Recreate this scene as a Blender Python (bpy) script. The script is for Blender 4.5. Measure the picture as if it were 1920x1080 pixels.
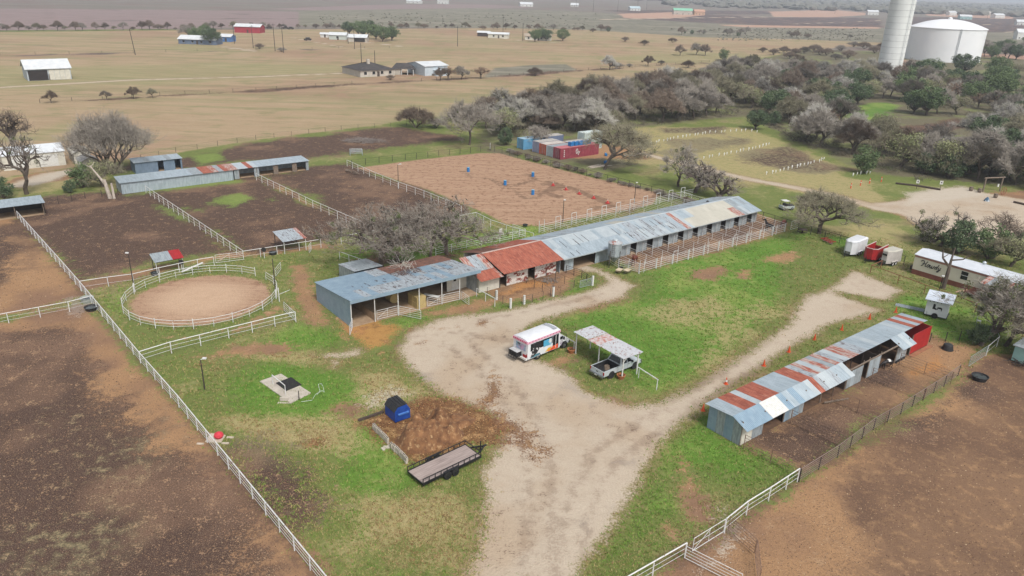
import bpy, bmesh, math, random
import numpy as np
from mathutils import Vector, Matrix

for o in list(bpy.data.objects):
    bpy.data.objects.remove(o, do_unlink=True)
SC = bpy.context.scene
COL = SC.collection
RAD = math.radians

# ---------------------------------------------------------------- camera
H = 38.0                       # the drone's height above the ground
FPX, PITCH, ROLL = 1400.0, RAD(22.25), RAD(1.8)
FW = Vector((0, math.cos(PITCH), -math.sin(PITCH)))
_r0, _u0 = Vector((1, 0, 0)), Vector((0, math.sin(PITCH), math.cos(PITCH)))
RT = _r0 * math.cos(ROLL) + _u0 * math.sin(ROLL)
UP = -_r0 * math.sin(ROLL) + _u0 * math.cos(ROLL)
cam_data = bpy.data.cameras.new('camera')
cam_data.sensor_width = 36.0
cam_data.lens = FPX / 1920 * 36.0
cam_data.clip_start = 0.5
cam_data.clip_end = 30000
cam = bpy.data.objects.new('camera', cam_data)
COL.objects.link(cam)
M3 = Matrix((RT, UP, -FW)).transposed()
cam.matrix_world = Matrix.Translation((0, 0, H)) @ M3.to_4x4()
SC.camera = cam

# ---------------------------------------------------------------- world, sun, exposure
SUN_EL, SUN_AZ = RAD(52), RAD(150)      # azimuth measured clockwise from +Y
world = bpy.data.worlds.new('World')
SC.world = world
world.use_nodes = True
wn, wl = world.node_tree.nodes, world.node_tree.links
wn.clear()
sky = wn.new('ShaderNodeTexSky')
sky.sky_type = 'NISHITA'
sky.sun_disc = False
sky.sun_elevation = SUN_EL
sky.sun_rotation = SUN_AZ
sky.air_density = 1.0
sky.dust_density = 3.0
sky.ozone_density = 1.0
hs = wn.new('ShaderNodeHueSaturation')
hs.inputs['Saturation'].default_value = 0.34      # an overcast sky is nearly grey
bg = wn.new('ShaderNodeBackground')
bg.inputs['Strength'].default_value = 0.105
wo = wn.new('ShaderNodeOutputWorld')
wl.new(sky.outputs[0], hs.inputs['Color'])
wl.new(hs.outputs[0], bg.inputs['Color'])
wl.new(bg.outputs[0], wo.inputs['Surface'])
sd = bpy.data.lights.new('sun', 'SUN')
sd.energy = 1.5
sd.angle = RAD(11)
sd.color = (1.0, 0.965, 0.91)
sun = bpy.data.objects.new('sun', sd)
COL.objects.link(sun)
_s = Vector((math.sin(SUN_AZ) * math.cos(SUN_EL), math.cos(SUN_AZ) * math.cos(SUN_EL), math.sin(SUN_EL)))
sun.rotation_euler = _s.to_track_quat('Z', 'Y').to_euler()
SC.view_settings.view_transform = 'Standard'
SC.view_settings.look = 'None'
SC.view_settings.exposure = 0.82
SC.view_settings.gamma = 1.0
SC.view_settings.use_curve_mapping = False
SC.cycles.max_bounces = 5
SC.cycles.diffuse_bounces = 2
SC.cycles.glossy_bounces = 2
SC.cycles.transmission_bounces = 2
SC.cycles.volume_bounces = 0
SC.cycles.transparent_max_bounces = 5
SC.cycles.use_denoising = True
SC.cycles.use_adaptive_sampling = True


# ---------------------------------------------------------------- helpers
def P(u, v, z=0.0):
    """the point of the plane z that the photograph shows at pixel (u, v) of 1920 x 1080"""
    d = FW * FPX + RT * (u - 960) + UP * (540 - v)
    t = (z - H) / d.z
    return Vector((d.x * t, d.y * t, z))


K_ALB = 1.35


def C(r, g, b, k=K_ALB):
    """surface colour from an 8-bit value of the daylight picture"""
    def f(c):
        c /= 255.0
        c = c / 12.92 if c <= 0.04045 else ((c + 0.055) / 1.055) ** 2.4
        return min(c / k, 0.85)
    return (f(r), f(g), f(b), 1.0)


class NT:
    """small wrapper round a node tree"""
    def __init__(s, mat):
        mat.use_nodes = True
        s.t = mat.node_tree
        s.n, s.l = s.t.nodes, s.t.links
        s.n.clear()
        s.out = s.n.new('ShaderNodeOutputMaterial')
        s.b = s.n.new('ShaderNodeBsdfPrincipled')
        s.l.new(s.b.outputs[0], s.out.inputs[0])
        s.pos = None

    def put(s, sock, v):
        if isinstance(v, (int, float)):
            sock.default_value = v
        elif isinstance(v, (tuple, list, Vector)):
            sock.default_value = tuple(v)
        else:
            s.l.new(v, sock)

    def coord(s, kind='Object'):
        return s.n.new('ShaderNodeTexCoord').outputs[kind]

    def mapping(s, vec, scale=(1, 1, 1), rot=(0, 0, 0), loc=(0, 0, 0)):
        m = s.n.new('ShaderNodeMapping')
        s.l.new(vec, m.inputs[0])
        m.inputs['Location'].default_value = loc
        m.inputs['Rotation'].default_value = rot
        m.inputs['Scale'].default_value = scale
        return m.outputs[0]

    def noise(s, vec, scale, detail=3, rough=0.55, lo=None, hi=None, dist=0.0):
        t = s.n.new('ShaderNodeTexNoise')
        s.l.new(vec, t.inputs['Vector'])
        t.inputs['Scale'].default_value = scale
        t.inputs['Detail'].default_value = detail
        t.inputs['Roughness'].default_value = rough
        t.inputs['Distortion'].default_value = dist
        o = t.outputs[0]
        if lo is not None:
            o = s.ramp(o, lo, hi)
        return o

    def ramp(s, v, lo, hi, a=0.0, b=1.0, smooth=False):
        m = s.n.new('ShaderNodeMapRange')
        if smooth:
            m.interpolation_type = 'SMOOTHSTEP'
        s.put(m.inputs[0], v)
        for i, q in enumerate((lo, hi, a, b)):
            s.put(m.inputs[i + 1], q)
        return m.outputs[0]

    def math(s, op, a, b=0.0, c=None):
        m = s.n.new('ShaderNodeMath')
        m.operation = op
        s.put(m.inputs[0], a)
        s.put(m.inputs[1], b)
        if c is not None:
            s.put(m.inputs[2], c)
        return m.outputs[0]

    def mix(s, f, a, b, mode='MIX'):
        m = s.n.new('ShaderNodeMix')
        m.data_type = 'RGBA'
        m.blend_type = mode
        s.put(m.inputs[0], f)
        s.put(m.inputs[6], a)
        s.put(m.inputs[7], b)
        return m.outputs[2]

    def attr(s, name):
        a = s.n.new('ShaderNodeAttribute')
        a.attribute_name = name
        return a.outputs['Fac']

    def set(s, name, v):
        s.put(s.b.inputs[name], v)

    def bump(s, h, strength=0.4, dist=0.05):
        b = s.n.new('ShaderNodeBump')
        b.inputs['Strength'].default_value = strength
        b.inputs['Distance'].default_value = dist
        s.put(b.inputs['Height'], h)
        s.l.new(b.outputs[0], s.b.inputs['Normal'])


MATS = {}


def mat(name, c1, c2=None, scale=3.0, rough=0.7, metal=0.0, lo=0.35, hi=0.65, stretch=(1, 1, 1), bump=0.0, detail=4,
        c3=None, lo3=0.6, hi3=0.75, spec=0.4, scale3=None):
    """plain procedural material: two tones mixed by noise, a third in spots"""
    if name in MATS:
        return MATS[name]
    m = bpy.data.materials.new(name)
    t = NT(m)
    oi = t.n.new('ShaderNodeObjectInfo')
    vm = t.n.new('ShaderNodeVectorMath')
    vm.operation = 'MULTIPLY_ADD'
    t.l.new(oi.outputs['Random'], vm.inputs[0])
    vm.inputs[1].default_value = (37.0, 91.0, 53.0)
    t.l.new(t.coord(), vm.inputs[2])
    co = t.mapping(vm.outputs[0], stretch)
    col = c1
    if c2 is None:
        c2 = tuple(x * 0.82 for x in c1[:3]) + (1,)
    n = t.noise(co, scale, detail, 0.6)
    col = t.mix(t.ramp(n, lo, hi), c1, c2)
    if c3 is not None:
        n3 = t.noise(t.mapping(co, loc=(13.7, 5.1, 2.2)), scale3 or scale * 0.6, detail, 0.65)
        col = t.mix(t.ramp(n3, lo3, hi3), col, c3)
    t.set('Base Color', col)
    t.set('Roughness', rough)
    t.set('Metallic', metal)
    t.set('Specular IOR Level', spec)
    if bump:
        t.bump(n, bump, 0.03)
    MATS[name] = m
    return m


class MB:
    """collects quads and n-gons, then links them as one mesh object"""
    def __init__(s):
        s.v, s.f, s.mi = [], [], []
        s.cur = 0

    def face(s, pts, mi=None):
        i = len(s.v)
        s.v += [tuple(p) for p in pts]
        s.f.append(tuple(range(i, i + len(pts))))
        s.mi.append(s.cur if mi is None else mi)

    def hexa(s, p):
        """p: four bottom corners then four top corners, both counter-clockwise from above"""
        i = len(s.v)
        s.v += [tuple(q) for q in p]
        for f in ((3, 2, 1, 0), (4, 5, 6, 7), (0, 1, 5, 4), (1, 2, 6, 5), (2, 3, 7, 6), (3, 0, 4, 7)):
            s.f.append(tuple(i + k for k in f))
            s.mi.append(s.cur)
        return s

    def box(s, x0, x1, y0, y1, z0, z1):
        s.hexa([(x0, y0, z0), (x1, y0, z0), (x1, y1, z0), (x0, y1, z0), (x0, y0, z1), (x1, y0, z1), (x1, y1, z1), (x0, y1, z1)])
        return s

    def bar(s, a, b, w, h=None, up=Vector((0, 0, 1))):
        """rectangular bar from a to b, w wide and h high"""
        a, b = Vector(a), Vector(b)
        h = h or w
        d = (b - a).normalized()
        if abs(d.dot(up)) > 0.98:
            up = Vector((0, 1, 0))
        x = d.cross(up).normalized()
        y = x.cross(d).normalized()
        c = []
        for p in (a, b):
            for sx, sy in ((-1, -1), (1, -1), (1, 1), (-1, 1)):
                c.append(p + x * (sx * w / 2) + y * (sy * h / 2))
        s.hexa(c)
        return s

    def tube(s, a, b, r, n=6, r2=None, caps=True):
        a, b = Vector(a), Vector(b)
        r2 = r if r2 is None else r2
        d = b - a
        if d.length < 1e-6:
            return s
        d.normalize()
        x = d.orthogonal().normalized()
        y = d.cross(x)
        i = len(s.v)
        for p, q in ((a, r), (b, r2)):
            for k in range(n):
                t = 2 * math.pi * k / n
                s.v.append(tuple(p + x * (q * math.cos(t)) + y * (q * math.sin(t))))
        for k in range(n):
            s.f.append((i + k, i + (k + 1) % n, i + n + (k + 1) % n, i + n + k))
            s.mi.append(s.cur)
        if caps:
            s.f.append(tuple(i + n - 1 - k for k in range(n)))
            s.f.append(tuple(i + n + k for k in range(n)))
            s.mi += [s.cur, s.cur]
        return s

    def path(s, pts, r, n=5):
        for a, b in zip(pts[:-1], pts[1:]):
            s.tube(a, b, r, n)
        return s

    def prism(s, poly, a, b):
        """polygon of 2-d points swept: poly given as function-free list of 3-d points at both ends"""
        i = len(s.v)
        n = len(a)
        s.v += [tuple(p) for p in a] + [tuple(p) for p in b]
        for k in range(n):
            s.f.append((i + k, i + (k + 1) % n, i + n + (k + 1) % n, i + n + k))
            s.mi.append(s.cur)
        s.f.append(tuple(i + n - 1 - k for k in range(n)))
        s.f.append(tuple(i + n + k for k in range(n)))
        s.mi += [s.cur, s.cur]
        return s

    def lathe(s, prof, n=16, c=(0, 0, 0), cap=True):
        """profile of (r, z) turned round the z axis at c"""
        i = len(s.v)
        for r, z in prof:
            for k in range(n):
                t = 2 * math.pi * k / n
                s.v.append((c[0] + r * math.cos(t), c[1] + r * math.sin(t), c[2] + z))
        for j in range(len(prof) - 1):
            for k in range(n):
                s.f.append((i + j * n + k, i + j * n + (k + 1) % n, i + (j + 1) * n + (k + 1) % n, i + (j + 1) * n + k))
                s.mi.append(s.cur)
        if cap:
            s.f.append(tuple(i + n - 1 - k for k in range(n)))
            s.f.append(tuple(i + (len(prof) - 1) * n + k for k in range(n)))
            s.mi += [s.cur, s.cur]
        return s

    def slab(s, pts, th):
        """sheet with thickness: pts counter-clockwise seen from above, th downwards"""
        a = [Vector(p) for p in pts]
        lo = [p - Vector((0, 0, th)) for p in a]
        n = len(a)
        i = len(s.v)
        s.v += [tuple(p) for p in lo] + [tuple(p) for p in a]
        for k in range(n):
            s.f.append((i + k, i + (k + 1) % n, i + n + (k + 1) % n, i + n + k))
            s.mi.append(s.cur)
        s.f.append(tuple(i + n - 1 - k for k in range(n)))
        s.f.append(tuple(i + n + k for k in range(n)))
        s.mi += [s.cur, s.cur]
        return s

    def mesh(s, name, mats, smooth=False):
        me = bpy.data.meshes.new(name)
        me.from_pydata(s.v, [], s.f)
        if not isinstance(mats, (list, tuple)):
            mats = [mats]
        for m in mats:
            me.materials.append(m)
        if len(mats) > 1:
            me.polygons.foreach_set('material_index', s.mi)
        if smooth:
            me.polygons.foreach_set('use_smooth', [True] * len(s.f))
        me.update()
        return me

    def build(s, name, mats, parent=None, smooth=False, world=False):
        """world=True: the vertices are world points, moved into the parent's frame"""
        if world and parent is not None:
            inv = MW[parent.name].inverted()
            s.v = [tuple(inv @ Vector(p)) for p in s.v]
        o = bpy.data.objects.new(name, s.mesh(name, mats, smooth))
        COL.objects.link(o)
        if parent is not None:
            o.parent = parent
            MW[o.name] = MW[parent.name]
        else:
            MW[o.name] = Matrix.Identity(4)
        return o


MW = {}          # world matrix of each thing built here


def tag(o, label=None, cat=None, group=None, kind=None):
    if label:
        o['label'] = label
    if cat:
        o['category'] = cat
    if group:
        o['group'] = group
    if kind:
        o['kind'] = kind
    return o


def thing(name, label, cat, loc=(0, 0, 0), rz=0.0, group=None, scale=1.0):
    o = bpy.data.objects.new(name, None)
    COL.objects.link(o)
    o.empty_display_size = 0.3
    o.location = loc
    o.rotation_euler = (0, 0, rz)
    o.scale = (scale,) * 3
    MW[o.name] = Matrix.Translation(Vector(loc)) @ Matrix.Rotation(rz, 4, 'Z') @ Matrix.Scale(scale, 4)
    return tag(o, label, cat, group)


def inst(name, me, parent=None, loc=(0, 0, 0), rot=(0, 0, 0), scale=1.0):
    """another object with the same mesh"""
    o = bpy.data.objects.new(name, me)
    COL.objects.link(o)
    o.location = loc
    o.rotation_euler = rot
    o.scale = (scale,) * 3 if isinstance(scale, (int, float)) else scale
    if parent is not None:
        o.parent = parent
    return o


def ang(a, b):
    return math.atan2(b[1] - a[1], b[0] - a[0])


def lerp(a, b, t):
    return Vector(a) * (1 - t) + Vector(b) * t


def ordinal(i):
    return ['first', 'second', 'third', 'fourth', 'fifth', 'sixth', 'seventh', 'eighth', 'ninth', 'tenth', 'eleventh', 'twelfth', 'thirteenth', 'fourteenth'][i]


# ---------------------------------------------------------------- the ground
# Each layer is a set of outlines; the mesh carries the signed distance to them (metres, positive inside)
def pl(*q):
    return [P(u, v).xy for u, v in q]


LAYERS = {
    'litter': [('poly', pl((900, 280), (940, 215), (1010, 200), (1180, 168), (1330, 126), (1500, 96), (1700, 82), (2400, 60), (2400, 420), (1960, 352), (1820, 345), (1660, 328), (1580, 300), (1480, 262), (1400, 218), (1200, 240), (1010, 262)), 0),
               ('line', pl((930, 284), (1100, 330), (1230, 364), (1330, 394)), 2.2), ('poly', pl((950, 285), (1010, 262), (1220, 250), (1240, 300), (1180, 320), (1100, 325)), 0)],
    'farland': [('poly', [Vector(q) for q in ((-9900, 560), (9900, 560), (9900, 9900), (-9900, 9900))], 0)],
    'straw': [('poly', pl((-900, 330), (0, 335), (200, 305), (300, 292), (480, 262), (700, 236), (780, 222), (860, 215), (1000, 208), (1180, 170), (1330, 128), (1500, 95), (1700, 80), (2300, 60), (2300, 40), (1500, 70), (1250, 62), (1000, 52), (700, 54), (400, 56), (0, 60), (-900, 66)), 0)],
    'pink': [('poly', pl((-900, 64), (0, 57), (300, 54), (560, 50), (600, 45), (560, 22), (280, 18), (0, 16), (-900, 10)), 0),
             ('poly', pl((500, 17), (700, 9), (900, 8), (1020, 14), (900, 16), (640, 21)), 0)],
    'scrub': [('poly', pl((560, 48), (900, 52), (1100, 56), (1320, 70), (1500, 74), (1700, 82), (2300, 100), (2300, 60), (1650, 52), (1500, 52), (1100, 22), (900, 15), (560, 20)), 0),
              ('poly', pl((1700, 84), (2400, 120), (2400, 60), (1850, 55)), 0),
                            ('line', pl((0, 58.5), (300, 56), (580, 52)), 2.0),
              ('poly', pl((905, 146), (925, 128), (1000, 122), (1060, 120), (1085, 132), (1000, 140)), 0)],
    'meadow': [('poly', pl((-300, 190), (0, 172), (300, 158), (650, 140), (660, 122), (400, 118), (0, 124), (-300, 130)), 0), ('poly', pl((280, 92), (350, 80), (450, 92), (360, 98)), 0), ('poly', pl((540, 244), (760, 222), (880, 206), (880, 218), (760, 236)), 0), ('poly', pl((1100, 110), (1300, 96), (1500, 108), (1420, 125), (1250, 118)), 0), ('poly', pl((0, 250), (120, 236), (140, 250), (0, 270)), 0)],
    'till': [('poly', pl((1180, 22), (1420, 24), (1420, 27), (1180, 25.5)), 0), ('poly', pl((1440, 36), (1650, 40), (1650, 44), (1440, 41)), 2), ('poly', pl((1720, 40), (1920, 48), (1920, 56), (1720, 47)), 2), ('line', pl((20, 31), (97, 30.5)), 2.0), ('line', pl((367, 25), (485, 27)), 2.0), ('line', pl((410, 34.5), (588, 35)), 1.6), ('line', pl((155, 39.5), (250, 38.5)), 1.4), ('line', pl((0, 10.5), (63, 11)), 2.5), ('line', pl((135, 17.5), (225, 19)), 2.0), ('line', pl((350, 18), (480, 19)), 2.0), ('line', pl((60, 104), (250, 99), (430, 96)), 1.0), ('line', pl((0, 88), (120, 84)), 1.2), ('line', pl((560, 93), (760, 91)), 1.0),
             ('poly', pl((1150, 33), (1300, 26), (1440, 33), (1650, 34), (1650, 50), (1500, 50), (1300, 42)), 0),
             ('poly', pl((1700, 32), (2300, 36), (2300, 72), (1950, 62), (1840, 60), (1710, 50)), 0),
             ('poly', pl((1120, 19), (1420, 20), (1500, 27), (1200, 26)), 0)],
    'claypad': [('poly', pl((1160, 26), (1260, 23), (1330, 28), (1250, 35), (1170, 34)), 0), ('poly', pl((1330, 46), (1650, 51), (1650, 54), (1400, 51)), 0),
                ('poly', pl((1440, 22), (1560, 18), (1650, 27), (1560, 32), (1450, 32)), 0), ('poly', pl((1730, 24), (1900, 30), (1900, 36), (1740, 30)), 0),
                ('poly', pl((1590, 124), (1630, 116), (1700, 112), (1740, 128), (1700, 140), (1600, 138)), 0), ('poly', pl((1830, 100), (2000, 108), (2000, 116), (1830, 106)), 0)],
    'dark': [('line', pl((75, 194), (300, 180), (480, 171), (660, 158), (790, 152), (900, 146), (1080, 133), (1250, 122), (1330, 118)), 1.1), ('poly', pl((1240, 262), (1420, 255), (1400, 275), (1290, 285)), -1.5), ('poly', pl((1220, 285), (1310, 272), (1330, 285), (1260, 298)), -2),
             ('poly', pl((45, 398), (90, 372), (266, 358), (440, 470), (300, 488), (155, 520)), 1.4),
             ('poly', pl((284, 356), (476, 332), (650, 415), (660, 430), (600, 452), (465, 474)), 1.3),
             ('poly', pl((497, 326), (650, 308), (700, 322), (880, 398), (800, 425), (680, 430)), 1.5),
             ('poly', pl((230, 318), (300, 300), (480, 268), (700, 240), (760, 238), (860, 262), (700, 282), (560, 300), (350, 318)), 0),
             ('poly', pl((-300, 650), (40, 612), (130, 604), (160, 625), (215, 700), (285, 800), (385, 945), (445, 1080), (480, 1150), (-300, 1150)), 0),
             
             ('poly', pl((1700, 800), (1790, 730), (1830, 730), (1740, 800)), 0),
             ('poly', pl((-200, 430), (20, 408), (70, 450), (120, 520), (0, 556), (-200, 590)), -4),
             ('poly', pl((440, 830), (500, 840), (560, 890), (590, 950), (560, 960), (500, 920), (450, 860)), -0.5),
             ('poly', pl((1410, 815), (1500, 770), (1600, 790), (1590, 850), (1500, 880)), -1),
             ('poly', pl((1640, 660), (1700, 710), (1740, 750), (1600, 720)), -1),
             ('poly', pl((1430, 275), (1490, 262), (1540, 300), (1600, 318), (1560, 332), (1470, 322), (1340, 300)), -2),
             ('poly', pl((1205, 240), (1380, 232), (1370, 252), (1240, 252)), -2),
             ('poly', pl((1680, 238), (1800, 222), (1840, 235), (1760, 262), (1680, 262)), -2),
             ('poly', pl((252, 640), (300, 650), (400, 640), (420, 655), (270, 680)), -0.4),
             ('poly', pl((600, 500), (800, 512), (880, 490), (860, 470), (640, 480)), -1.5)],
    'tan': [('poly', pl((-200, 400), (20, 398), (145, 524), (158, 552), (0, 598), (-200, 640)), 0),
            ('poly', pl((-300, 640), (0, 606), (160, 570), (262, 684), (334, 768), (580, 1072), (640, 1150), (-300, 1150)), 0.3),
            ('line', pl((30, 395), (95, 470), (150, 540)), 1.0), ('line', pl((285, 368), (360, 425), (440, 480)), 1.2), ('line', pl((500, 340), (580, 385), (655, 425)), 1.6),
            ('line', pl((160, 535), (300, 505), (420, 480), (600, 462)), 1.7),
            ('poly', pl((320, 395), (440, 470), (400, 480), (330, 430)), -0.5),
            ('poly', pl((1200, 1100), (1500, 900), (1700, 775), (1850, 668), (2200, 640), (2200, 1160), (1180, 1160)), 0),
            ('poly', pl((1400, 830), (1460, 775), (1720, 622), (1790, 650), (1850, 640), (1800, 700), (1510, 888)), 0),
            ('poly', pl((895, 545), (970, 510), (1060, 492), (1110, 500), (1060, 548), (945, 572)), 0),
            ('poly', pl((1185, 515), (1160, 480), (1420, 400), (1480, 420), (1470, 438)), 0),
            ('line', pl((560, 500), (575, 560), (600, 600)), 1.3), ('poly', pl((300, 672), (480, 642), (560, 645), (540, 662), (380, 676)), -0.2),
            ('poly', pl((760, 590), (900, 555), (1010, 545), (900, 590), (820, 598)), -0.5),
            ('poly', pl((1430, 480), (1490, 472), (1500, 484), (1470, 496), (1430, 490)), 0), ('poly', pl((1300, 508), (1345, 500), (1360, 504), (1340, 526), (1300, 522)), 0), ('poly', pl((1380, 510), (1410, 505), (1412, 518), (1395, 522)), 0),
            ('poly', pl((1270, 862), (1300, 868), (1320, 960), (1330, 985), (1295, 975), (1270, 905)), -0.1), ('poly', pl((1240, 975), (1280, 985), (1260, 1010), (1220, 1000)), -0.4),
            ('poly', pl((1150, 750), (1230, 775), (1200, 790), (1120, 760)), -0.2), ('poly', pl((980, 690), (1075, 660), (1075, 682), (1000, 700)), 0.1), ('poly', pl((1010, 565), (1150, 545), (1190, 556), (1100, 590)), -1.0),
            ('poly', pl((60, 325), (130, 318), (170, 330), (60, 345), (0, 345)), 0),
            ('poly', pl((1600, 385), (1700, 420), (1760, 440), (1900, 470), (1960, 480), (1960, 350), (1700, 360)), -3),
            ('poly', pl((620, 590), (680, 600), (700, 625), (640, 650)), -0.5), ('poly', pl((1010, 290), (1080, 300), (1230, 300), (1190, 270), (960, 270)), -1),
            ('poly', pl((640, 755), (680, 765), (660, 775), (620, 765)), -0.3), ('line', pl((250, 600), (270, 625), (330, 635), (440, 620), (530, 575)), 0.8)],
    'sand': [('poly', pl((668, 315), (780, 300), (900, 287), (935, 287), (1060, 320), (1235, 362), (1225, 384), (1100, 408), (1010, 424), (950, 420), (890, 392), (790, 350)), 0),
             ('circle', None, 8.7)],
    'gravel': [('poly', pl((880, 1100), (912, 1010), (918, 940), (905, 880), (935, 850), (945, 810), (915, 770), (850, 745), (800, 712), (770, 690), (745, 655), (765, 622), (830, 596), (905, 590), (1000, 570), (1090, 552), (1145, 528), (1120, 512), (1085, 505), (1075, 490), (1110, 500), (1190, 535), (1170, 556), (1080, 578), (1000, 605), (972, 622), (1010, 675), (1068, 700), (1098, 735), (1170, 765), (1232, 758), (1310, 725), (1410, 655), (1482, 606), (1510, 556), (1550, 544), (1602, 508), (1630, 520), (1690, 545), (1660, 562), (1600, 552), (1568, 545), (1560, 549), (1645, 582), (1560, 606), (1500, 640), (1440, 680), (1380, 712), (1318, 757), (1270, 800), (1225, 835), (1205, 880), (1195, 905), (1180, 945), (1150, 990), (1110, 1035), (1076, 1100)), 0),
               ('poly', pl((1615, 385), (1690, 376), (1725, 362), (1800, 350), (1850, 362), (1990, 388), (1990, 500), (1880, 468), (1790, 447), (1740, 432), (1690, 402), (1640, 394)), 0),
               ('line', pl((1205, 288), (1310, 314), (1400, 335), (1480, 350), (1560, 366), (1640, 388)), 1.3),
               ('line', pl((545, 70), (640, 88), (690, 92)), 2.0), ('line', pl((670, 78), (730, 84), (760, 88)), 2.5), ('line', pl((940, 72), (975, 76), (1040, 80)), 2.0),
               ('line', pl((-100, 170), (0, 164), (250, 150), (480, 144), (650, 137)), 1.7), ('line', pl((420, 88), (480, 96)), 3.0), ('line', pl((740, 128), (775, 135)), 2.0),
               ('line', pl((1120, 37), (1250, 34), (1500, 31)), 7.0), ('line', pl((1700, 50), (1900, 45), (2100, 44)), 5.0), ('line', pl((1480, 45), (1600, 41), (1660, 38)), 4.0), ('line', pl((1840, 62), (2100, 52)), 4.0),
               ('poly', pl((0, 352), (80, 325), (130, 318), (150, 322), (100, 335), (40, 352)), 0), ('poly', pl((600, 666), (640, 660), (675, 655), (680, 664), (640, 672)), 0.0), ('poly', pl((622, 676), (635, 680), (625, 690)), 0)],
    'orange': [('poly', pl((635, 608), (700, 600), (740, 607), (755, 620), (730, 650), (690, 660), (665, 640), (645, 630)), 0),
               ('poly', pl((660, 600), (700, 590), (860, 552), (880, 560), (760, 590)), -0.3),
               ('poly', pl((730, 640), (760, 655), (745, 670)), -0.2), ('poly', pl((1215, 845), (1200, 890), (1178, 945), (1165, 935), (1195, 860)), -0.3),
               ('poly', pl((1690, 700), (1760, 660), (1780, 690), (1700, 715)), -0.5), ('poly', pl((1070, 690), (1110, 730), (1140, 770), (1110, 750), (1060, 705)), -0.2), ('poly', pl((905, 555), (960, 525), (1030, 520), (1060, 535), (960, 565)), -1.5)],
    'mulch': [('poly', pl((672, 792), (720, 772), (800, 745), (850, 750), (930, 775), (965, 800), (930, 830), (895, 838), (850, 860), (770, 872), (745, 850), (700, 815)), -0.2),
              ('circle', P(945, 802).xy, 1.2), ('circle', P(928, 778).xy, 0.7), ('line', pl((900, 830), (960, 828)), 0.4),
              ('circle', P(1000, 815).xy, 0.3), ('circle', P(938, 783).xy, 0.3), ('circle', P(905, 605).xy, 0.5), ('circle', P(788, 643).xy, 0.45), ('circle', P(1023, 846).xy, 0.35),
              ('line', pl((715, 665), (725, 640), (770, 620), (860, 612)), 0.22), ('line', pl((712, 655), (722, 675), (742, 690)), 0.2), ('line', pl((973, 800), (985, 830), (1000, 862)), 0.16), ('line', pl((910, 760), (925, 740), (930, 700)), 0.14),
              ('circle', P(592, 832).xy, 0.4)],
    'weeds': [('poly', pl((378, 382), (400, 372), (448, 362), (478, 370), (455, 384), (440, 394), (420, 386)), -.4), ('poly', pl((340, 388), (355, 386), (360, 392), (345, 396)), -.3), ('poly', pl((368, 392), (380, 390), (378, 396)), -.3), ('poly', pl((490, 372), (520, 368), (525, 376), (500, 380)), -1.0), ('poly', pl((350, 292), (410, 285), (425, 300), (370, 312)), 0), ('line', pl((296, 384), (330, 404), (350, 416)), .6), ('line', pl((240, 366), (330, 352), (440, 340)), 1.0), ('poly', pl((1575, 735), (1600, 728), (1596, 740)), -.1), ('line', pl((1560, 850), (1700, 770), (1790, 712)), .4)],
    'brown': [('poly', pl((1600, 880), (1720, 800), (1800, 735), (1880, 690), (2100, 660), (2200, 1160), (1500, 1160), (1570, 1040), (1590, 960)), 0), ('poly', pl((1400, 830), (1460, 778), (1600, 690), (1690, 690), (1760, 730), (1660, 800), (1510, 886)), 0), ('poly', pl((1190, 512), (1165, 482), (1420, 404), (1478, 424)), -.5), ('poly', pl((900, 545), (970, 512), (1000, 520), (945, 568)), 0), ('poly', pl((0, 420), (60, 420), (120, 500), (40, 530), (0, 540)), -1)],
    'lush': [('poly', pl((470, 715), (500, 690), (560, 700), (620, 712), (650, 740), (600, 760), (520, 765), (480, 750)), 1.6), ('poly', pl((675, 800), (700, 815), (770, 880), (800, 900), (720, 930), (640, 910), (660, 860)), -0.5),
             ('poly', pl((1010, 600), (1180, 560), (1200, 480), (1480, 440), (1540, 455), (1500, 480), (1500, 600), (1400, 660), (1230, 750), (1090, 690), (1080, 640)), -2), ('poly', pl((1240, 830), (1330, 780), (1400, 830), (1480, 890), (1440, 920), (1220, 900)), -1), ('poly', pl((1195, 900), (1250, 900), (1280, 960), (1180, 1030), (1110, 1090), (1150, 1000)), -1),
             ('poly', pl((1190, 512), (1480, 440), (1520, 440), (1480, 455), (1210, 525)), 0.2), ('poly', pl((380, 380), (450, 362), (475, 372), (440, 392), (390, 390)), -1.5), ('poly', pl((350, 292), (410, 285), (425, 300), (370, 312)), 0), ('poly', pl((-50, 150), (30, 140), (90, 155), (0, 165)), 0), ('poly', pl((740, 146), (780, 142), (790, 148), (750, 152)), 0),
             ('poly', pl((620, 475), (700, 455), (880, 440), (960, 430), (1010, 420), (1010, 440), (900, 470), (800, 500), (660, 505)), -1), ('poly', pl((735, 605), (830, 580), (880, 590), (800, 600), (740, 615)), 0), ('poly', pl((1590, 205), (1680, 185), (1665, 215), (1590, 240)), 0), ('poly', pl((1370, 245), (1460, 255), (1540, 300), (1500, 300), (1420, 265)), -1), ('poly', pl((1680, 430), (1640, 480), (1540, 460), (1530, 440)), -1.5), ('poly', pl((1700, 560), (1860, 600), (1840, 640), (1730, 620)), 0), ('poly', pl((195, 560), (235, 540), (225, 590)), -0.4), ('poly', pl((500, 640), (560, 610), (650, 632), (640, 645), (520, 655)), 0), ('poly', pl((1000, 570), (1110, 545), (1110, 530), (960, 572), (900, 590)), 0.2), ('poly', pl((1330, 790), (1400, 838), (1500, 880), (1480, 890), (1390, 850)), 0.3)],
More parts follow.
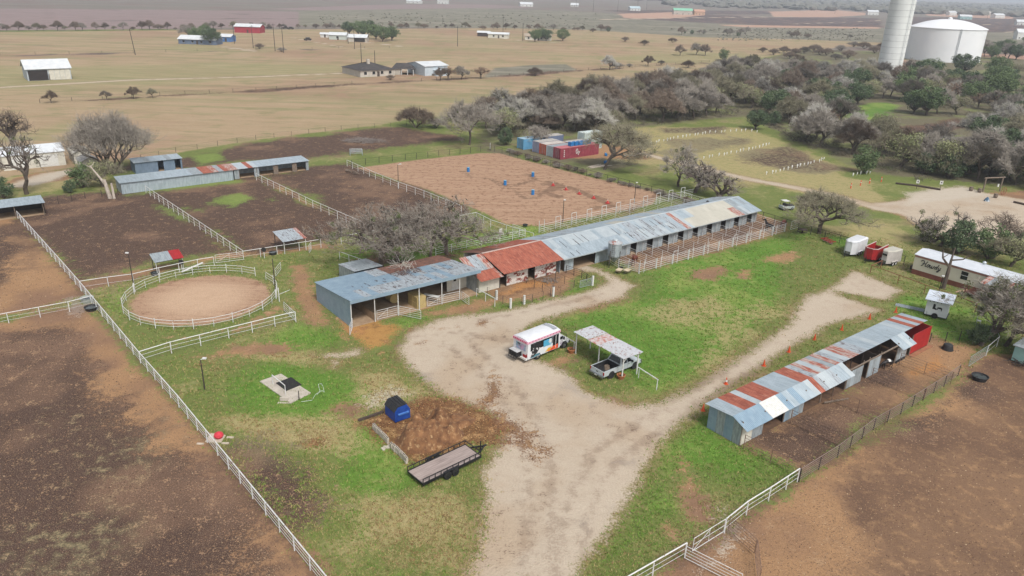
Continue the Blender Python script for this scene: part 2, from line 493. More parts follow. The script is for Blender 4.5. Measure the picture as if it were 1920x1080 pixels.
    'dry': [('poly', pl((420, 640), (560, 660), (740, 690), (780, 740), (700, 760), (640, 700), (500, 680), (400, 700), (330, 690)), -1), ('poly', pl((330, 730), (420, 780), (560, 780), (640, 800), (640, 840), (500, 830), (400, 790)), -1), ('poly', pl((640, 930), (900, 900), (910, 1000), (880, 1090), (700, 1090)), -2), ('poly', pl((0, 960), (200, 940), (260, 1000), (150, 1090), (0, 1090)), -3), ('poly', pl((0, 760), (120, 750), (160, 800), (60, 850), (0, 860)), -2), ('poly', pl((120, 850), (260, 830), (240, 880), (140, 900)), -1.5),
            ('poly', pl((1000, 290), (1200, 235), (1420, 235), (1560, 300), (1640, 350), (1700, 400), (1640, 400), (1300, 320)), -2), ('poly', pl((1500, 420), (1620, 410), (1720, 450), (1680, 470), (1560, 440)), -1), ('poly', pl((1240, 560), (1330, 560), (1330, 580), (1250, 585)), -1), ('poly', pl((0, 330), (200, 320), (240, 340), (100, 360), (0, 375)), -1), ('poly', pl((1460, 540), (1500, 590), (1420, 640), (1340, 690), (1380, 640)), -1)],
    'pale': [('poly', pl((40, 345), (100, 322), (135, 318), (140, 325), (60, 350)), -0.2), ('poly', pl((1700, 362), (1800, 348), (1860, 365), (1700, 385)), 0), ('line', pl((700, 755), (725, 740), (745, 735)), 0.2), ('poly', pl((1350, 930), (1420, 1000), (1380, 1060), (1300, 1085)), -1.5)],
    'track': [('line', pl((34, 410), (153, 546), (264, 681), (336, 764), (582, 1069), (650, 1154)), 0.35), ('line', pl((1240, 1060), (1357, 1000), (1440, 940), (1500, 898)), 0.5), ('line', pl((1500, 898), (1595, 842), (1690, 777), (1795, 705)), 0.3), ('line', pl((870, 322), (884, 332), (920, 335), (947, 353), (975, 345), (1005, 336), (990, 327)), 0.5), ('line', pl((940, 342), (958, 352), (985, 372), (1012, 370), (1005, 358), (985, 360)), 0.5), ('line', pl((1020, 345), (1070, 352), (1120, 372), (1150, 388), (1110, 390)), 0.8), ('line', pl((1180, 396), (1215, 376), (1232, 366)), 0.6), ('line', pl((700, 330), (760, 352), (840, 384), (900, 398)), 0.6), ('line', pl((1030, 342), (1050, 348), (1020, 362), (1045, 368)), 1.2),  # fence-foot lines: leaf and weed debris, doubling as painted contact shade
              ('line', pl((985, 1090), (990, 960), (985, 860), (960, 780), (905, 700), (830, 640)), 0.22), ('line', pl((1030, 1090), (1035, 960), (1030, 860), (1005, 780), (945, 700), (870, 630)), 0.22), ('line', pl((1040, 1090), (1060, 960), (1110, 850), (1200, 790), (1330, 715), (1450, 640)), 0.25), ('line', pl((1085, 1060), (1105, 960), (1150, 870), (1240, 805), (1360, 725), (1480, 655)), 0.25), ('line', pl((740, 680), (735, 655), (770, 632), (860, 622), (960, 640), (1000, 690)), 0.3), ('line', pl((900, 600), (1000, 582), (1100, 558), (1150, 540), (1110, 515)), 0.25), ('line', pl((1070, 700), (1090, 690), (1130, 672)), 0.35), ('line', pl((1050, 690), (1075, 676), (1110, 662)), 0.35), ('line', pl((940, 560), (1000, 540)), 0.5)],
    'core': [('circle', P(380, 560).xy, 5.6)],
    'wet': [('poly', pl((1065, 700), (1100, 735), (1110, 760), (1060, 730), (1030, 745)), -0.4), ('poly', pl((1150, 865), (1190, 860), (1195, 875)), -0.2), ('poly', pl((1130, 955), (1160, 930), (1170, 945), (1130, 985)), -0.3), ('poly', pl((130, 560), (160, 560), (165, 575), (145, 592), (132, 575)), 0.1), ('poly', pl((770, 690), (800, 700), (815, 715), (790, 715)), -0.2), ('poly', pl((1085, 960), (1110, 970), (1100, 1000), (1080, 985)), -0.3)],
}
PEN_C = P(380, 560).xy
PEN_R = 8.9
for i, it in enumerate(LAYERS['sand']):
    if it[0] == 'circle':
        LAYERS['sand'][i] = ('circle', PEN_C, PEN_R - 0.7)


def axis(lo_far, lo, hi, hi_far, step, g):
    a = list(np.arange(lo, hi, step))
    x, s = a[-1], step
    while x < hi_far:
        s *= g
        x += s
        a.append(x)
    x, s = lo, step
    b = []
    while x > lo_far:
        s *= g
        x -= s
        b.append(x)
    return np.array(b[::-1] + a)


GX = axis(-7000, -82, 92, 7000, 0.6, 1.04)
GY = axis(-900, 36, 195, 9000, 0.6, 1.03)
XX, YY = np.meshgrid(GX, GY)
VX, VY = XX.ravel(), YY.ravel()


def sdf(shape):
    out = np.full(VX.shape, -60.0)
    kind = shape[0]
    if kind == 'circle':
        c, r = shape[1], shape[2]
        return r - np.hypot(VX - c[0], VY - c[1])
    q = np.array([(p[0], p[1]) for p in shape[1]])
    far = max(1.0, np.linalg.norm(q.mean(0)) / 150.0)
    mar = 14 * far + (shape[2] if kind == 'line' else 0)
    m = (VX > q[:, 0].min() - mar) & (VX < q[:, 0].max() + mar) & (VY > q[:, 1].min() - mar) & (VY < q[:, 1].max() + mar)
    x, y = VX[m], VY[m]
    d = np.full(x.shape, 1e9)
    ins = np.zeros(x.shape, bool)
    n = len(q)
    for k in range(n if kind == 'poly' else n - 1):
        a, b = q[k], q[(k + 1) % n]
        e = b - a
        L = max(e @ e, 1e-9)
        t = np.clip(((x - a[0]) * e[0] + (y - a[1]) * e[1]) / L, 0, 1)
        d = np.minimum(d, np.hypot(x - a[0] - t * e[0], y - a[1] - t * e[1]))
        if kind == 'poly' and a[1] != b[1]:
            c = ((a[1] > y) != (b[1] > y)) & (x < (b[0] - a[0]) * (y - a[1]) / (b[1] - a[1]) + a[0])
            ins ^= c
    if kind == 'poly':
        v = np.where(ins, d, -d) + shape[2]
    else:
        v = shape[2] - d
    out[m] = v
    return out


FIELD = {}
for name, shapes in LAYERS.items():
    f = np.full(VX.shape, -60.0)
    for sh in shapes:
        f = np.maximum(f, sdf(sh))
    FIELD[name] = np.clip(f, -60, 60)



def value_noise(x, y, seed):
    r = np.random.RandomState(seed).rand(256, 256)
    xi, yi = np.floor(x).astype(int), np.floor(y).astype(int)
    fx, fy = x - xi, y - yi
    fx, fy = fx * fx * (3 - 2 * fx), fy * fy * (3 - 2 * fy)
    a, b = r[yi % 256, xi % 256], r[yi % 256, (xi + 1) % 256]
    c, d = r[(yi + 1) % 256, xi % 256], r[(yi + 1) % 256, (xi + 1) % 256]
    return (a * (1 - fx) + b * fx) * (1 - fy) + (c * (1 - fx) + d * fx) * fy


def fbm(scale, octs, seed, rough=0.55):
    v, w, a, s = 0, 0, 1.0, scale
    for k in range(octs):
        t = 0.6 * k + 0.3
        x, y = VX * math.cos(t) - VY * math.sin(t), VX * math.sin(t) + VY * math.cos(t)
        v = v + a * value_noise(x * s + 17.3 * k, y * s - 9.1 * k, seed + k)
        w += a
        a *= rough
        s *= 2.07
    v = v / w
    return np.clip((v - 0.5) * 1.9 + 0.5, 0, 1)


FIELD['mottle_broad'] = fbm(0.03, 4, 3)
FIELD['mottle_fine'] = fbm(0.16, 3, 11)

# height: the yard is level, the mulch heap and soil carry a little relief
VZ = np.zeros(VX.shape)


def ground_material():
    m = bpy.data.materials.new('ground')
    t = NT(m)
    co = t.coord('Object')
    n1 = t.attr('mottle_broad')
    n2 = t.attr('mottle_fine')
    n3 = t.noise(co, 0.9, 4, 0.68, 0.3, 0.7)
    n4 = t.noise(co, 5.5, 2, 0.7, 0.3, 0.7)
    st = t.noise(t.mapping(co, (0.006, 0.075, 1), (0, 0, RAD(-8))), 1.0, 3, 0.65, 0.32, 0.68)
    st2 = t.noise(t.mapping(co, (0.06, 0.26, 1), (0, 0, RAD(-8))), 1.0, 3, 0.65, 0.32, 0.68)
    grain = t.noise(co, 14.0, 1, 0.7, 0.28, 0.72)
    row = t.noise(t.mapping(co, (0.05, 1.6, 1), (0, 0, RAD(12))), 1.0, 2, 0.65, 0.3, 0.7)
    # e: ragged edges
    e = t.math('ADD', t.math('MULTIPLY_ADD', n2, 1.3, -0.65), t.math('ADD', t.math('MULTIPLY_ADD', n3, 1.9, -0.95), t.math('MULTIPLY_ADD', n4, 1.9, -0.95)))
    eb = t.math('ADD', t.math('MULTIPLY_ADD', n1, 12, -6), t.math('ADD', t.math('MULTIPLY_ADD', n2, 6.0, -3.0), t.math('MULTIPLY_ADD', n3, 3.0, -1.5)))

    def tone(a, b, n, c=None, nc=None, lo=0.55, hi=0.9):
        col = t.mix(n, a, b)
        if c is not None:
            col = t.mix(t.ramp(nc, lo, hi), col, c)
        return col

    def fac(name, amp, w, big=0.0):
        v = t.math('MULTIPLY_ADD', e, amp, t.attr(name))
        if big:
            v = t.math('MULTIPLY_ADD', eb, big, v)
        return t.ramp(v, -w, w, smooth=True)

    mixn = t.math('MULTIPLY_ADD', n4, 0.45, t.math('MULTIPLY', n3, 0.55))
    mix2 = t.math('MULTIPLY_ADD', n3, 0.5, t.math('MULTIPLY', n2, 0.5))
    # yard grass
    col = tone(C(138, 146, 84), C(88, 104, 50), mixn)
    col = t.mix(t.ramp(mix2, 0.45, 0.85), col, C(172, 164, 112))
    col = t.mix(t.ramp(t.math('MULTIPLY_ADD', n2, 0.55, t.math('MULTIPLY', n4, 0.45)), 0.58, 0.9), col, C(124, 110, 82))
    lit = tone(C(132, 124, 98), C(104, 96, 80), mixn, C(128, 132, 88), n2, 0.55, 0.85)
    col = t.mix(t.math('MULTIPLY', fac('litter', 1.5, 1.2, 0.4), 0.95), col, lit)
    lush = t.mix(mixn, C(124, 164, 68), C(68, 112, 36))
    lush = t.mix(t.ramp(mix2, 0.45, 0.85), lush, C(150, 166, 86))
    col = t.mix(t.math('MULTIPLY', fac('lush', 1.3, 1.0, 0.35), 0.85), col, lush)
    dry = tone(C(194, 176, 130), C(164, 154, 104), mixn, C(150, 150, 96), n3)
    dry = t.mix(t.ramp(n4, 0.62, 0.95), dry, C(132, 112, 80))
    col = t.mix(t.math('MULTIPLY', fac('dry', 1.6, 1.0, 0.5), 0.85), col, dry)
    # the wide fields
    farl = tone(C(142, 130, 120), C(120, 116, 104), st, C(132, 114, 106), n1)
    col = t.mix(fac('farland', 1.0, 6.0), col, farl)
    straw = tone(C(185, 161, 131), C(170, 147, 116), st2, C(152, 146, 106), st, 0.4, 0.9)
    straw = t.mix(t.ramp(t.math('MULTIPLY_ADD', n1, 0.6, t.math('MULTIPLY', st, 0.4)), 0.45, 0.8, 0, 0.8), straw, C(166, 134, 112))
    straw = t.mix(t.ramp(t.math('MULTIPLY_ADD', n2, 0.6, t.math('MULTIPLY', st2, 0.4)), 0.55, 0.8, 0, 0.6), straw, C(140, 138, 96))
    straw = t.mix(t.ramp(n3, 0.5, 1.0, 0, 0.4), straw, C(150, 134, 98))
    straw = t.mix(t.math('MULTIPLY', t.ramp(t.math('MULTIPLY_ADD', eb, 0.9, t.attr('meadow')), -9, 9, smooth=True), 0.6), straw, tone(C(164, 158, 116), C(146, 142, 98), st2))
    col = t.mix(fac('straw', 0.8, 1.0), col, straw)
    pink = tone(C(158, 138, 134), C(144, 126, 122), st, C(134, 118, 112), st2)
    col = t.mix(fac('pink', 1.0, 3.0), col, pink)
    scrub = tone(C(146, 140, 122), C(114, 112, 96), t.math('MULTIPLY_ADD', n2, 0.6, t.math('MULTIPLY', n3, 0.4)), C(158, 150, 134), st)
    col = t.mix(fac('scrub', 1.0, 1.0), col, scrub)
    till = tone(C(76, 68, 70), C(108, 98, 96), st, C(164, 132, 112), st2, 0.6, 0.8)
    col = t.mix(fac('till', 1.0, 3.0, 0.6), col, till)
    clay = tone(C(200, 164, 142), C(186, 150, 130), st2)
    col = t.mix(fac('claypad', 1.0, 2.0, 0.4), col, clay)
    # bare soils
    tan = tone(C(184, 146, 108), C(160, 124, 92), mix2, C(132, 102, 78), n4, 0.55, 0.95)
    tan = t.mix(t.ramp(n3, 0.65, 1.0, 0, 0.6), tan, C(204, 170, 132))
    tan = t.mix(t.ramp(n2, 0.45, 0.85, 0, 0.75), tan, C(140, 110, 90))
    col = t.mix(fac('tan', 0.9, 0.5, 0.12), col, tan)
    brn = tone(C(142, 113, 90), C(102, 80, 66), mix2, C(164, 130, 98), n3, 0.5, 0.9)
    brn = t.mix(t.ramp(t.math('MULTIPLY_ADD', n2, 0.5, t.math('MULTIPLY', n4, 0.5)), 0.5, 0.8, 0, 0.8), brn, C(92, 72, 62))
    col = t.mix(t.math('MULTIPLY', fac('brown', 1.4, 1.8, 0.4), 0.85), col, brn)
    dark = tone(C(102, 81, 70), C(66, 51, 44), mixn, C(124, 98, 80), n2, 0.6, 1.0)
    dark = t.mix(t.ramp(t.math('MULTIPLY_ADD', n3, 0.55, t.math('MULTIPLY', n4, 0.45)), 0.6, 0.85, 0, 0.85), dark, C(182, 148, 116))
    dark = t.mix(t.ramp(grain, 0.7, 0.98, 0, 0.6), dark, C(190, 168, 148))
    dark = t.mix(t.ramp(t.math('MULTIPLY_ADD', n1, 0.6, t.math('MULTIPLY', n3, 0.4)), 0.42, 0.62, 0, 0.75), dark, C(148, 140, 106)) if False else t.mix(t.math('MULTIPLY', t.ramp(t.math('MULTIPLY_ADD', n1, 0.5, t.math('MULTIPLY', n3, 0.5)), 0.4, 0.6), t.ramp(t.attr('dry'), -5, 1, 0, 0.8)), dark, C(150, 142, 108))
    col = t.mix(fac('dark', 1.3, 1.3, 0.42), col, dark)
    wd = tone(C(150, 166, 88), C(104, 132, 60), mixn)
    col = t.mix(t.math('MULTIPLY', t.ramp(t.math('MULTIPLY_ADD', e, 1.3, t.attr('weeds')), -0.3, 0.9, smooth=True), 0.85), col, wd)
    sand = tone(C(194, 162, 134), C(168, 134, 108), row, C(146, 112, 90), n3, 0.5, 0.9)
    sand = t.mix(t.ramp(n4, 0.6, 1.0, 0, 0.5), sand, C(168, 128, 104))
    col = t.mix(fac('sand', 0.35, 0.35), col, sand)
    col = t.mix(t.math('MULTIPLY', t.ramp(t.math('MULTIPLY_ADD', e, 0.7, t.attr('core')), -2.5, 2.5, smooth=True), 0.85), col, tone(C(212, 182, 154), C(200, 168, 138), mixn))
    org = tone(C(206, 152, 92), C(184, 130, 80), mixn, C(150, 104, 70), n3)
    col = t.mix(t.math('MULTIPLY', fac('orange', 0.9, 0.5), 0.8), col, org)
    grav = tone(C(207, 192, 172), C(192, 175, 154), mix2, C(192, 172, 148), n2, 0.6, 1.0)
    grav = t.mix(t.ramp(t.math('MULTIPLY_ADD', n1, 0.4, t.math('MULTIPLY', n3, 0.6)), 0.62, 0.88, 0, 0.45), grav, C(182, 162, 144))
    grav = t.mix(t.ramp(grain, 0.5, 1.0, 0, 0.5), grav, C(172, 152, 130))
    grav = t.mix(t.ramp(t.math('MULTIPLY', n4, t.math('MULTIPLY', n3, n2)), 0.36, 0.56, 0, 0.8), grav, C(126, 104, 88))
    rim = t.ramp(t.math('MULTIPLY_ADD', e, 0.8, t.attr('gravel')), -1.5, -0.3, smooth=True)
    col = t.mix(t.math('MULTIPLY', rim, 0.6), col, tone(C(160, 134, 100), C(136, 110, 82), mixn))
    col = t.mix(fac('gravel', 0.6, 0.65), col, grav)
    pale = tone(C(216, 206, 190), C(196, 184, 166), mixn)
    col = t.mix(t.math('MULTIPLY', fac('pale', 1.2, 0.6), 0.7), col, pale)
    mul = tone(C(134, 94, 66), C(100, 68, 48), mixn, C(186, 148, 104), n3, 0.5, 0.95)
    col = t.mix(t.math('MULTIPLY', fac('mulch', 0.9, 0.4), 0.9), col, mul)
    trk = tone(C(134, 106, 86), C(104, 82, 68), n3)  # colour of wheel tracks, and of fence-foot debris with its painted contact shade
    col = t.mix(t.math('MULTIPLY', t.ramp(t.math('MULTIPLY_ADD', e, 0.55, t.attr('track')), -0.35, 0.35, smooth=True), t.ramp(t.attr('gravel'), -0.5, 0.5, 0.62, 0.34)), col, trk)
    wet = fac('wet', 0.6, 0.5)
    col = t.mix(t.math('MULTIPLY', wet, 0.5), col, C(160, 144, 128))
    fine = t.math('MULTIPLY_ADD', n4, 0.34, t.math('MULTIPLY_ADD', grain, 0.34, 0.66))
    fine = t.math('ADD', 1.0, t.math('MULTIPLY', t.math('SUBTRACT', fine, 1.0), t.ramp(t.attr('gravel'), -0.4, 0.6, 1.0, 0.45)))
    col = t.mix(1.0, col, fine, 'MULTIPLY')
    t.set('Base Color', col)
    t.set('Roughness', t.math('MULTIPLY_ADD', wet, -0.66, 0.94))
    t.set('Specular IOR Level', t.math('MULTIPLY_ADD', wet, 0.4, 0.12))
    t.bump(n4, 0.5, 0.08)
    return m


GROUND = ground_material()


def region_of():
    r = np.zeros(VX.shape, int)
    for i, (nm, key, lim) in enumerate(REGIONS):
        r[FIELD[key] > lim] = i + 1
    return r


REGIONS = [('wood_floor', 'litter', 0), ('far_land', 'farland', 0), ('pasture', 'straw', 0), ('far_field', 'pink', 0), ('scrubland', 'scrub', 0), ('tilled_ground', 'till', 0), ('bare_soil', 'tan', 0), ('dark_soil', 'dark', 0), ('arena_sand', 'sand', 0), ('gravel_drive', 'gravel', 0)]


def build_ground():
    nx, ny = len(GX), len(GY)
    reg = region_of().reshape(ny, nx)
    cell = reg[:-1, :-1]
    idx = np.arange(nx * ny).reshape(ny, nx)
    quads = np.stack([idx[:-1, :-1], idx[:-1, 1:], idx[1:, 1:], idx[1:, :-1]], -1)
    for r in range(len(REGIONS) + 1):
        q = quads[cell == r]
        if not len(q):
            continue
        used, inv = np.unique(q, return_inverse=True)
        inv = inv.reshape(-1, 4)
        name = 'ground' if r == 0 else REGIONS[r - 1][0]
        me = bpy.data.meshes.new(name)
        nv, nf = len(used), len(q)
        me.vertices.add(nv)
        me.vertices.foreach_set('co', np.stack([VX[used], VY[used], VZ[used]], -1).astype(np.float32).ravel())
        me.loops.add(nf * 4)
        me.loops.foreach_set('vertex_index', inv.ravel().astype(np.int32))
        me.polygons.add(nf)
        me.polygons.foreach_set('loop_start', (np.arange(nf) * 4).astype(np.int32))
        me.polygons.foreach_set('loop_total', np.full(nf, 4, np.int32))
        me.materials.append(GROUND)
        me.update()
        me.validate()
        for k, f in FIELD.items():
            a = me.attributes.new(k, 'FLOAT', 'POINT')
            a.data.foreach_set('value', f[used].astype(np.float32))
        o = bpy.data.objects.new(name, me)
        COL.objects.link(o)
        MW[o.name] = Matrix.Identity(4)
        lab = {'wood_floor': 'leaf littered ground under the woods', 'far_land': 'hazy fields towards the horizon', 'ground': 'green and olive grass of the ranch yard', 'pasture': 'dry straw coloured pasture beyond the arena', 'far_field': 'pinkish brown plough field far beyond the houses', 'scrubland': 'grey green scrubland far beyond the pasture', 'tilled_ground': 'dark graded ground of the distant building site', 'bare_soil': 'bare tan soil along the fences and in the pens', 'dark_soil': 'dark brown soil of the paddocks', 'arena_sand': 'raked reddish sand of the arena and the round pen', 'gravel_drive': 'pale gravel drive and turning yard'}[name]
        tag(o, lab, kind='structure')


build_ground()

# ---------------------------------------------------------------- loose cover: grass tufts, clods, stones (uncountable)
def field_at(name, x, y):
    i = np.clip(np.searchsorted(GX, x) - 1, 0, len(GX) - 2)
    j = np.clip(np.searchsorted(GY, y) - 1, 0, len(GY) - 2)
    F = FIELD[name].reshape(len(GY), len(GX))
    fx, fy = (x - GX[i]) / (GX[i + 1] - GX[i]), (y - GY[j]) / (GY[j + 1] - GY[j])
    return (F[j, i] * (1 - fx) + F[j, i + 1] * fx) * (1 - fy) + (F[j + 1, i] * (1 - fx) + F[j + 1, i + 1] * fx) * fy


def cover_mesh(name, label, verts, faces, tint, m):
    me = bpy.data.meshes.new(name)
    nv, nf = len(verts), len(faces)
    me.vertices.add(nv)
    me.vertices.foreach_set('co', verts.astype(np.float32).ravel())
    me.loops.add(nf * 3)
    me.loops.foreach_set('vertex_index', faces.astype(np.int32).ravel())
    me.polygons.add(nf)
    me.polygons.foreach_set('loop_start', (np.arange(nf) * 3).astype(np.int32))
    me.polygons.foreach_set('loop_total', np.full(nf, 3, np.int32))
    me.materials.append(m)
    me.update()
    a = me.attributes.new('tint', 'FLOAT', 'POINT')
    a.data.foreach_set('value', tint.astype(np.float32))
    o = bpy.data.objects.new(name, me)
    COL.objects.link(o)
    MW[o.name] = Matrix.Identity(4)
    tag(o, label, kind='stuff')


def tint_mat(name, stops):
    m = bpy.data.materials.new(name)
    t = NT(m)
    r = t.n.new('ShaderNodeValToRGB')
    e = r.color_ramp.elements
    while len(e) < len(stops):
        e.new(0.5)
    for k, c in enumerate(stops):
        e[k].position = k / (len(stops) - 1)
        e[k].color = c
    t.l.new(t.attr('tint'), r.inputs[0])
    t.set('Base Color', r.outputs[0])
    t.set('Roughness', 0.95)
    t.set('Specular IOR Level', 0.1)
    return m


NR = np.random.RandomState(8)


def spots(n, r0=39.0, r1=135.0, power=1.0):
    r = r0 * (r1 / r0) ** (NR.rand(n) ** power)
    q = NR.uniform(-0.82, 0.82, n)
    return r * np.sin(q), r * np.cos(q)


def clear_of_buildings(x, y):
    ca, sa = math.cos(RAD(38.2)), math.sin(RAD(38.2))
    a, b = x * ca + y * sa, -x * sa + y * ca
    ok = np.ones(x.shape, bool)
    for a0, a1, b0, b1 in ((34, 53, 73.5, 83.5), (52, 113, 73.6, 83.4), (51.5, 88, 31.8, 35.8), (25.5, 62, 148, 153), (110, 115, 28, 45.2)):
        ok &= ~((a > a0) & (a < a1) & (b > b0) & (b < b1))
    return ok


def build_cover():
    # grass
    x, y = spots(170000)
    g = {k: field_at(k, x, y) for k in ('gravel', 'dark', 'tan', 'sand', 'mulch', 'lush', 'dry', 'orange', 'straw')}
    bare = np.maximum.reduce([g['gravel'], g['sand'], g['mulch'], g['tan'], g['dark'], g['orange']])
    keep = (bare + NR.normal(0, .45, x.shape) < -.1) & clear_of_buildings(x, y) & (g['straw'] < 0)
    x, y, lush, dry = x[keep], y[keep], g['lush'][keep], g['dry'][keep]
    n = len(x)
    base = np.where(lush > -.8, .75, .45) - np.where(dry > -.8, .3, 0) + NR.normal(0, .2, n)
    nb = 4
    V = np.zeros((n, nb, 3, 3))
    T = np.zeros((n, nb, 3))
    s = NR.uniform(.6, 1.4, n) * np.hypot(x, y) ** .35 / 3.5
    for k in range(nb):
        q = NR.uniform(0, 6.283, n)
        off = NR.uniform(.02, .12, n) * s
        bx, by = x + off * np.cos(q), y + off * np.sin(q)
        w = NR.uniform(.018, .04, n) * s
        p = NR.uniform(0, 6.283, n)
        h = NR.uniform(.05, .13, n) * s
        ln = NR.uniform(.03, .12, n) * s
        V[:, k, 0] = np.stack([bx - w * np.sin(p), by + w * np.cos(p), np.full(n, -.005)], -1)
        V[:, k, 1] = np.stack([bx + w * np.sin(p), by - w * np.cos(p), np.full(n, -.005)], -1)
        V[:, k, 2] = np.stack([bx + ln * np.cos(q), by + ln * np.sin(q), h], -1)
        T[:, k, :] = (base + NR.normal(0, .12, n))[:, None]
    F = np.arange(n * nb * 3).reshape(-1, 3)
    cover_mesh('grass', 'short uneven grass tufts over the yard', V.reshape(-1, 3), F, np.clip(T, 0, 1).ravel(), tint_mat('grass_blade', [C(150, 120, 84), C(192, 172, 124), C(160, 156, 96), C(126, 146, 72), C(104, 146, 56), C(136, 172, 80)]))

    # clods and dead stalks on bare soil
    def lumps(name, label, x, y, tint, size, m, flat=.6):
        n = len(x)
        q = NR.uniform(0, 6.283, n)
        s = size * np.hypot(x, y) ** .4 / 5.2
        V = np.zeros((n, 4, 3))
        for k in range(3):
            a = q + 2.094 * k + NR.uniform(-.4, .4, n)
            r = s * NR.uniform(.6, 1.2, n)
            V[:, k] = np.stack([x + r * np.cos(a), y + r * np.sin(a), np.full(n, -.01)], -1)
        V[:, 3] = np.stack([x + NR.normal(0, .2, n) * s, y + NR.normal(0, .2, n) * s, s * flat * NR.uniform(.5, 1.3, n)], -1)
        i = np.arange(n)[:, None] * 4
        F = np.concatenate([i + np.array([[0, 1, 3]]), i + np.array([[1, 2, 3]]), i + np.array([[2, 0, 3]])], 1).reshape(-1, 3)
        cover_mesh(name, label, V.reshape(-1, 3), F, np.repeat(tint, 4), m)
    x, y = spots(140000, 39, 130)
    d = np.maximum(field_at('dark', x, y), field_at('tan', x, y) - .4)
    k = (d + NR.normal(0, .6, x.shape) > 0) & (field_at('gravel', x, y) < 0) & (field_at('sand', x, y) < -.3) & clear_of_buildings(x, y)
    x, y = x[k], y[k]
    tn = np.where(field_at('dark', x, y) > 0, .3, .5) + NR.normal(0, .21, len(x))
    lumps('soil_clods', 'clods and dry stalks scattered over the bare soil', x, y, np.clip(tn, 0, 1), NR.uniform(.03, .1, len(x)), tint_mat('soil_clod', [C(70, 54, 48), C(104, 82, 70), C(140, 112, 92), C(176, 142, 108), C(206, 182, 150)]))
    x, y = spots(24000, 39, 110)
    k = field_at('gravel', x, y) + NR.normal(0, .3, x.shape) > .2
    x, y = x[k], y[k]
    lumps('gravel_stones', 'loose stones scattered over the gravel yard', x, y, np.clip(NR.normal(.55, .28, len(x)), 0, 1), NR.uniform(.015, .05, len(x)), tint_mat('gravel_stone', [C(120, 100, 86), C(176, 158, 138), C(206, 190, 168), C(232, 222, 206)]), .5)
    # coarse straw and manure on the heap
    x, y = spots(90000, 48, 66)
    k = field_at('mulch', x, y) + NR.normal(0, .5, x.shape) > .1
    x, y = x[k], y[k]
    lumps('straw_litter', 'straw and manure lumps strewn round the dirt heap', x, y, np.clip(NR.normal(.45, .28, len(x)), 0, 1), NR.uniform(.04, .12, len(x)), tint_mat('straw_lump', [C(80, 54, 40), C(122, 84, 58), C(164, 120, 80), C(206, 170, 122)]), .7)


build_cover()

# ---------------------------------------------------------------- materials and the ranch's own axes
WHITE = mat('white_paint', C(236, 236, 232), C(214, 214, 208), 4.0, 0.5, c3=C(176, 168, 156), lo3=0.66, hi3=0.8)
PIPE = mat('white_pipe_paint', C(238, 238, 236), C(222, 222, 220), 6.0, 0.45, c3=C(150, 124, 104), lo3=0.62, hi3=0.68)
GALV = mat('galvanised_sheet', C(194, 207, 214), C(168, 182, 190), 0.9, 0.42, 0.25, stretch=(3, 0.7, 1), c3=C(150, 156, 158), lo3=0.58, hi3=0.75, scale3=1.6)
GALV2 = mat('weathered_sheet', C(182, 192, 196), C(148, 156, 160), 1.2, 0.5, 0.2, stretch=(4, 0.8, 1), c3=C(120, 112, 106), lo3=0.6, hi3=0.72, scale3=3.0)
GALV3 = mat('bright_sheet', C(208, 216, 218), C(192, 202, 206), 0.9, 0.4, 0.25)
STREAK = mat('streaked_sheet', C(194, 204, 210), C(166, 172, 176), 1.0, 0.5, 0.15, stretch=(6, 0.8, 1), c3=C(104, 82, 76), lo3=0.57, hi3=0.61, scale3=1.3)
RUST = mat('rusty_sheet', C(182, 106, 84), C(146, 80, 64), 1.1, 0.85, stretch=(3, 0.7, 1), c3=C(206, 152, 130), lo3=0.55, hi3=0.78, scale3=1.6)
RUST2 = mat('half_rusty_sheet', C(190, 176, 168), C(168, 92, 72), 1.3, 0.7, lo=0.44, hi=0.56, stretch=(4, 0.8, 1))
BEIGE = mat('beige_sheet', C(206, 202, 188), C(192, 188, 174), 0.5, 0.6)
BLUEGALV = mat('bluish_sheet', C(156, 180, 196), C(140, 164, 182), 1.0, 0.45, 0.15, c3=C(170, 190, 202), lo3=0.55, hi3=0.75)
DIRTY = mat('leaf_strewn_sheet', C(150, 104, 88), C(110, 84, 74), 1.4, 0.9, c3=C(84, 66, 58), lo3=0.5, hi3=0.7, scale3=4)
WOOD = mat('weathered_wood', C(150, 134, 118), C(112, 98, 86), 2.0, 0.85, stretch=(1, 8, 8))
DWOOD = mat('dark_timber', C(92, 78, 68), C(66, 56, 50), 2.5, 0.9, stretch=(1, 6, 6))
BLACK = mat('black_steel', C(44, 44, 46, 1.5), C(30, 30, 32, 1.5), 3.0, 0.5)
BLACKP = mat('black_plastic', C(52, 52, 54), C(40, 40, 42), 3.0, 0.6)
RUBBER = mat('tyre_rubber', C(48, 46, 46), C(36, 35, 35), 8.0, 0.9)
DARKPIPE = mat('brown_pipe', C(146, 116, 100), C(112, 88, 76), 5.0, 0.7)
DPOST = mat('dark_post', C(78, 68, 62), C(58, 52, 48), 4.0, 0.85)
RUSTPIPE = mat('red_brown_pipe', C(160, 92, 70), C(128, 74, 58), 5.0, 0.7)
CONC = mat('concrete', C(210, 200, 186), C(186, 176, 162), 1.5, 0.85, c3=C(168, 156, 142), lo3=0.6, hi3=0.8)
CREAM = mat('cream_paint', C(226, 222, 208), C(206, 202, 188), 1.2, 0.6, c3=C(186, 178, 160), lo3=0.62, hi3=0.8)
PEEL = mat('peeling_white_over_red', C(228, 222, 214), C(212, 204, 196), 2.0, 0.8, c3=C(140, 74, 62), lo3=0.53, hi3=0.56, scale3=1.1)
REDP = mat('red_paint', C(184, 40, 42), C(160, 34, 38), 1.5, 0.5)
DARK = mat('unlit_inside', C(58, 50, 46), C(44, 38, 36), 2.0, 0.9)  # dark tone carrying the shade inside barns, bays and block cores
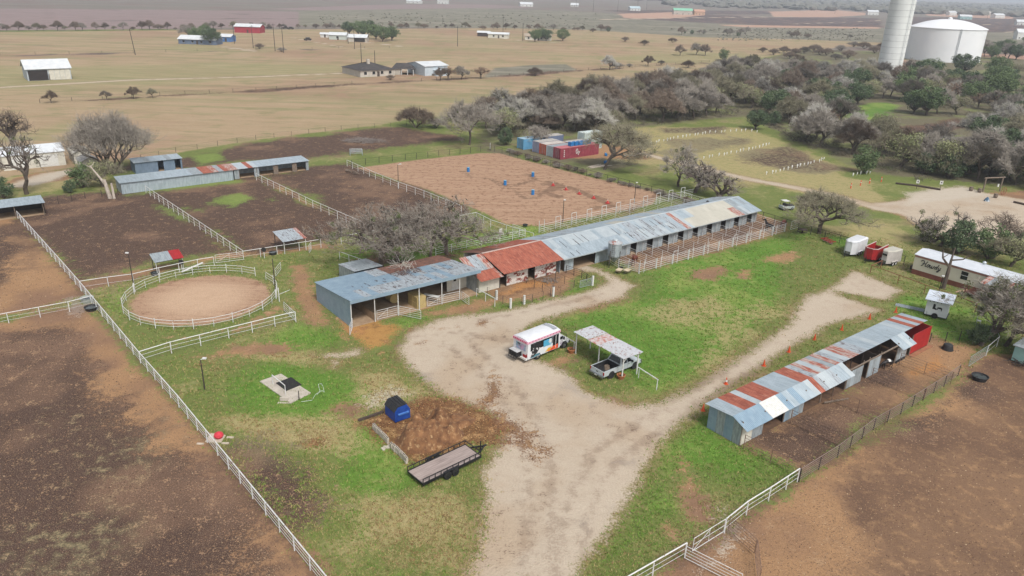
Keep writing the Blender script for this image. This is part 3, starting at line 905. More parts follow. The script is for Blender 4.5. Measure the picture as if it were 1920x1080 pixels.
GLASS = mat('dark_glass', C(40, 46, 52, 1.6), C(30, 34, 40, 1.6), 1.0, 0.12, spec=0.6)
CHROME = mat('bright_metal', C(190, 192, 194), C(160, 162, 166), 3.0, 0.25, 0.8)
ORANGE = mat('cone_orange', C(236, 96, 50), C(216, 80, 42), 4.0, 0.55)
BLUEBIN = mat('blue_steel_paint', C(38, 84, 172), C(28, 66, 146), 2.0, 0.45, c3=C(70, 104, 170), lo3=0.66, hi3=0.8)
BLUEPL = mat('blue_plastic', C(40, 130, 196), C(30, 112, 178), 2.0, 0.45)
HAY = mat('hay', C(206, 184, 128), C(176, 152, 100), 9.0, 0.95, bump=0.5)
SOIL = mat('barn_floor_soil', C(190, 164, 134), C(164, 136, 108), 1.2, 0.95)

AX = RAD(38.2)
EA, EB = Vector((math.cos(AX), math.sin(AX), 0)), Vector((-math.sin(AX), math.cos(AX), 0))


def AB(a, b, z=0.0):
    """a runs along the long stable, b away from the yard"""
    return EA * a + EB * b + Vector((0, 0, z))


def toAB(p):
    return (p.x * EA.x + p.y * EA.y, p.x * EB.x + p.y * EB.y)


def sheet_mesh(w, L, ribs, m, name='roof_sheet', h=0.022):
    """one ribbed metal sheet: x across, y up the slope, lying in z = 0"""
    key = (round(w, 2), round(L, 2), ribs, m.name, name)
    if key in SHEETS:
        return SHEETS[key]
    prof = []
    for k in range(ribs):
        x = w * k / ribs
        d = w / ribs
        prof += [(x, 0), (x + d * 0.55, 0), (x + d * 0.68, h), (x + d * 0.87, h)]
    prof.append((w, 0))
    b = MB()
    for (x0, z0), (x1, z1) in zip(prof[:-1], prof[1:]):
        b.face([(x0, 0, z0), (x1, 0, z1), (x1, L, z1), (x0, L, z0)])
    b.face([(0, 0, -0.004), (0, L, -0.004), (w, L, -0.004), (w, 0, -0.004)])
    SHEETS[key] = b.mesh(name, m)
    return SHEETS[key]


SHEETS = {}
RNG = random.Random(5)


def roof_slope(parent, x0, x1, ye, ze, yr, zr, pick, w=0.95, ribs=4, courses=1, name='roof_sheet', lap=0.12):
    """ribbed sheets laid side by side from the eave (ye, ze) to the ridge (yr, zr), local axes of the parent"""
    dy, dz = yr - ye, zr - ze
    L = math.hypot(dy, dz)
    n = max(1, round((x1 - x0) / w))
    w = (x1 - x0) / n
    t = math.atan2(dz, abs(dy))
    flip = dy < 0
    for c in range(courses):
        l0 = L * c / courses
        Lc = L / courses + (lap if c < courses - 1 else 0)
        for k in range(n):
            m = pick((k + 0.5) / n, c)
            if m is None:
                continue
            me = sheet_mesh(w * 1.01, Lc, ribs, m, name)
            jit = RNG.uniform(0, 0.008) + 0.012 * c + (k % 2) * 0.004
            yy = ye + (dy / L) * l0
            zz = ze + (dz / L) * l0 + jit
            if not flip:
                inst(name, me, parent, (x0 + k * w, yy, zz), (t, RNG.uniform(-.003, .003), 0))
            else:
                inst(name, me, parent, (x0 + (k + 1) * w, yy, zz), (t, RNG.uniform(-.003, .003), math.pi))


def wall_sheets(parent, a, b, z0, z1a, z1b, mpick, w=0.9, name='wall_sheet', ribs=3, out=1):
    """upright ribbed sheets between two local points a and b; the top runs from z1a to z1b"""
    a, b = Vector((a[0], a[1], 0)), Vector((b[0], b[1], 0))
    d = b - a
    n = max(1, round(d.length / w))
    ww = d.length / n
    r = math.atan2(d.y, d.x)
    for k in range(n):
        h = z1a + (z1b - z1a) * (k + 0.5) / n - z0
        me = sheet_mesh(ww * 1.005, h, ribs, mpick(k), name, 0.018)
        p = a + d * (k / n)
        inst(name, me, parent, (p.x, p.y, z0), (math.pi / 2, 0, r))


def pick_of(*ms):
    seq = list(ms)
    return lambda *q: RNG.choice(seq)


POST = {}


def post_mesh(h, r, m, n=6, name='post'):
    key = (round(h, 3), round(r, 3), m.name, n)
    if key not in POST:
        b = MB()
        b.tube((0, 0, -0.15), (0, 0, h), r, n)
        POST[key] = b.mesh(name, m)
    return POST[key]


def fence(name, label, pts, h=1.3, r=0.045, rails=(0.03, 0.012), zs=None, spacing=2.5, m=None, group=None, close=False, mpost=None, cat='fence', top=True, mesh=None):
    """posts as single parts, one top rail and lower rails per straight run; pts are world points"""
    m = m or PIPE
    mpost = mpost or m
    pts = [Vector((p[0], p[1], 0)) for p in pts]
    t = thing(name, label, cat, pts[0], 0, group)
    o = pts[0]
    zs = zs if zs is not None else [h * 0.36, h * 0.68]
    done = False
    for i, (p, q) in enumerate(zip(pts[:-1], pts[1:])):
        d = q - p
        n = max(1, round(d.length / spacing))
        for k in range(n + (1 if i == len(pts) - 2 and not close else 0)):
            w = p + d * (k / n) - o
            inst('post', post_mesh(h, r, mpost), t, (w.x, w.y, 0), (RNG.uniform(-.012, .012), RNG.uniform(-.012, .012), RNG.uniform(0, 1)))
        if top:
            MB().tube(p - o + Vector((0, 0, h)), q - o + Vector((0, 0, h)), rails[0], 6).build('top_rail', m, t)
        for z in zs:
            MB().tube(p - o + Vector((0, 0, z)), q - o + Vector((0, 0, z)), rails[1], 4).build('rail', m, t)
    return t


def gate(name, label, p, q, h=1.25, m=None, bars=4, brace=True, r=0.025, cat='gate', group=None, cross=False):
    m = m or PIPE
    p, q = Vector((p[0], p[1], 0)), Vector((q[0], q[1], 0))
    t = thing(name, label, cat, p, 0, group)
    d = q - p
    Z = Vector((0, 0, 1))
    f = MB()
    for a, b in ((Z * 0.2, Z * h), (d + Z * 0.2, d + Z * h), (Z * h, d + Z * h), (Z * 0.2, d + Z * 0.2)):
        f.tube(a, b, r, 5)
    f.build('gate_frame', m, t)
    for k in range(1, bars):
        z = 0.2 + (h - 0.2) * k / bars
        MB().tube(Z * z, d + Z * z, r * 0.7, 4).build('bar', m, t)
    if brace:
        MB().tube(Z * 0.2, d * 0.55 + Z * h, r * 0.7, 4).build('brace', m, t)
        MB().tube(d * 0.5 + Z * 0.2, d * 0.5 + Z * h, r * 0.7, 4).build('brace', m, t)
    return t


def uprights(parent, pts, z1, r, m, name='post', z0=-0.1):
    for p in pts:
        MB().tube((p[0], p[1], z0), (p[0], p[1], z1 if not callable(z1) else z1(p)), r, 6).build(name, m, parent)


# ---------------------------------------------------------------- the long stable
def build_stable():
    a0, a1 = 66.5, 112.6
    t = thing('stable', 'long stable with pale metal roof and stall doors facing white pipe runs', 'stable', AB(a0, 73.0), AX)
    L = a1 - a0
    ze, zr, yr, yb = 2.25, 3.6, 5.1, 10.3

    def pick_front(f, c):
        if f > 0.99:
            return GALV
        if 0.62 < f < 0.9 and not (c == 1 and f < 0.67):
            if 0.86 < f < 0.9 and c == 0:
                return RUST2
            return BEIGE
        if 0.30 < f < 0.55:
            return RNG.choice([STREAK, GALV, STREAK, GALV3])
        if f > 0.9:
            return RNG.choice([GALV, GALV3, GALV2])
        if 0.55 < f < 0.62:
            return RNG.choice([GALV3, RUST2, GALV])
        return RNG.choice([GALV, GALV, GALV3, GALV])

    def pick_back(f, c):
        if f < 0.2:
            return RNG.choice([STREAK, GALV, GALV2])
        if f > 0.6:
            return RNG.choice([STREAK, GALV2, GALV])
        return RNG.choice([BEIGE if f > 0.3 else GALV, GALV, GALV])
    roof_slope(t, 0, L, -0.05, ze, yr, zr, pick_front, 0.95, 4, 2)
    roof_slope(t, 0, L, yb + 0.05, ze, yr, zr, pick_back, 0.95, 4, 2)
    rc = MB()
    rc.face([(0, yr - 0.22, zr - 0.02), (L, yr - 0.22, zr - 0.02), (L, yr, zr + 0.06), (0, yr, zr + 0.06)])
    rc.face([(0, yr, zr + 0.06), (L, yr, zr + 0.06), (L, yr + 0.22, zr - 0.02), (0, yr + 0.22, zr - 0.02)])
    rc.build('ridge_cap', GALV3, t)
    SEAM = mat('open_seam', C(92, 74, 70), C(70, 58, 56), 3, .9)
    for k in range(26):
        x = L * RNG.uniform(.3, .56) if k < 18 else L * RNG.uniform(.04, .3)
        s0 = RNG.uniform(.02, .6)
        s1 = min(.97, s0 + RNG.uniform(.12, .5))
        MB().bar((x, -.05 + (yr + .05) * s0, ze + (zr - ze) * s0 + .035), (x, -.05 + (yr + .05) * s1, ze + (zr - ze) * s1 + .035), .07, .02).build('seam_gap', SEAM, t)
    wy = 0.75
    # solid inner walls, so that the doors look into a dark barn
    back = MB()
    back.box(0, L, 9.3, 9.38, 0, 2.35)
    back.build('back_wall', GALV2, t)
    for x in (0.06, L - 0.06):
        e = MB()
        e.prism(None, [(x - .05, wy, 0), (x - .05, 9.3, 0), (x - .05, 9.3, 2.35), (x - .05, yr, zr - .1), (x - .05, wy, 2.35)], [(x + .05, wy, 0), (x + .05, 9.3, 0), (x + .05, 9.3, 2.35), (x + .05, yr, zr - .1), (x + .05, wy, 2.35)])
        e.build('gable_wall', GALV2, t)
    mid = MB()
    mid.box(0.2, 2.6, 4.6, 4.66, 0, 2.8)
    mid.box(7.0, L - .2, 4.6, 4.66, 0, 2.8)
    mid.build('aisle_wall', DWOOD, t)
    MB().box(0, L, wy - 0.02, 9.3, 0.006, 0.03).build('stall_floor', SOIL, t)
    # stall fronts: sheets with a 1.2 m opening at every stall
    ops = [81.4 + 3.62 * k - a0 for k in range(9)]
    edges = [6.9]
    for o in ops:
        edges += [o - 0.62, o + 0.62]
    edges.append(L)
    segs = [(0.9, 2.6)] + list(zip(edges[0::2], edges[1::2]))
    for x0, x1 in segs:
        wall_sheets(t, (x0, wy), (x1, wy), 0.05, 2.34, 2.34, lambda k: RNG.choice([GALV, GALV2, GALV2]), 0.8)
    for i, o in enumerate(ops):
        d = MB()
        d.box(o + 0.64, o + 1.85, wy - 0.06, wy - 0.03, 0.12, 2.0)
        d.build('stall_door', GALV2, t)
        f = MB()
        for x in (o - 0.66, o + 0.6):
            f.box(x, x + 0.07, wy - 0.05, wy + 0.05, 0, 2.3)
        f.box(o - 0.66, o + 0.67, wy - 0.05, wy + 0.05, 2.02, 2.1)
        f.build('door_frame', DWOOD, t)
        p = MB()
        p.box(o - 1.85, o - 1.8, wy, 4.6, 0, 2.2)
        p.build('stall_partition', DWOOD, t)
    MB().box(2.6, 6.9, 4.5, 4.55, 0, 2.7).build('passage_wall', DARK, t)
    l = MB().box(6.2, 6.4, wy - 0.16, wy - 0.02, 1.75, 1.95)
    l.build('wall_lamp', WHITE, t)
    v = MB().lathe([(0.22, 0), (0.22, 0.2), (0.3, 0.22), (0.02, 0.4)], 10, (39, 6.3, 3.2))
    v.build('roof_vent', BLACKP, t)
    MB().bar((0, -0.04, ze - 0.06), (L, -0.04, ze - 0.06), 0.05, 0.12).build('eave_trim', GALV3, t)


build_stable()

# stall runs in front of the stable
fr = [AB(75.9 + 3.57 * k, 67.2) for k in range(11)]
for k in range(11):
    a = 75.9 + 3.57 * k
    nm = 'white pipe divider between stall runs, %s from the grain silo' % ordinal(k)
    fence('run_divider', nm, [AB(a, 67.35), AB(a + 0.25, 73.5)], 1.55, 0.04, (0.026, 0.02), [0.35, 0.65, 0.95, 1.25], 2.1, group='pipe dividers between the stall runs')
for k in range(10):
    a = 75.9 + 3.57 * k
    t = thing('run_gate', 'white pipe gate closing a stall run, %s from the grain silo' % ordinal(k), 'gate', AB(a, 67.2), AX, 'gates of the stall runs')
    tall = 2.0 if k in (0, 2, 4, 6, 7) else 1.75
    for x in (0.0, 0.95):
        MB().tube((x, 0, -0.1), (x, 0, tall), 0.04, 6).build('post', PIPE, t)
    for z in (0.3, 0.62, 0.94, 1.25, 1.5):
        MB().tube((0, 0, z), (3.5, 0, z), 0.024, 5).build('rail', PIPE, t)
    MB().tube((3.5, 0, 0.1), (3.5, 0, 1.6), 0.035, 6).build('post', PIPE, t)
    if tall == 2.0 and k in (2, 6):
        MB().tube((0, 0, tall), (0.95, 0, tall), 0.035, 6).build('header', PIPE, t)
gate('pipe_gate', 'white pipe gate at the far end of the stall runs', AB(113.2, 67.2), AB(115.6, 67.25), 1.6, None, 4, False)
# runs behind the stable, with tall gate frames
for k in range(11):
    a = 75.6 + 3.72 * k
    b = 89.4 + 0.19 * k
    t = thing('run_gate', 'tall white gate frame of a back run facing the arena, %s from the yard' % ordinal(k), 'gate', AB(a, b), AX, 'tall gate frames behind the stable')
    for x in (0, 1.1):
        MB().tube((x, 0, -0.1), (x, 0, 2.15), 0.045, 6).build('post', PIPE, t)
    if k > 0:
        MB().tube((0, 0, 2.15), (1.1, 0, 2.15), 0.04, 6).build('header', PIPE, t)
    for z in (0.35, 0.7, 1.05, 1.4):
        MB().tube((0, 0, z), (3.68, 0, z), 0.024, 5).build('rail', PIPE, t)
    fence('run_divider', 'white pipe divider of the back runs, %s from the yard' % ordinal(k), [AB(a, b - 0.1), AB(a, 83.6)], 1.4, 0.035, (0.026, 0.02), [0.35, 0.7, 1.05], 3, group='pipe dividers of the back runs')


# ---------------------------------------------------------------- red roofed barn between stable and hay shed
def build_red_barn():
    a0, L = 56.0, 10.45
    t = thing('red_roofed_barn', 'low barn with rusty red tin roof and peeling white board wall', 'barn', AB(a0, 73.0), AX)
    ze, zr, yr, yb = 2.3, 3.65, 5.1, 10.3
    roof_slope(t, 0, L, -0.1, ze, yr, zr, lambda f, c: RUST, 0.75, 3, 2)
    roof_slope(t, 0, L, yb, ze, yr, zr, lambda f, c: RUST if f > 0.35 else DIRTY, 0.75, 3, 2)
    MB().bar((0, yr, zr + 0.03), (L, yr, zr + 0.03), 0.28, 0.05).build('ridge_cap', mat('pale_ridge', C(214, 190, 178)), t)
    y = 0.95
    for x0, x1 in ((1.15, 4.9), (6.05, 10.0)):
        n = 7
        for k in range(n):
            z0 = 0.06 + 2.3 * k / n
            MB().box(x0, x1, y + RNG.uniform(-.012, .012), y + 0.06, z0, z0 + 2.3 / n - 0.012).build('wall_board', PEEL, t)
    MB().box(0, 1.15, y, y + .05, 2.05, 2.35).build('lintel', PEEL, t)
    MB().box(4.9, 6.05, y, y + .05, 2.05, 2.35).build('lintel', PEEL, t)
    for x in (0.05, 1.12, 4.87, 6.02, 9.98):
        MB().box(x, x + 0.1, y - 0.03, y + 0.09, 0, 2.3).build('post', DWOOD, t)
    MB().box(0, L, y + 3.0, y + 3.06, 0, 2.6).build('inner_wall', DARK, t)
    MB().box(0, L, 9.4, 9.46, 0, 2.35).build('back_wall', CREAM, t)
    MB().box(0, L, y, 9.4, 0.006, 0.02).build('barn_floor', SOIL, t)


build_red_barn()


def build_cream_shed():
    t = thing('feed_room', 'cream metal lean-to with half rusty tin roof beside the hay shed', 'shed', AB(52.6, 73.2), AX)
    roof_slope(t, -0.2, 3.5, -0.15, 1.95, 2.0, 2.5, lambda f, c: RUST if f < 0.85 else RUST2, 0.55, 3, 1)
    roof_slope(t, -0.2, 3.5, 2.0, 2.52, 5.1, 3.62, lambda f, c: RNG.choice([GALV2, STREAK, RUST2]), 0.55, 3, 1)
    wall_sheets(t, (0.1, 0.75), (3.4, 0.75), 0.04, 2.1, 2.1, lambda k: CREAM, 0.5)
    wall_sheets(t, (0.1, 5.0), (0.1, 0.75), 0.04, 3.2, 2.1, lambda k: CREAM, 0.6)
    MB().box(0.2, 3.4, 0.9, 5.0, 0.006, 0.03).build('floor', SOIL, t)


build_cream_shed()


def build_hay_shed():
    a0 = 34.2
    t = thing('hay_shed', 'open fronted hay shed with bluish metal walls, white posts and leaf strewn roof', 'shed', AB(a0, 73.6), AX)
    L, W, zf, zb = 18.3, 9.7, 3.55, 2.5

    def pick(f, c):
        if c == 0:
            return RNG.choice([STREAK, STREAK, BLUEGALV]) if f > 0.12 else BLUEGALV
        if c == 1:
            return BLUEGALV if f < 0.42 else RNG.choice([BLUEGALV, STREAK])
        return BLUEGALV if f < 0.35 else (DIRTY if f > 0.5 else RNG.choice([BLUEGALV, DIRTY, STREAK]))
    roof_slope(t, -0.15, L, -0.25, zf, W + 0.1, zb, pick, 0.95, 4, 3)
    MB().box(-0.15, L, -0.3, -0.26, zf - 0.42, zf + 0.03).build('fascia', BLUEGALV, t)
    SM = mat('rust_fleck', C(104, 82, 78), C(80, 66, 64), 3, .9)
    for k in range(46):
        x, y = RNG.uniform(1.5, L - .5), RNG.choice([.5, 1.4, 2.3, 3.4, 4.4]) + RNG.uniform(-.12, .12)
        l_ = RNG.uniform(.3, .7)
        z_ = lambda q: zf - (zf - zb) * (q + .25) / (W + .35) + .045
        MB().bar((x, y, z_(y)), (x, y + l_, z_(y + l_)), .06, .02).build('rust_mark', SM, t)
    wall_sheets(t, (0, W), (0, 0), 0.02, zb - 0.05, zf - 0.05, lambda k: BLUEGALV, 0.95)
    wall_sheets(t, (L, 0.6), (L, W), 0.02, zf - 0.1, zb - 0.05, lambda k: GALV2, 0.95)
    wall_sheets(t, (L, W), (0, W), 0.02, zb - 0.05, zb - 0.05, lambda k: GALV2, 0.95)
    for x in (0.05, 3.1, 6.25, 9.2, 12.5, 15.2):
        MB().tube((x, 0, 0), (x, 0, zf - 0.1), 0.06, 8).build('post', WHITE, t)
    MB().box(15.2, L, 3.0, 3.05, 0, 3.0).build('tack_room_wall', CREAM, t)
    d = MB().box(15.9, 17.0, 2.94, 2.99, 0.05, 2.1).build('door', WHITE, t)
    MB().box(16.2, 16.6, 2.92, 2.938, 1.3, 1.7).build('window', GLASS, d)
    wall_sheets(t, (3.1, 0.1), (3.1, 6.5), 0.02, 0.95, 0.95, lambda k: mat('plank_wall', C(196, 168, 138), C(176, 146, 116), 2.0, 0.8), 1.2, 'partition_board')
    for k in range(6):
        MB().bar((0.1, 0.2 + 1.85 * k, zf - 0.12 - k * 0.2), (L - .1, 0.2 + 1.85 * k, zf - 0.12 - k * 0.2), 0.06, 0.12).build('purlin', DWOOD, t)
    MB().box(0.02, L, 0.02, W, 0.006, 0.02).build('shed_floor', SOIL, t)


build_hay_shed()
for i, (x, y, w, l, h, lab) in enumerate(((43.9, 75.0, 1.3, 2.2, 1.55, 'tall stack of square hay bales behind the white pipe gate'), (41.9, 77.8, 2.0, 2.0, 1.1, 'round hay bale deeper inside the hay shed'))):
    t = thing('hay_stack', lab, 'hay', AB(x, y), AX)
    if i == 0:
        for k in range(4):
            for j in range(2):
                MB().box(-w / 2 + RNG.uniform(-.04, .04), w / 2 + RNG.uniform(-.04, .04), -l / 2 + j * l / 2 + .01, -l / 2 + (j + 1) * l / 2 - .01, k * h / 4 + .005, (k + 1) * h / 4 - .005).build('bale', HAY, t)
    else:
        b = MB()
        prof = [(0.62 * math.cos(q), 0.65 + 0.62 * math.sin(q)) for q in [2 * math.pi * k / 18 for k in range(18)]]
        b.prism(None, [(p[0], -0.7, p[1]) for p in prof], [(p[0], 0.7, p[1]) for p in prof])
        b.build('bale', HAY, t)
t = thing('work_table', 'white board table standing beside the hay bales', 'table', AB(46.0, 75.0), AX + 0.5)
MB().box(-0.3, 0.3, -1.1, 1.1, 0.85, 0.9).build('table_top', WHITE, t)
for sx in (-.25, .25):
    for sy in (-1, 1):
        MB().tube((sx, sy, 0), (sx, sy, 0.85), 0.025, 5).build('leg', WHITE, t)
gate('pipe_gate', 'white pipe gate standing closed under the hay shed roof', AB(37.6, 73.7), AB(40.4, 73.65), 1.3)
gate('pipe_gate', 'white pipe gate swung out from the hay shed post', AB(40.5, 73.5), AB(42.0, 70.9), 1.3)
gate('pipe_gate', 'white pipe gate nearest the feed room door', AB(44.6, 73.7), AB(49.2, 73.3), 1.3)
gate('pipe_gate', 'short white pipe gate swung open at the feed room', AB(49.4, 73.2), AB(49.2, 71.2), 1.3)
gate('pipe_gate', 'small white gate hung at the near corner of the hay shed', AB(34.25, 73.4), AB(33.0, 71.6), 1.3)


def build_lean_shed():
    t = thing('lean_shed', 'little grey metal lean-to behind the hay shed', 'shed', AB(40.0, 84.2), AX)
    roof_slope(t, 0, 4.2, 5.0, 1.9, 0, 2.4, lambda f, c: RNG.choice([GALV2, STREAK]), 0.8)
    wall_sheets(t, (0.05, 4.9), (0.05, 0.05), 0.02, 1.85, 2.35, lambda k: GALV2, 0.9)
    wall_sheets(t, (4.1, 4.9), (0.05, 4.9), 0.02, 1.85, 1.85, lambda k: GALV2, 0.9)
    wall_sheets(t, (4.1, 0.05), (4.1, 4.9), 0.02, 2.35, 1.85, lambda k: GALV2, 0.9)


build_lean_shed()


# ---------------------------------------------------------------- grain silo
def build_silo():
    t = thing('grain_silo', 'round galvanised grain silo on dark legs at the stable corner', 'silo', AB(74.9, 71.4))
    b = MB()
    R = 0.98
    prof = []
    for k in range(13):
        z = 1.75 + 1.9 * k / 12
        prof.append((R + (0.012 if k % 2 else 0.0), z))
    b.lathe([(0.16, 0.75), (R * 0.98, 1.73)] + prof, 24)
    b.build('tank', GALV2, t, smooth=False)
    c = MB().lathe([(R + 0.05, 3.65), (R + 0.05, 3.7), (0.45, 4.02), (0.4, 4.03)], 24)
    c.build('cone_roof', mat('rust_spotted_sheet', C(190, 192, 192), C(168, 170, 172), 2, 0.5, c3=C(160, 100, 84), lo3=0.52, hi3=0.6, scale3=1.5), t)
    MB().lathe([(0.36, 4.0), (0.36, 4.12), (0.3, 4.2), (0.1, 4.24)], 16).build('lid', GALV3, t)
    for k in range(4):
        q = math.pi / 4 + k * math.pi / 2
        MB().tube((1.05 * math.cos(q), 1.05 * math.sin(q), -.1), (1.0 * math.cos(q), 1.0 * math.sin(q), 2.6), 0.05, 6).build('leg', DPOST, t)
    ld = MB()
    q = -1.9
    for s in (-.18, .18):
        ld.tube((1.06 * math.cos(q) + s * math.sin(q), 1.06 * math.sin(q) - s * math.cos(q), 1.2), (1.06 * math.cos(q) + s * math.sin(q), 1.06 * math.sin(q) - s * math.cos(q), 3.7), 0.018, 4)
    for k in range(8):
        z = 1.3 + k * 0.3
        ld.tube((1.06 * math.cos(q) + .18 * math.sin(q), 1.06 * math.sin(q) - .18 * math.cos(q), z), (1.06 * math.cos(q) - .18 * math.sin(q), 1.06 * math.sin(q) + .18 * math.cos(q), z), 0.014, 4)
    ld.build('ladder', DPOST, t)


build_silo()

# ---------------------------------------------------------------- pens before the red barn
t = fence('pen_fence', 'low wire pen fence with white and dark posts before the red roofed barn', [AB(53.2, 72.8), AB(53.2, 67.7), AB(58.4, 67.65)], 1.15, 0.03, (0.008, 0.006), [0.3, 0.6, 0.9], 1.7, m=DPOST, mpost=DPOST)
t = fence('pen_fence', 'dark wire fence parting the two pens before the red roofed barn', [AB(60.2, 73.3), AB(59.8, 67.8)], 1.2, 0.035, (0.01, 0.006), [0.4, 0.8], 1.6, m=DPOST)
t = fence('pen_fence', 'dark wire fence from the red barn corner towards the drive', [AB(64.1, 73.8), AB(64.5, 68.4)], 1.15, 0.035, (0.012, 0.006), [0.4, 0.8], 1.6, m=DPOST)
t = fence('pen_fence', 'board and wire fence beside the stable passage', [AB(67.3, 73.2), AB(67.8, 70.5), AB(67.1, 67.7)], 1.15, 0.05, (0.03, 0.02), [0.3, 0.6, 0.9], 1.2, m=DPOST)
for a, b, h, lab in ((53.3, 70.9, 1.3, 'white wooden post standing between hitch rail and pen'), (53.15, 67.72, 1.35, 'white corner post of the pen before the red roofed barn'), (55.4, 67.8, 1.2, 'white gate post of the pen before the red roofed barn'), (60.15, 67.66, 1.45, 'thick white post with dark top in the middle of the pen row'), (67.15, 67.6, 1.4, 'white post at the blue grey gate by the drive')):
    t = thing('wooden_post', lab, 'post', AB(a, b), AX)
    MB().box(-.12, .12, -.1, .1, -.1, h).build('post_shaft', WHITE, t)
    MB().box(-.125, .125, -.105, .105, h - 0.02, h + 0.02).build('post_cap', DWOOD if h > 1.4 else WHITE, t)
gate('pipe_gate', 'square rusty wooden gate of the near pen', AB(55.6, 67.8), AB(56.5, 67.6), 1.1, WOOD, 3, False)
gate('pipe_gate', 'rusty pipe gate of the far pen before the red barn', AB(61.5, 67.8), AB(64.0, 68.0), 1.1, DARKPIPE, 4, False)
gate('pipe_gate', 'blue grey pipe gate standing open by the drive', AB(64.9, 67.7), AB(67.0, 67.6), 1.15, GALV, 5, False)
t = thing('hitch_rail', 'white hitching rail beside the feed room', 'rail', AB(51.85, 73.3), 0)
for k in range(3):
    p = (AB(51.85, 69.3) - AB(51.85, 73.3)) * (k / 2)
    MB().tube((p.x, p.y, -.1), (p.x, p.y, 1.1), 0.045, 6).build('post', PIPE, t)
p = AB(51.85, 69.0) - AB(51.85, 73.3)
MB().tube((0, 0, 1.12), (p.x, p.y, 1.12), 0.05, 6).build('top_rail', PIPE, t)
t = thing('brush_heap', 'low heap of grey junk and brush in the far pen', 'heap', AB(63.0, 72.0), AX)
hb = MB()
for k in range(70):
    p = Vector((RNG.gauss(0, .7), RNG.gauss(0, .6), abs(RNG.gauss(.12, .1))))
    hb.bar(p, p + Vector((RNG.uniform(-.6, .6), RNG.uniform(-.6, .6), RNG.uniform(-.05, .2))), 0.05, 0.04)
hb.build('heap', mat('grey_brush', C(150, 142, 134), C(104, 98, 92), 3, 0.9), t)


# ---------------------------------------------------------------- the small stall barn on the right
def build_stall_barn():
    a0, b0 = 51.7, 31.9
    t = thing('stall_barn', 'long low stall barn with patchwork of grey and rusty tin roof sheets, red end wall', 'barn', AB(a0, b0), AX)
    L, zb, zm, zf = 36.3, 2.55, 2.75, 2.0
    rows = {2: 1, 3: 1, 5: 1, 6: 1, 7: 1, 12: 1, 13: 1, 15: 2, 17: 2, 19: 2, 21: 2, 22: 2, 36: 1, 38: 1}

    def pick(f, c):
        k = int(f * 40)
        if k in (0, 1, 4, 8, 9, 10, 11):
            return GALV if k != 4 else GALV3
        q = rows.get(k)
        if q == 1:
            return RUST
        if q == 2:
            return RUST2 if c == 0 else STREAK
        if 12 <= k <= 24:
            return RNG.choice([STREAK, GALV2, GALV3, STREAK])
        return RNG.choice([GALV, GALV3, GALV])
    roof_slope(t, -0.35, L, 4.0, zb, 0.9, zm, lambda f, c: pick(f, c), 0.9, 4, 1)
    # forward awnings in separate lengths
    for x0, x1, ms, dz in ((-0.35, 3.5, [BLUEGALV], 0.0), (3.5, 6.0, [WHITE], 0.03), (6.0, 10.6, [BLUEGALV, GALV], 0.0), (10.6, 15.3, [RUST, STREAK, RUST2, GALV3, RUST], 0.02), (15.3, 17.6, [GALV3, GALV], 0.04), (27.6, 30.6, [GALV, GALV3], 0.0)):
        roof_slope(t, x0, x1, -0.75, zf + dz, 0.95, zm + 0.03 + dz, pick_of(*ms), 0.85, 4, 1, 'awning_sheet')
    # near gable
    g = MB()
    for k in range(4):
        y0, y1 = 0.02 + 0.9 * k, 0.02 + 0.9 * (k + 1)
        g.box(0, 0.05, y0, y1 - 0.01, 0.0, 2.45 if k else 2.3)
    wall_sheets(t, (0.0, 3.7), (0.0, 0.05), 0.02, 2.5, 2.55, lambda k: GALV2 if k % 2 else BLUEGALV, 0.9)
    wall_sheets(t, (L - .2, 3.7), (0.0, 3.7), 0.02, 2.5, 2.5, lambda k: RNG.choice([GALV2, GALV]), 0.9)
    # red end
    MB().box(31.3, 35.6, 0.02, 0.08, 0.12, 2.55).build('red_wall', REDP, t)
    MB().box(35.55, 35.62, 0.08, 3.7, 0.05, 2.5).build('red_end_wall', REDP, t)
    # fronts of the stalls
    for x0, x1, m, z1 in ((0.0, 3.3, CREAM, 2.1), (6.7, 9.9, BLUEGALV, 2.1), (17.7, 20.6, GALV, 2.0), (21.8, 24.2, GALV, 2.2), (27.9, 30.2, GALV, 1.9)):
        wall_sheets(t, (x0, 0.0), (x1, 0.0), 0.06, z1, z1, lambda k: RNG.choice([m, GALV2]), 0.8, 'stall_front')
    for x in (0.05, 3.3, 6.7, 9.9, 13.0, 15.3, 17.6, 20.6, 21.8, 24.2, 27.9, 30.3, 31.2):
        MB().tube((x, 0.05, -.1), (x, 0.05, 2.5), 0.06, 6).build('post', WOOD, t)
        MB().tube((x, 1.9, -.1), (x, 1.9, 2.6), 0.05, 6).build('post', DWOOD, t)
    for x in (3.3, 10.0, 17.5, 24.3, 31.2):
        MB().box(x - .03, x + .03, 0.1, 3.65, 0.0, 1.9).build('partition', DWOOD, t)
    MB().bar((13.0, -0.4, 0.25), (16.0, -1.3, 0.15), 0.12, 0.12).build('loose_beam', WOOD, t)
    MB().bar((17.5, -0.02, 2.25), (27.6, 0.0, 2.25), 0.1, 0.14).build('beam', WOOD, t)
    MB().bar((0, 2.0, 2.55), (L, 2.0, 2.55), 0.1, 0.14).build('beam', DWOOD, t)
    MB().box(0.05, L - 0.6, -.0, 3.7, 0.006, 0.02).build('stall_floor', mat('stall_mud', C(120, 92, 70), C(92, 70, 56), 1.5, 0.95), t)
    tire = MB()
    MB().box(28.0, 30.0, -0.12, -0.04, 0.0, 0.28).build('rubber_skirt', RUBBER, t)
    MB().box(31.0, 36.0, -0.5, 0.0, -.05, 0.06).build('footing', mat('red_soil_footing', C(176, 122, 90), C(150, 104, 78), 2, 0.9), t)


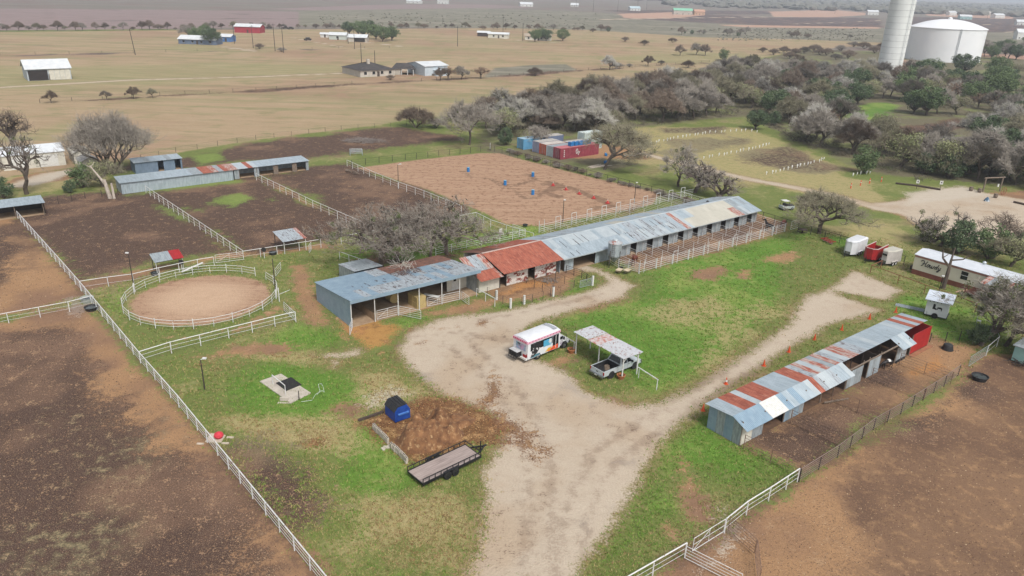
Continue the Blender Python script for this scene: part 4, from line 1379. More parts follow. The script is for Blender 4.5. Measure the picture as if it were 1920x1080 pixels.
build_stall_barn()
for i, (a, nm) in enumerate(((51.6, 'nearest the white corner fence'), (58.8, 'second from the white corner fence'), (65.9, 'middle one'), (73.6, 'second from the black tub'), (79.6, 'nearest the black tub'))):
    fence('pen_divider', 'brown pipe divider of the stall barn pens, ' + nm, [AB(a, 31.4), AB(a + 0.2, 26.0)], 1.5, 0.035, (0.022, 0.02), [0.3, 0.6, 0.9, 1.2], 2.6, m=DARKPIPE, group='pipe dividers of the stall barn pens')
fence('mesh_fence', 'weathered wire and pipe fence along the front of the stall barn pens', [AB(51.4, 25.7), AB(57.4, 25.75), AB(64.4, 26.2), AB(69.4, 26.1), AB(78.8, 26.2), AB(82.5, 26.4)], 1.35, 0.05, (0.035, 0.024), [0.22, 0.45, 0.68, 0.9, 1.12], 2.6, m=mat('grey_wire', C(158, 138, 128), C(128, 110, 100), 4, 0.8), mpost=DPOST)
gate('pipe_gate', 'grey metal gate between wire fence and white post at the right', AB(85.5, 26.6), AB(90.2, 26.7), 1.35, GALV2, 5, False)
fence('pipe_fence', 'short white pipe fence by the leaning trees at the right edge', [AB(90.3, 26.7), AB(94.0, 27.0), AB(99.0, 29.5)], 1.3, 0.04, (0.035, 0.012), [0.5], 3.5)
fence('mesh_fence', 'dark wire fence between the red barn end and the leaning trees', [AB(88.5, 32.2), AB(90.3, 31.2), AB(93.6, 29.5), AB(97.5, 28.6)], 1.25, 0.05, (0.012, 0.008), [0.3, 0.6, 0.9], 2.4, m=DPOST)
# ---------------------------------------------------------------- pipe fences
def px(*q):
    return [P(u, v) for u, v in q]


CAB = (0.042, 0.014)
fence('pipe_fence', 'long white pipe fence along the left paddocks down to the bottom edge', px((34, 410), (122, 510), (153, 546), (264, 681), (336, 764), (582, 1069), (650, 1154)), 1.3, 0.05, (0.05, 0.016), [0.3, 0.62, 0.95], 2.45)
fence('pipe_fence', 'white pipe fence between the round pen and the grass yard', px((264, 681), (322, 662.5), (429.5, 635), (516, 613), (555, 604)), 1.35, 0.05, (0.05, 0.02), [0.45, 0.9], 3.4)
gate('pipe_gate', 'white pipe gate at the end of the fence by the round pen', AB(29.46, 78.64), AB(29.54, 82.3), 1.3)
fence('pipe_fence', 'white pipe fence meeting the long fence at the two water troughs', px((-120, 634), (17, 606), (76, 595), (131, 584.5), (176, 573)), 1.3, 0.045, CAB, [0.4, 0.8], 3.2)
fence('pipe_fence', 'white pipe fence above the round pen beside the red and grey canopy', px((152, 545), (204, 537), (251, 531), (300, 519), (372, 503), (402, 498)), 1.3, 0.045, CAB, [0.5], 3.2)
gate('pipe_gate', 'wide white pipe gate with cross braces above the round pen', AB(27.9, 103.15), AB(31.6, 102.5), 1.35)
fence('pipe_fence', 'white pipe fence beside the small grey canopy', px((457, 487), (520, 477), (602, 464)), 1.3, 0.045, CAB, [0.5], 3.2)
gate('pipe_gate', 'white pipe gate swung open near the small grey canopy', AB(41.3, 101.2), AB(38.9, 96.9) if False else P(580, 476), 1.35)
fence('pipe_fence', 'white pipe fence between the two left paddocks', px((274, 362), (365, 424), (457, 487)), 1.4, 0.045, CAB, [0.45, 0.9], 2.6)
fence('pipe_fence', 'white pipe fence between the middle paddocks', px((481, 338), (587, 390), (666, 425), (708, 444)), 1.4, 0.045, CAB, [0.45, 0.9], 2.6)
fence('pipe_fence', 'white pipe fence between dark paddock and sand arena', px((651, 312), (704, 336), (747, 354), (795, 371), (865, 400)), 1.4, 0.045, CAB, [0.45, 0.9], 2.6)
fence('pipe_fence', 'white pipe fence behind the big bare trees', px((640, 458), (708, 446), (800, 430), (893, 412)), 1.3, 0.045, CAB, [0.5], 3.0)
fence('pipe_fence', 'short white pipe fence at the arena corner', px((893, 412), (920, 426), (949, 436), (1000, 452)), 1.3, 0.045, CAB, [0.5], 2.8)
fence('pipe_fence', 'white four rail fence behind the red roofed barn', [AB(55.6, 89.2), AB(64.1, 89.5), AB(67.3, 89.0), AB(72.3, 88.9)], 1.3, 0.045, (0.03, 0.026), [0.35, 0.66, 0.98], 2.9)
gate('pipe_gate', 'white pipe gate with braces at the arena corner of the stable', AB(72.3, 92.2), AB(72.4, 89.0), 1.4)
fence('pipe_fence', 'short white rail fence under the big bare trees', [AB(43.2, 95.6), AB(44.2, 91.6), AB(44.9, 88.6)], 1.2, 0.045, CAB, [0.5], 2.5)
fence('pipe_fence', 'white pipe fence running to the lower right beside the stall barn', [AB(30.0, 25.6), AB(36.6, 25.4)], 1.35, 0.05, (0.05, 0.016), [0.45, 0.9], 2.7)
gate('pipe_gate', 'white pipe gate with diagonal brace at the lower right', AB(37.4, 25.4), AB(41.0, 25.4), 1.35, None, 2)
fence('pipe_fence', 'white pipe fence between the braced gate and the stall barn pens', [AB(41.1, 25.4), AB(44.2, 25.7), AB(47.1, 25.7), AB(49.6, 25.76), AB(51.3, 25.8)], 1.35, 0.05, (0.05, 0.016), [0.45, 0.9], 2.6)
gate('pipe_gate', 'white pipe gate panel running off the bottom edge', AB(36.4, 25.3), AB(37.4, 21.2), 1.25, None, 4, False)
bp = [AB(41.4, 25.4), AB(41.0, 23.9), AB(40.75, 22.4)]
for k, (p, q) in enumerate(((AB(41.4, 25.3), AB(40.9, 22.6)), (AB(40.85, 22.5), AB(38.6, 20.6)))):
    gate('corral_panel', ['brown pipe corral panel leaning on the braced white gate', 'brown pipe corral panel curving to the bottom edge'][k], p, q, 1.5, DARKPIPE, 5, False, group='brown corral panels')
fence('wire_fence', 'dark post and wire fence along the far side of the sand arena', [AB(107, 144.5), AB(109.5, 114.5), AB(110.6, 99.9), AB(112.5, 83.5), AB(114.6, 73.8), AB(114.2, 64), AB(113.9, 56), AB(113.0, 47.5)], 1.4, 0.05, (0.035, 0.012), [0.45, 0.9], 2.8, m=DPOST)
fence('wire_fence', 'dark post and wire fence at the top of the sand arena', [AB(70.8, 147.6), AB(83.9, 147.2), AB(106.6, 145.5)], 1.4, 0.05, (0.02, 0.012), [0.45, 0.9], 3.0, m=DPOST)
fence('wire_fence', 'thin wire fence between dark plot and straw pasture', px((230, 308), (330, 286), (480, 262), (640, 244), (762, 236)), 1.2, 0.04, (0.012, 0.008), [0.4, 0.8], 5.0, m=DPOST)
fence('wire_fence', 'dark wire fence behind the left paddock and fallen tree', px((80, 388), (110, 382), (160, 372), (222, 366)), 1.3, 0.05, (0.015, 0.01), [0.4, 0.8], 2.2, m=DPOST)
fence('wire_fence', 'overgrown fence line crossing the straw pasture', px((75, 193), (300, 179), (480, 171), (660, 157.5)), 1.2, 0.06, (0.02, 0.015), [0.4, 0.8], 8.0, m=DPOST)
fence('wire_fence', 'overgrown fence line beyond the dark roofed house', px((790, 152), (900, 146), (1080, 133), (1250, 122), (1330, 117)), 1.2, 0.06, (0.02, 0.015), [0.4, 0.8], 8.0, m=DPOST)
fence('wire_fence', 'thin fence line in the far straw field', px((0, 104), (250, 99), (480, 94), (730, 90)), 1.3, 0.07, (0.02, 0.015), [0.7], 14.0, m=DPOST)
fence('pipe_fence', 'rust red pipe fence around the mobile home lawn', [AB(108.2, 48.6), AB(104.8, 48.4), AB(104.2, 44.0), AB(103.6, 40.0), AB(103.2, 36.4), AB(102.6, 33.0)], 1.3, 0.045, (0.045, 0.012), [0.6], 3.2, m=RUSTPIPE)


# ---------------------------------------------------------------- round pen
def build_pen():
    c = Vector((PEN_C[0], PEN_C[1], 0))
    t = thing('round_pen', 'white pipe round pen fence around the sandy circle', 'fence', c)
    n = 26
    R = PEN_R + 0.15
    pts = []
    for k in range(n):
        q = RAD(64) + 2 * math.pi * k / n
        pts.append((R * math.cos(q), R * math.sin(q)))
    for k, (x, y) in enumerate(pts):
        inst('post', post_mesh(1.3 if k % 2 == 0 else 0.95, 0.045 if k % 2 == 0 else 0.03, PIPE), t, (x, y, 0))
    for k in range(n):
        if k == n - 1:
            continue          # the way in
        a, b = pts[k], pts[(k + 1) % n]
        for z, r in ((1.12, 0.03), (0.75, 0.02), (0.38, 0.02)):
            MB().tube((a[0], a[1], z), (b[0], b[1], z), r, 5).build('rail', PIPE, t)


build_pen()
t = thing('pen_gate_post', 'tall white gate post with rail at the round pen entrance', 'post', P(524, 566))
MB().tube((0, 0, -.1), (0, 0, 1.9), 0.06, 6).build('post', PIPE, t)
MB().tube((0, 0, 1.0), (0.9, 1.6, 1.0), 0.03, 5).build('rail', PIPE, t)
gate('pipe_gate', 'small white gate standing beside the tall round pen lamp pole', P(517, 520), P(527, 507), 1.2, None, 3, False)
t = thing('white_plank', 'long white plank leaning across the round pen rails', 'plank', P(341, 515))
p = P(382, 505) - P(341, 515)
MB().bar((0, 0, 0.4), (p.x, p.y, 1.0), 0.35, 0.05).build('board', WHITE, t)


# ---------------------------------------------------------------- canopies over the feeders
def canopy(label, a0, b0, L, W, h, ms, split):
    t = thing('feeder_canopy', label, 'canopy', AB(a0, b0), AX)
    roof_slope(t, -.2, L + .2, -.2, h, W + .2, h + 0.55, lambda f, c: ms[0] if f < split else ms[1], 0.5, 2)
    for x in (0, L):
        for y in (0, W):
            MB().tube((x, y, -.1), (x, y, h + 0.55 * y / W), 0.05, 6).build('post', WHITE if y == 0 else DPOST, t)
    for y in (0, W):
        MB().bar((0, y, h - 0.08 + 0.5 * y / W), (L, y, h - 0.08 + 0.5 * y / W), 0.06, 0.1).build('beam', DWOOD, t)
    return t


canopy('feeder canopy with grey and red roof sheets above the round pen', 20.2, 103.3, 3.4, 2.0, 1.8, (GALV2, REDP), 0.6)
canopy('feeder canopy with streaked grey roof beside the open white gate', 37.5, 102.0, 3.3, 3.6, 1.9, (STREAK, RUST2), 0.8)


def tub(label, p, r=0.55, h=0.55, m=None, wet=False, group=None):
    t = thing('water_trough', label, 'trough', p)
    b = MB().lathe([(r * 0.82, 0), (r, h), (r + 0.05, h), (r + 0.05, h - 0.05), (r * 0.95, h - 0.02), (r * 0.8, 0.08), (0.01, 0.08)], 18, cap=False)
    b.build('tub', m or BLACKP, t, smooth=False)
    MB().lathe([(0.01, h * 0.7), (r * 0.93, h * 0.7)], 18, cap=False).build('water', mat('trough_water', C(86, 92, 92), C(70, 76, 76), 2, 0.08, spec=0.6), t)
    return t


tub('pale grey trough in the muddy corner by the long fence', P(164, 566), 0.75, 0.6, mat('pale_plastic', C(186, 192, 184), C(160, 166, 158), 3, 0.6))
tub('black trough just below the pale grey one', P(172, 581), 0.75, 0.45)
tub('round black trough in the brown field right of the pens', P(1836, 712), 0.8, 0.5)
tub('black tub under the red and grey canopy', P(291, 516), 0.5, 0.45)
tub('black tub near the small grey canopy', P(512, 477), 0.55, 0.4)
tub('black tub standing by the arena gate', P(985, 425), 0.4, 0.4)
t = thing('feed_drum', 'black upturned plastic tub on the tan pen ground', 'tub', P(1776, 655))
MB().lathe([(0.62, 0), (0.6, 0.1), (0.5, 0.6), (0.42, 0.68), (0.1, 0.72)], 14).build('drum', BLACKP, t)
MB().lathe([(0.66, 0), (0.66, 0.08)], 14).build('rim', BLACKP, t)
for i, (u, v, lab) in enumerate(((342, 508, 'black round sign target on a white post by the red and grey canopy'), (496, 484, 'black round target on a white post near the small grey canopy'))):
    t = thing('round_target', lab, 'target', P(u, v))
    MB().tube((0, 0, -.1), (0, 0, 1.1), 0.05, 6).build('post', PIPE, t)
    b = MB()
    b.tube((0, -0.06, 1.3), (0, 0.06, 1.3), 0.34, 14)
    b.build('disc', BLACKP, t)


# ---------------------------------------------------------------- lamp poles
def lamp_pole(label, p, h, m=None, arm=(0.5, -0.2), head=True, white_base=0.0):
    t = thing('lamp_pole', label, 'lamp post', p)
    MB().tube((0, 0, -.2), (0, 0, h), 0.075, 8, 0.05).build('pole', m or DPOST, t)
    if white_base:
        MB().tube((0, 0, 0), (0, 0, white_base), 0.09, 8).build('painted_base', PIPE, t)
    if head:
        MB().tube((0, 0, h), (arm[0], arm[1], h + 0.12), 0.03, 5).build('arm', PIPE, t)
        MB().box(arm[0] - .18, arm[0] + .18, arm[1] - .12, arm[1] + .12, h + 0.04, h + 0.16).build('lamp_head', PIPE, t)
    return t


lamp_pole('thin dark pole with white lamp on the grass beside the wash slab', P(384, 730), 3.3, arm=(0.35, 0.1))
lamp_pole('dark pole with small lamp beside the red and grey canopy', P(253, 548), 5.2, arm=(-.2, .1), white_base=1.3)
lamp_pole('dark pole at the round pen entrance', P(518, 560), 5.4, head=False, white_base=1.3)
lamp_pole('slim pole with lamp on the arena fence corner', P(747, 352), 4.6, arm=(0.5, 0.2), white_base=1.0)
lamp_pole('black lamp pole at the near arena edge behind the stable', P(1055, 418), 4.0, BLACK, (0.15, 0))
lamp_pole('dark lamp pole at the far arena edge behind the stable', P(1189, 382), 4.0, BLACK, (0.15, 0))
lamp_pole('white globe lamp post before the mobile home', P(1760, 549), 2.4, BLACK, (0.0, 0.0))


# ---------------------------------------------------------------- arena barrels and markers
for u, v, lab in ((878, 322, 'blue barrel at the far left of the arena'), (947, 347, 'blue barrel in the middle left of the arena'), (999, 331, 'blue barrel at the far right of the arena'), (999, 365, 'blue barrel nearest the red markers')):
    t = thing('barrel', lab, 'barrel', P(u, v), 0, 'blue barrels in the arena')
    MB().lathe([(0.3, 0), (0.33, 0.04), (0.3, 0.1), (0.3, 0.3), (0.325, 0.34), (0.3, 0.38), (0.3, 0.62), (0.325, 0.66), (0.3, 0.7), (0.3, 0.92), (0.27, 0.95)], 14).build('drum', BLUEPL, t)
    MB().lathe([(0.31, 0.95), (0.31, 0.98), (0.05, 0.98)], 14).build('lid', mat('pale_blue_lid', C(150, 200, 224)), t)
for i, (u, v) in enumerate(((1037, 348), (1061, 356), (1086, 364), (1113, 372), (1139, 381))):
    t = thing('pole_marker', 'red and white marker stand in the arena, %s from the far side' % ordinal(i), 'marker', P(u, v), 0.4 * i, 'red markers in the arena')
    MB().box(-.4, .4, -.4, .4, 0, 0.1).build('base', REDP, t)
    MB().lathe([(0.22, 0.1), (0.16, 0.45), (0.1, 0.5)], 10).build('cone', mat('marker_red', C(214, 84, 76), C(196, 66, 60), 4), t)
    MB().tube((0, 0, 0.4), (0, 0, 0.85), 0.03, 6).build('stem', WHITE, t)
t = thing('sign_board', 'blank white board at the far corner of the arena', 'sign', P(919, 281), AX + 0.9)
MB().box(-.65, .65, -.03, .03, 0.3, 1.6).build('panel', WHITE, t)
for x in (-.5, .5):
    MB().tube((x, 0.05, -.1), (x, 0.05, 1.5), 0.04, 6).build('post', DPOST, t)
t = thing('dead_log', 'grey fallen log at the top end of the dark paddock', 'log', P(655, 324), -0.6)
b = MB()
for k in range(9):
    p = Vector((RNG.uniform(-1.5, 1.5), RNG.uniform(-.5, .5), 0.15 + RNG.random() * 0.4))
    b.tube(p, p + Vector((RNG.uniform(.8, 2.4), RNG.uniform(-.7, .7), RNG.uniform(-.2, .4))), 0.14, 6, 0.06)
b.build('log', WOOD, t)

# ---------------------------------------------------------------- traffic cones along the drive
CONE_W = mat('cone_white_band', C(236, 232, 226))
for i, (u, v) in enumerate(((1318, 770), (1361, 720), (1432, 686), (1479, 660), (1527, 637), (1578, 619), (1630, 598), (1679, 586))):
    t = thing('traffic_cone', 'orange cone along the drive, %s from the near end of the stall barn' % ordinal(i), 'cone', P(u, v), 0.3 * i, 'orange cones along the drive')
    MB().box(-.2, .2, -.2, .2, 0.0, 0.04).build('base', ORANGE, t)
    b = MB().lathe([(0.16, 0.04), (0.03, 0.78)], 12)
    b.build('cone_body', ORANGE, t)
    if i == 1:
        MB().lathe([(0.125, 0.3), (0.085, 0.52)], 12, cap=False).build('band', CONE_W, t)
# ---------------------------------------------------------------- vehicles (local x forward, y left)
def wheel(parent, x, y, r=0.38, w=0.24, dual=False, rim=None):
    b = MB()
    s = 1 if y > 0 else -1
    prof = [(r * 0.62, -w / 2), (r * 0.93, -w / 2), (r, -w / 2 + 0.05), (r, w / 2 - 0.05), (r * 0.93, w / 2), (r * 0.62, w / 2)]
    tmp = MB().lathe(prof, 20, cap=False)
    b.v = [(p[0] + x, y + p[2], p[1] + r) for p in tmp.v]
    b.f, b.mi = tmp.f, tmp.mi
    o = b.build('wheel', RUBBER, parent)
    c = MB()
    tmp = MB().lathe([(0.03, w / 2 - 0.02), (r * 0.3, w / 2 - 0.02), (r * 0.45, w / 2 - 0.07), (r * 0.64, w / 2 - 0.03)], 16)
    c.v = [(p[0] + x, y + s * p[2], p[1] + r) for p in tmp.v]
    c.f, c.mi = tmp.f, tmp.mi
    c.build('rim', rim or CHROME, o)
    return o


def side_extrude(prof, y0, y1):
    b = MB()
    b.prism(None, [(x, y0, z) for x, z in prof], [(x, y1, z) for x, z in prof])
    return b


def build_bus():
    p, q = P(1007, 673), P(1056, 652)
    rz = ang(p, q) - 0.02
    f = Vector((math.cos(rz), math.sin(rz), 0))
    l = Vector((-f.y, f.x, 0))
    base = p + l * 0.98 + f * 0.0
    t = thing('shuttle_bus', 'small white bus with pink frieze and painted sides parked on the gravel', 'bus', base, rz)
    W = 1.12
    white = mat('bus_white', C(238, 240, 242), C(226, 228, 232), 1.5, 0.35)
    pinkm = mat('bus_pink', C(242, 184, 204), C(236, 168, 192), 3, 0.5)
    # box body: rear at x = -1.55, front bulkhead at x = 3.35
    prof = [(-1.55, 0.45), (-1.62, 0.9), (-1.62, 2.35), (3.15, 2.35), (3.35, 2.1), (3.35, 0.45)]
    side_extrude(prof, -W, W).build('body', white, t)
    cap = MB()
    n = 8
    lo, hi = [], []
    for x0, x1 in ((-1.66, 3.3),):
        rings = []
        for k in range(n + 1):
            s = -1 + 2 * k / n
            z = 2.62 + 0.16 * (1 - s * s)
            rings.append((s * (W - 0.02), z))
        sec = [(-W - .03, 2.34)] + [(-W - .03, 2.6)] + rings + [(W + .03, 2.6), (W + .03, 2.34)]
        cap.prism(None, [(x0, a, b) for a, b in sec], [(x1 - (0.25 if False else 0), a, b) for a, b in sec])
    cap.build('roof', white, t)
    fz = MB()
    for y in (-W - .045, W + .045):
        fz.box(-1.7, 3.32, min(y, y * 0.985), max(y, y * 0.985), 2.32, 2.58)
    fz.box(-1.72, -1.67, -W - .03, W + .03, 2.3, 2.6)
    fz.build('frieze', pinkm, t)
    dots = MB()
    dm = mat('frieze_dots', C(120, 60, 96), C(90, 40, 70), 5)
    for k in range(11):
        x = -1.4 + k * 0.45
        dots.tube((x, -W - .055, 2.45), (x, -W - .047, 2.45), 0.06, 8)
    dots.build('frieze_dot', dm, t)
    band = MB()
    for k in range(8):
        y = -0.95 + k * 0.27
        band.box(-1.735, -1.722, y, y + 0.13, 2.36, 2.54)
    band.build('frieze_mark', mat('frieze_red', C(196, 56, 92)), t)
    MB().box(2.55, 3.1, -0.85, 0.85, 2.77, 2.795).build('roof_hatch', mat('hatch_grey', C(176, 180, 186)), t)
    # cab and bonnet
    prof = [(3.3, 0.5), (3.3, 1.95), (3.45, 1.95), (4.0, 1.3), (4.75, 1.12), (4.95, 0.95), (4.98, 0.5)]
    side_extrude(prof, -0.98, 0.98).build('bonnet', white, t)
    ws = MB()
    ws.face([(3.47, -0.86, 1.9), (3.47, 0.86, 1.9), (3.99, 0.9, 1.33), (3.99, -0.9, 1.33)][::-1])
    ws.v = [(a + 0.012, b, c + 0.012) for a, b, c in ws.v]
    ws.build('windscreen', GLASS, t)
    MB().box(3.5, 3.95, -0.992, -0.98, 1.25, 1.62).build('cab_window', GLASS, t)
    MB().box(4.9, 5.12, -1.0, 1.0, 0.45, 0.68).build('front_bumper', BLACKP, t)
    MB().box(4.96, 4.99, -0.7, 0.7, 0.72, 0.92).build('grille', BLACKP, t)
    g = MB()
    for y in (-.45, .45):
        g.tube((5.12, y, 0.5), (5.12, y, 1.2), 0.035, 6)
    for z in (0.75, 1.18):
        g.tube((5.12, -.45, z), (5.12, .45, z), 0.03, 6)
    g.build('bull_bar', BLACK, t)
    for y in (-.78, .78):
        MB().box(4.9, 4.985, y - .14, y + .14, 0.74, 0.92).build('headlight', CHROME, t)
    # glazing, folding door, painted artwork on the near side
    S = -W
    MB().box(-1.2, 2.15, S - .012, S, 1.35, 2.2).build('side_window', GLASS, t)
    MB().box(0.75, 2.0, S - .022, S - .013, 1.25, 2.02).build('window_poster', mat('poster_blue', C(84, 176, 212), C(236, 232, 226), 1.6, 0.5, lo=0.5, hi=0.62, c3=C(120, 86, 70), lo3=0.62, hi3=0.7), t)
    d = MB().box(2.2, 3.1, S - .012, S, 0.55, 2.22).build('door', mat('door_black', C(36, 36, 40)), t)
    for k in range(2):
        MB().box(2.24 + k * 0.45, 2.6 + k * 0.45, S - .025, S - .013, 0.7, 2.15).build('door_glass', GLASS, d)
    MB().box(2.62, 2.68, S - .035, S - .013, 0.6, 2.2).build('door_post', WHITE, d)
    art = mat('artwork_black', C(44, 44, 48), C(232, 232, 232), 1.7, 0.5, lo=0.6, hi=0.64)
    a = MB()
    a.face([(-1.2, S - .02, 0.6), (-0.75, S - .02, 0.62), (-0.2, S - .02, 0.9), (0.15, S - .02, 1.3), (0.5, S - .02, 1.55), (0.3, S - .02, 2.05), (-0.3, S - .02, 2.25), (-0.9, S - .02, 2.1), (-1.1, S - .02, 1.5), (-0.95, S - .02, 1.0)])
    a.build('side_artwork', art, t)
    a = MB()
    a.box(1.45, 3.05, S - .03, S - .022, 0.5, 0.62)
    a.face([(1.75, S - .03, 0.62), (3.0, S - .03, 0.62), (3.0, S - .03, 1.05), (2.2, S - .03, 0.95)])
    a.build('red_artwork', mat('art_red', C(232, 74, 48), C(240, 110, 60), 3), t)
    a = MB()
    a.face([(1.05, S - .024, 0.55), (1.75, S - .024, 0.6), (2.1, S - .024, 0.95), (1.5, S - .024, 0.95)])
    a.build('yellow_artwork', mat('art_yellow', C(240, 204, 70), C(232, 170, 60), 3), t)
    a = MB()
    a.face([(-1.3, S - .015, 0.5), (0.1, S - .015, 0.5), (0.3, S - .015, 0.75), (-0.4, S - .015, 0.8)])
    a.build('teal_artwork', mat('art_teal', C(96, 150, 160), C(60, 90, 120), 5), t)
    MB().box(3.36, 3.95, -0.995, -0.981, 0.55, 1.15).build('cab_artwork', mat('art_lilac', C(170, 150, 176), C(226, 226, 230), 4, lo=.4, hi=.55), t)
    # back: window, ladder rack and grille box
    MB().box(-1.65, -1.63, -0.8, 0.7, 1.35, 2.05).build('rear_window', mat('rear_poster', C(120, 186, 206), C(214, 160, 190), 1.8, 0.4, c3=C(60, 64, 72), lo3=0.55, hi3=0.65), t)
    MB().box(-1.64, -1.62, -0.95, -0.4, 0.5, 0.95).build('rear_artwork', REDP, t)
    for y in (-1.02, 1.02):
        MB().box(-1.66, -1.62, y - .05, y + .05, 0.75, 1.1).build('tail_light', REDP, t)
    MB().box(-1.85, -1.6, -1.1, 1.1, 0.42, 0.6).build('rear_bumper', WHITE, t)
    MB().box(-2.35, -1.68, -0.2, 1.0, 0.62, 1.22).build('rear_box', BLACK, t)
    MB().box(-2.38, -1.66, -0.25, 1.05, 1.22, 1.26).build('rear_shelf', mat('shelf_grey', C(206, 206, 206)), t)
    r = MB()
    for y in (-.2, .2, .6, 1.0):
        r.tube((-2.42, y, 0.4), (-2.42, y, 1.25), 0.03, 5)
    for z in (0.42, 0.82, 1.25):
        r.tube((-2.42, -.2, z), (-2.42, 1.0, z), 0.03, 5)
    r.build('rear_rack', BLACK, t)
    for x in (0, 4.19):
        for y in (-0.98, 0.98):
            wheel(t, x, y, 0.4, 0.3)
            MB().tube((x, y * 1.02 - 0.02, 0.42), (x, y * 1.02 + 0.02, 0.42), 0.47, 16).build('wheel_arch', BLACKP, t)
    m = MB().bar((3.6, -1.0, 1.45), (3.75, -1.3, 1.5), 0.03).box(3.7, 3.8, -1.42, -1.25, 1.35, 1.7)
    m.build('mirror', BLACKP, t)


build_bus()


def build_pickup():
    p, q = P(1144, 709), P(1187.5, 691)
    rz = ang(p, q)
    f = Vector((math.cos(rz), math.sin(rz), 0))
    l = Vector((-f.y, f.x, 0))
    t = thing('pickup_truck', 'silver pickup truck parked under the carport', 'pickup', p + l * 0.85, rz)
    silver = mat('silver_paint', C(206, 214, 216), C(194, 202, 206), 1.2, 0.3, 0.1)
    W = 1.0
    wb = 3.6
    # lower body with an open bed: x from -1.15 (tail) to wb + 0.95 (nose)
    sec = [(-1.15, 0.52), (-1.15, 1.08), (1.35, 1.08), (1.35, 1.12), (wb - 0.55, 1.1), (wb + 0.7, 1.02), (wb + 0.92, 0.85), (wb + 0.95, 0.5)]
    b = MB()
    for y0, y1 in ((-W, -W + 0.14), (W - 0.14, W)):
        b.prism(None, [(x, y0, z) for x, z in sec], [(x, y1, z) for x, z in sec])
    b.build('body_side', silver, t)
    MB().box(-1.15, 1.35, -W + .14, W - .14, 0.55, 0.62).build('bed_floor', BLACKP, t)
    bl = MB()
    bl.box(-1.1, 1.33, -W + .14, -W + .19, 0.62, 1.09).box(-1.1, 1.33, W - .19, W - .14, 0.62, 1.09).box(1.27, 1.34, -W + .19, W - .19, 0.62, 1.09)
    bl.build('bed_liner', BLACKP, t)
    MB().box(-1.17, -1.09, -W + .13, W - .13, 0.58, 1.09).build('tailgate', silver, t)
    MB().box(-1.178, -1.171, -.12, .12, 0.78, 0.9).build('tailgate_handle', BLACKP, t)
    fb = MB()
    fb.prism(None, [(1.35, -W + .14, 0.5), (wb + .9, -W + .14, 0.5), (wb + .87, -W + .14, 0.85), (wb + .65, -W + .14, 1.05), (wb - .55, -W + .14, 1.14), (1.35, -W + .14, 1.14)], [(1.35, W - .14, 0.5), (wb + .9, W - .14, 0.5), (wb + .87, W - .14, 0.85), (wb + .65, W - .14, 1.05), (wb - .55, W - .14, 1.14), (1.35, W - .14, 1.14)])
    fb.build('bonnet', silver, t)
    # cab: lofted between belt line and roof
    c = MB()
    lo = [(1.38, 0.97), (wb - 0.3, 0.95)]
    lowr = [(1.38, -0.97, 1.12), (wb - .3, -0.95, 1.12), (wb - .3, 0.95, 1.12), (1.38, 0.97, 1.12)]
    topr = [(1.62, -0.74, 1.78), (wb - 1.0, -0.74, 1.8), (wb - 1.0, 0.74, 1.8), (1.62, 0.74, 1.78)]
    c.hexa(lowr + topr)
    c.build('cab', silver, t)

    def on(aq, bq, cq, dq, off):
        v = [Vector(k) for k in (aq, bq, cq, dq)]
        n = (v[1] - v[0]).cross(v[3] - v[0]).normalized() * off
        ctr = sum(v, Vector()) / 4
        return [ctr + (k - ctr) * 0.84 + n for k in v]
    for nm, idx in (('rear_window', (3, 0)), ('side_window', (0, 1)), ('windscreen', (1, 2)), ('side_window', (2, 3))):
        i, j = idx
        g = MB()
        g.face(on(lowr[i], lowr[j], topr[j], topr[i], 0.012))
        g.build(nm, GLASS, t)
    MB().bar((2.35, -0.97, 1.13), (2.35, -0.745, 1.78), 0.1, 0.05).build('door_pillar', silver, t)
    for x in (1.4, 2.4, 3.25):
        MB().box(x, x + 0.02, -W - .004, -W + .01, 0.6, 1.1).build('door_seam', BLACKP, t)
    MB().box(2.5, 2.68, -W - .03, -W, 0.95, 1.0).build('door_handle', BLACKP, t)
    for y in (-W + .06, W - .06):
        MB().box(-1.185, -1.14, y - .08, y + .08, 0.72, 1.04).build('tail_light', REDP, t)
        MB().box(wb + .82, wb + .955, y - .12, y + .05, 0.68, 0.88).build('headlight', CHROME, t)
    MB().box(-1.36, -1.15, -W + .02, W - .02, 0.42, 0.6).build('rear_bumper', CHROME, t)
    MB().box(-1.372, -1.362, -.16, .16, 0.45, 0.57).build('number_plate', WHITE, t)
    MB().box(wb + .9, wb + 1.1, -W + .03, W - .03, 0.38, 0.6).build('front_bumper', CHROME, t)
    MB().box(wb + .9, wb + .965, -.6, .6, 0.62, 0.86).build('grille', BLACKP, t)
    MB().box(2.95, 3.05, -W - .22, -W, 1.1, 1.3).build('mirror', BLACKP, t)
    for x in (0, wb):
        for y in (-0.85, 0.85):
            wheel(t, x, y, 0.39, 0.26)
            s = 1 if y > 0 else -1
            MB().tube((x, s * (W - 0.03), 0.42), (x, s * (W + 0.012), 0.42), 0.47, 18).build('wheel_arch', BLACKP, t)
    b = MB()
    for k in range(6):
        b.box(0.1 * k - .1, 0.1 * k + .35, -.4 + .1 * k, -.1 + .12 * k, 0.63, 0.68 + .03 * k)
    b.build('bed_load', WOOD, t)


build_pickup()


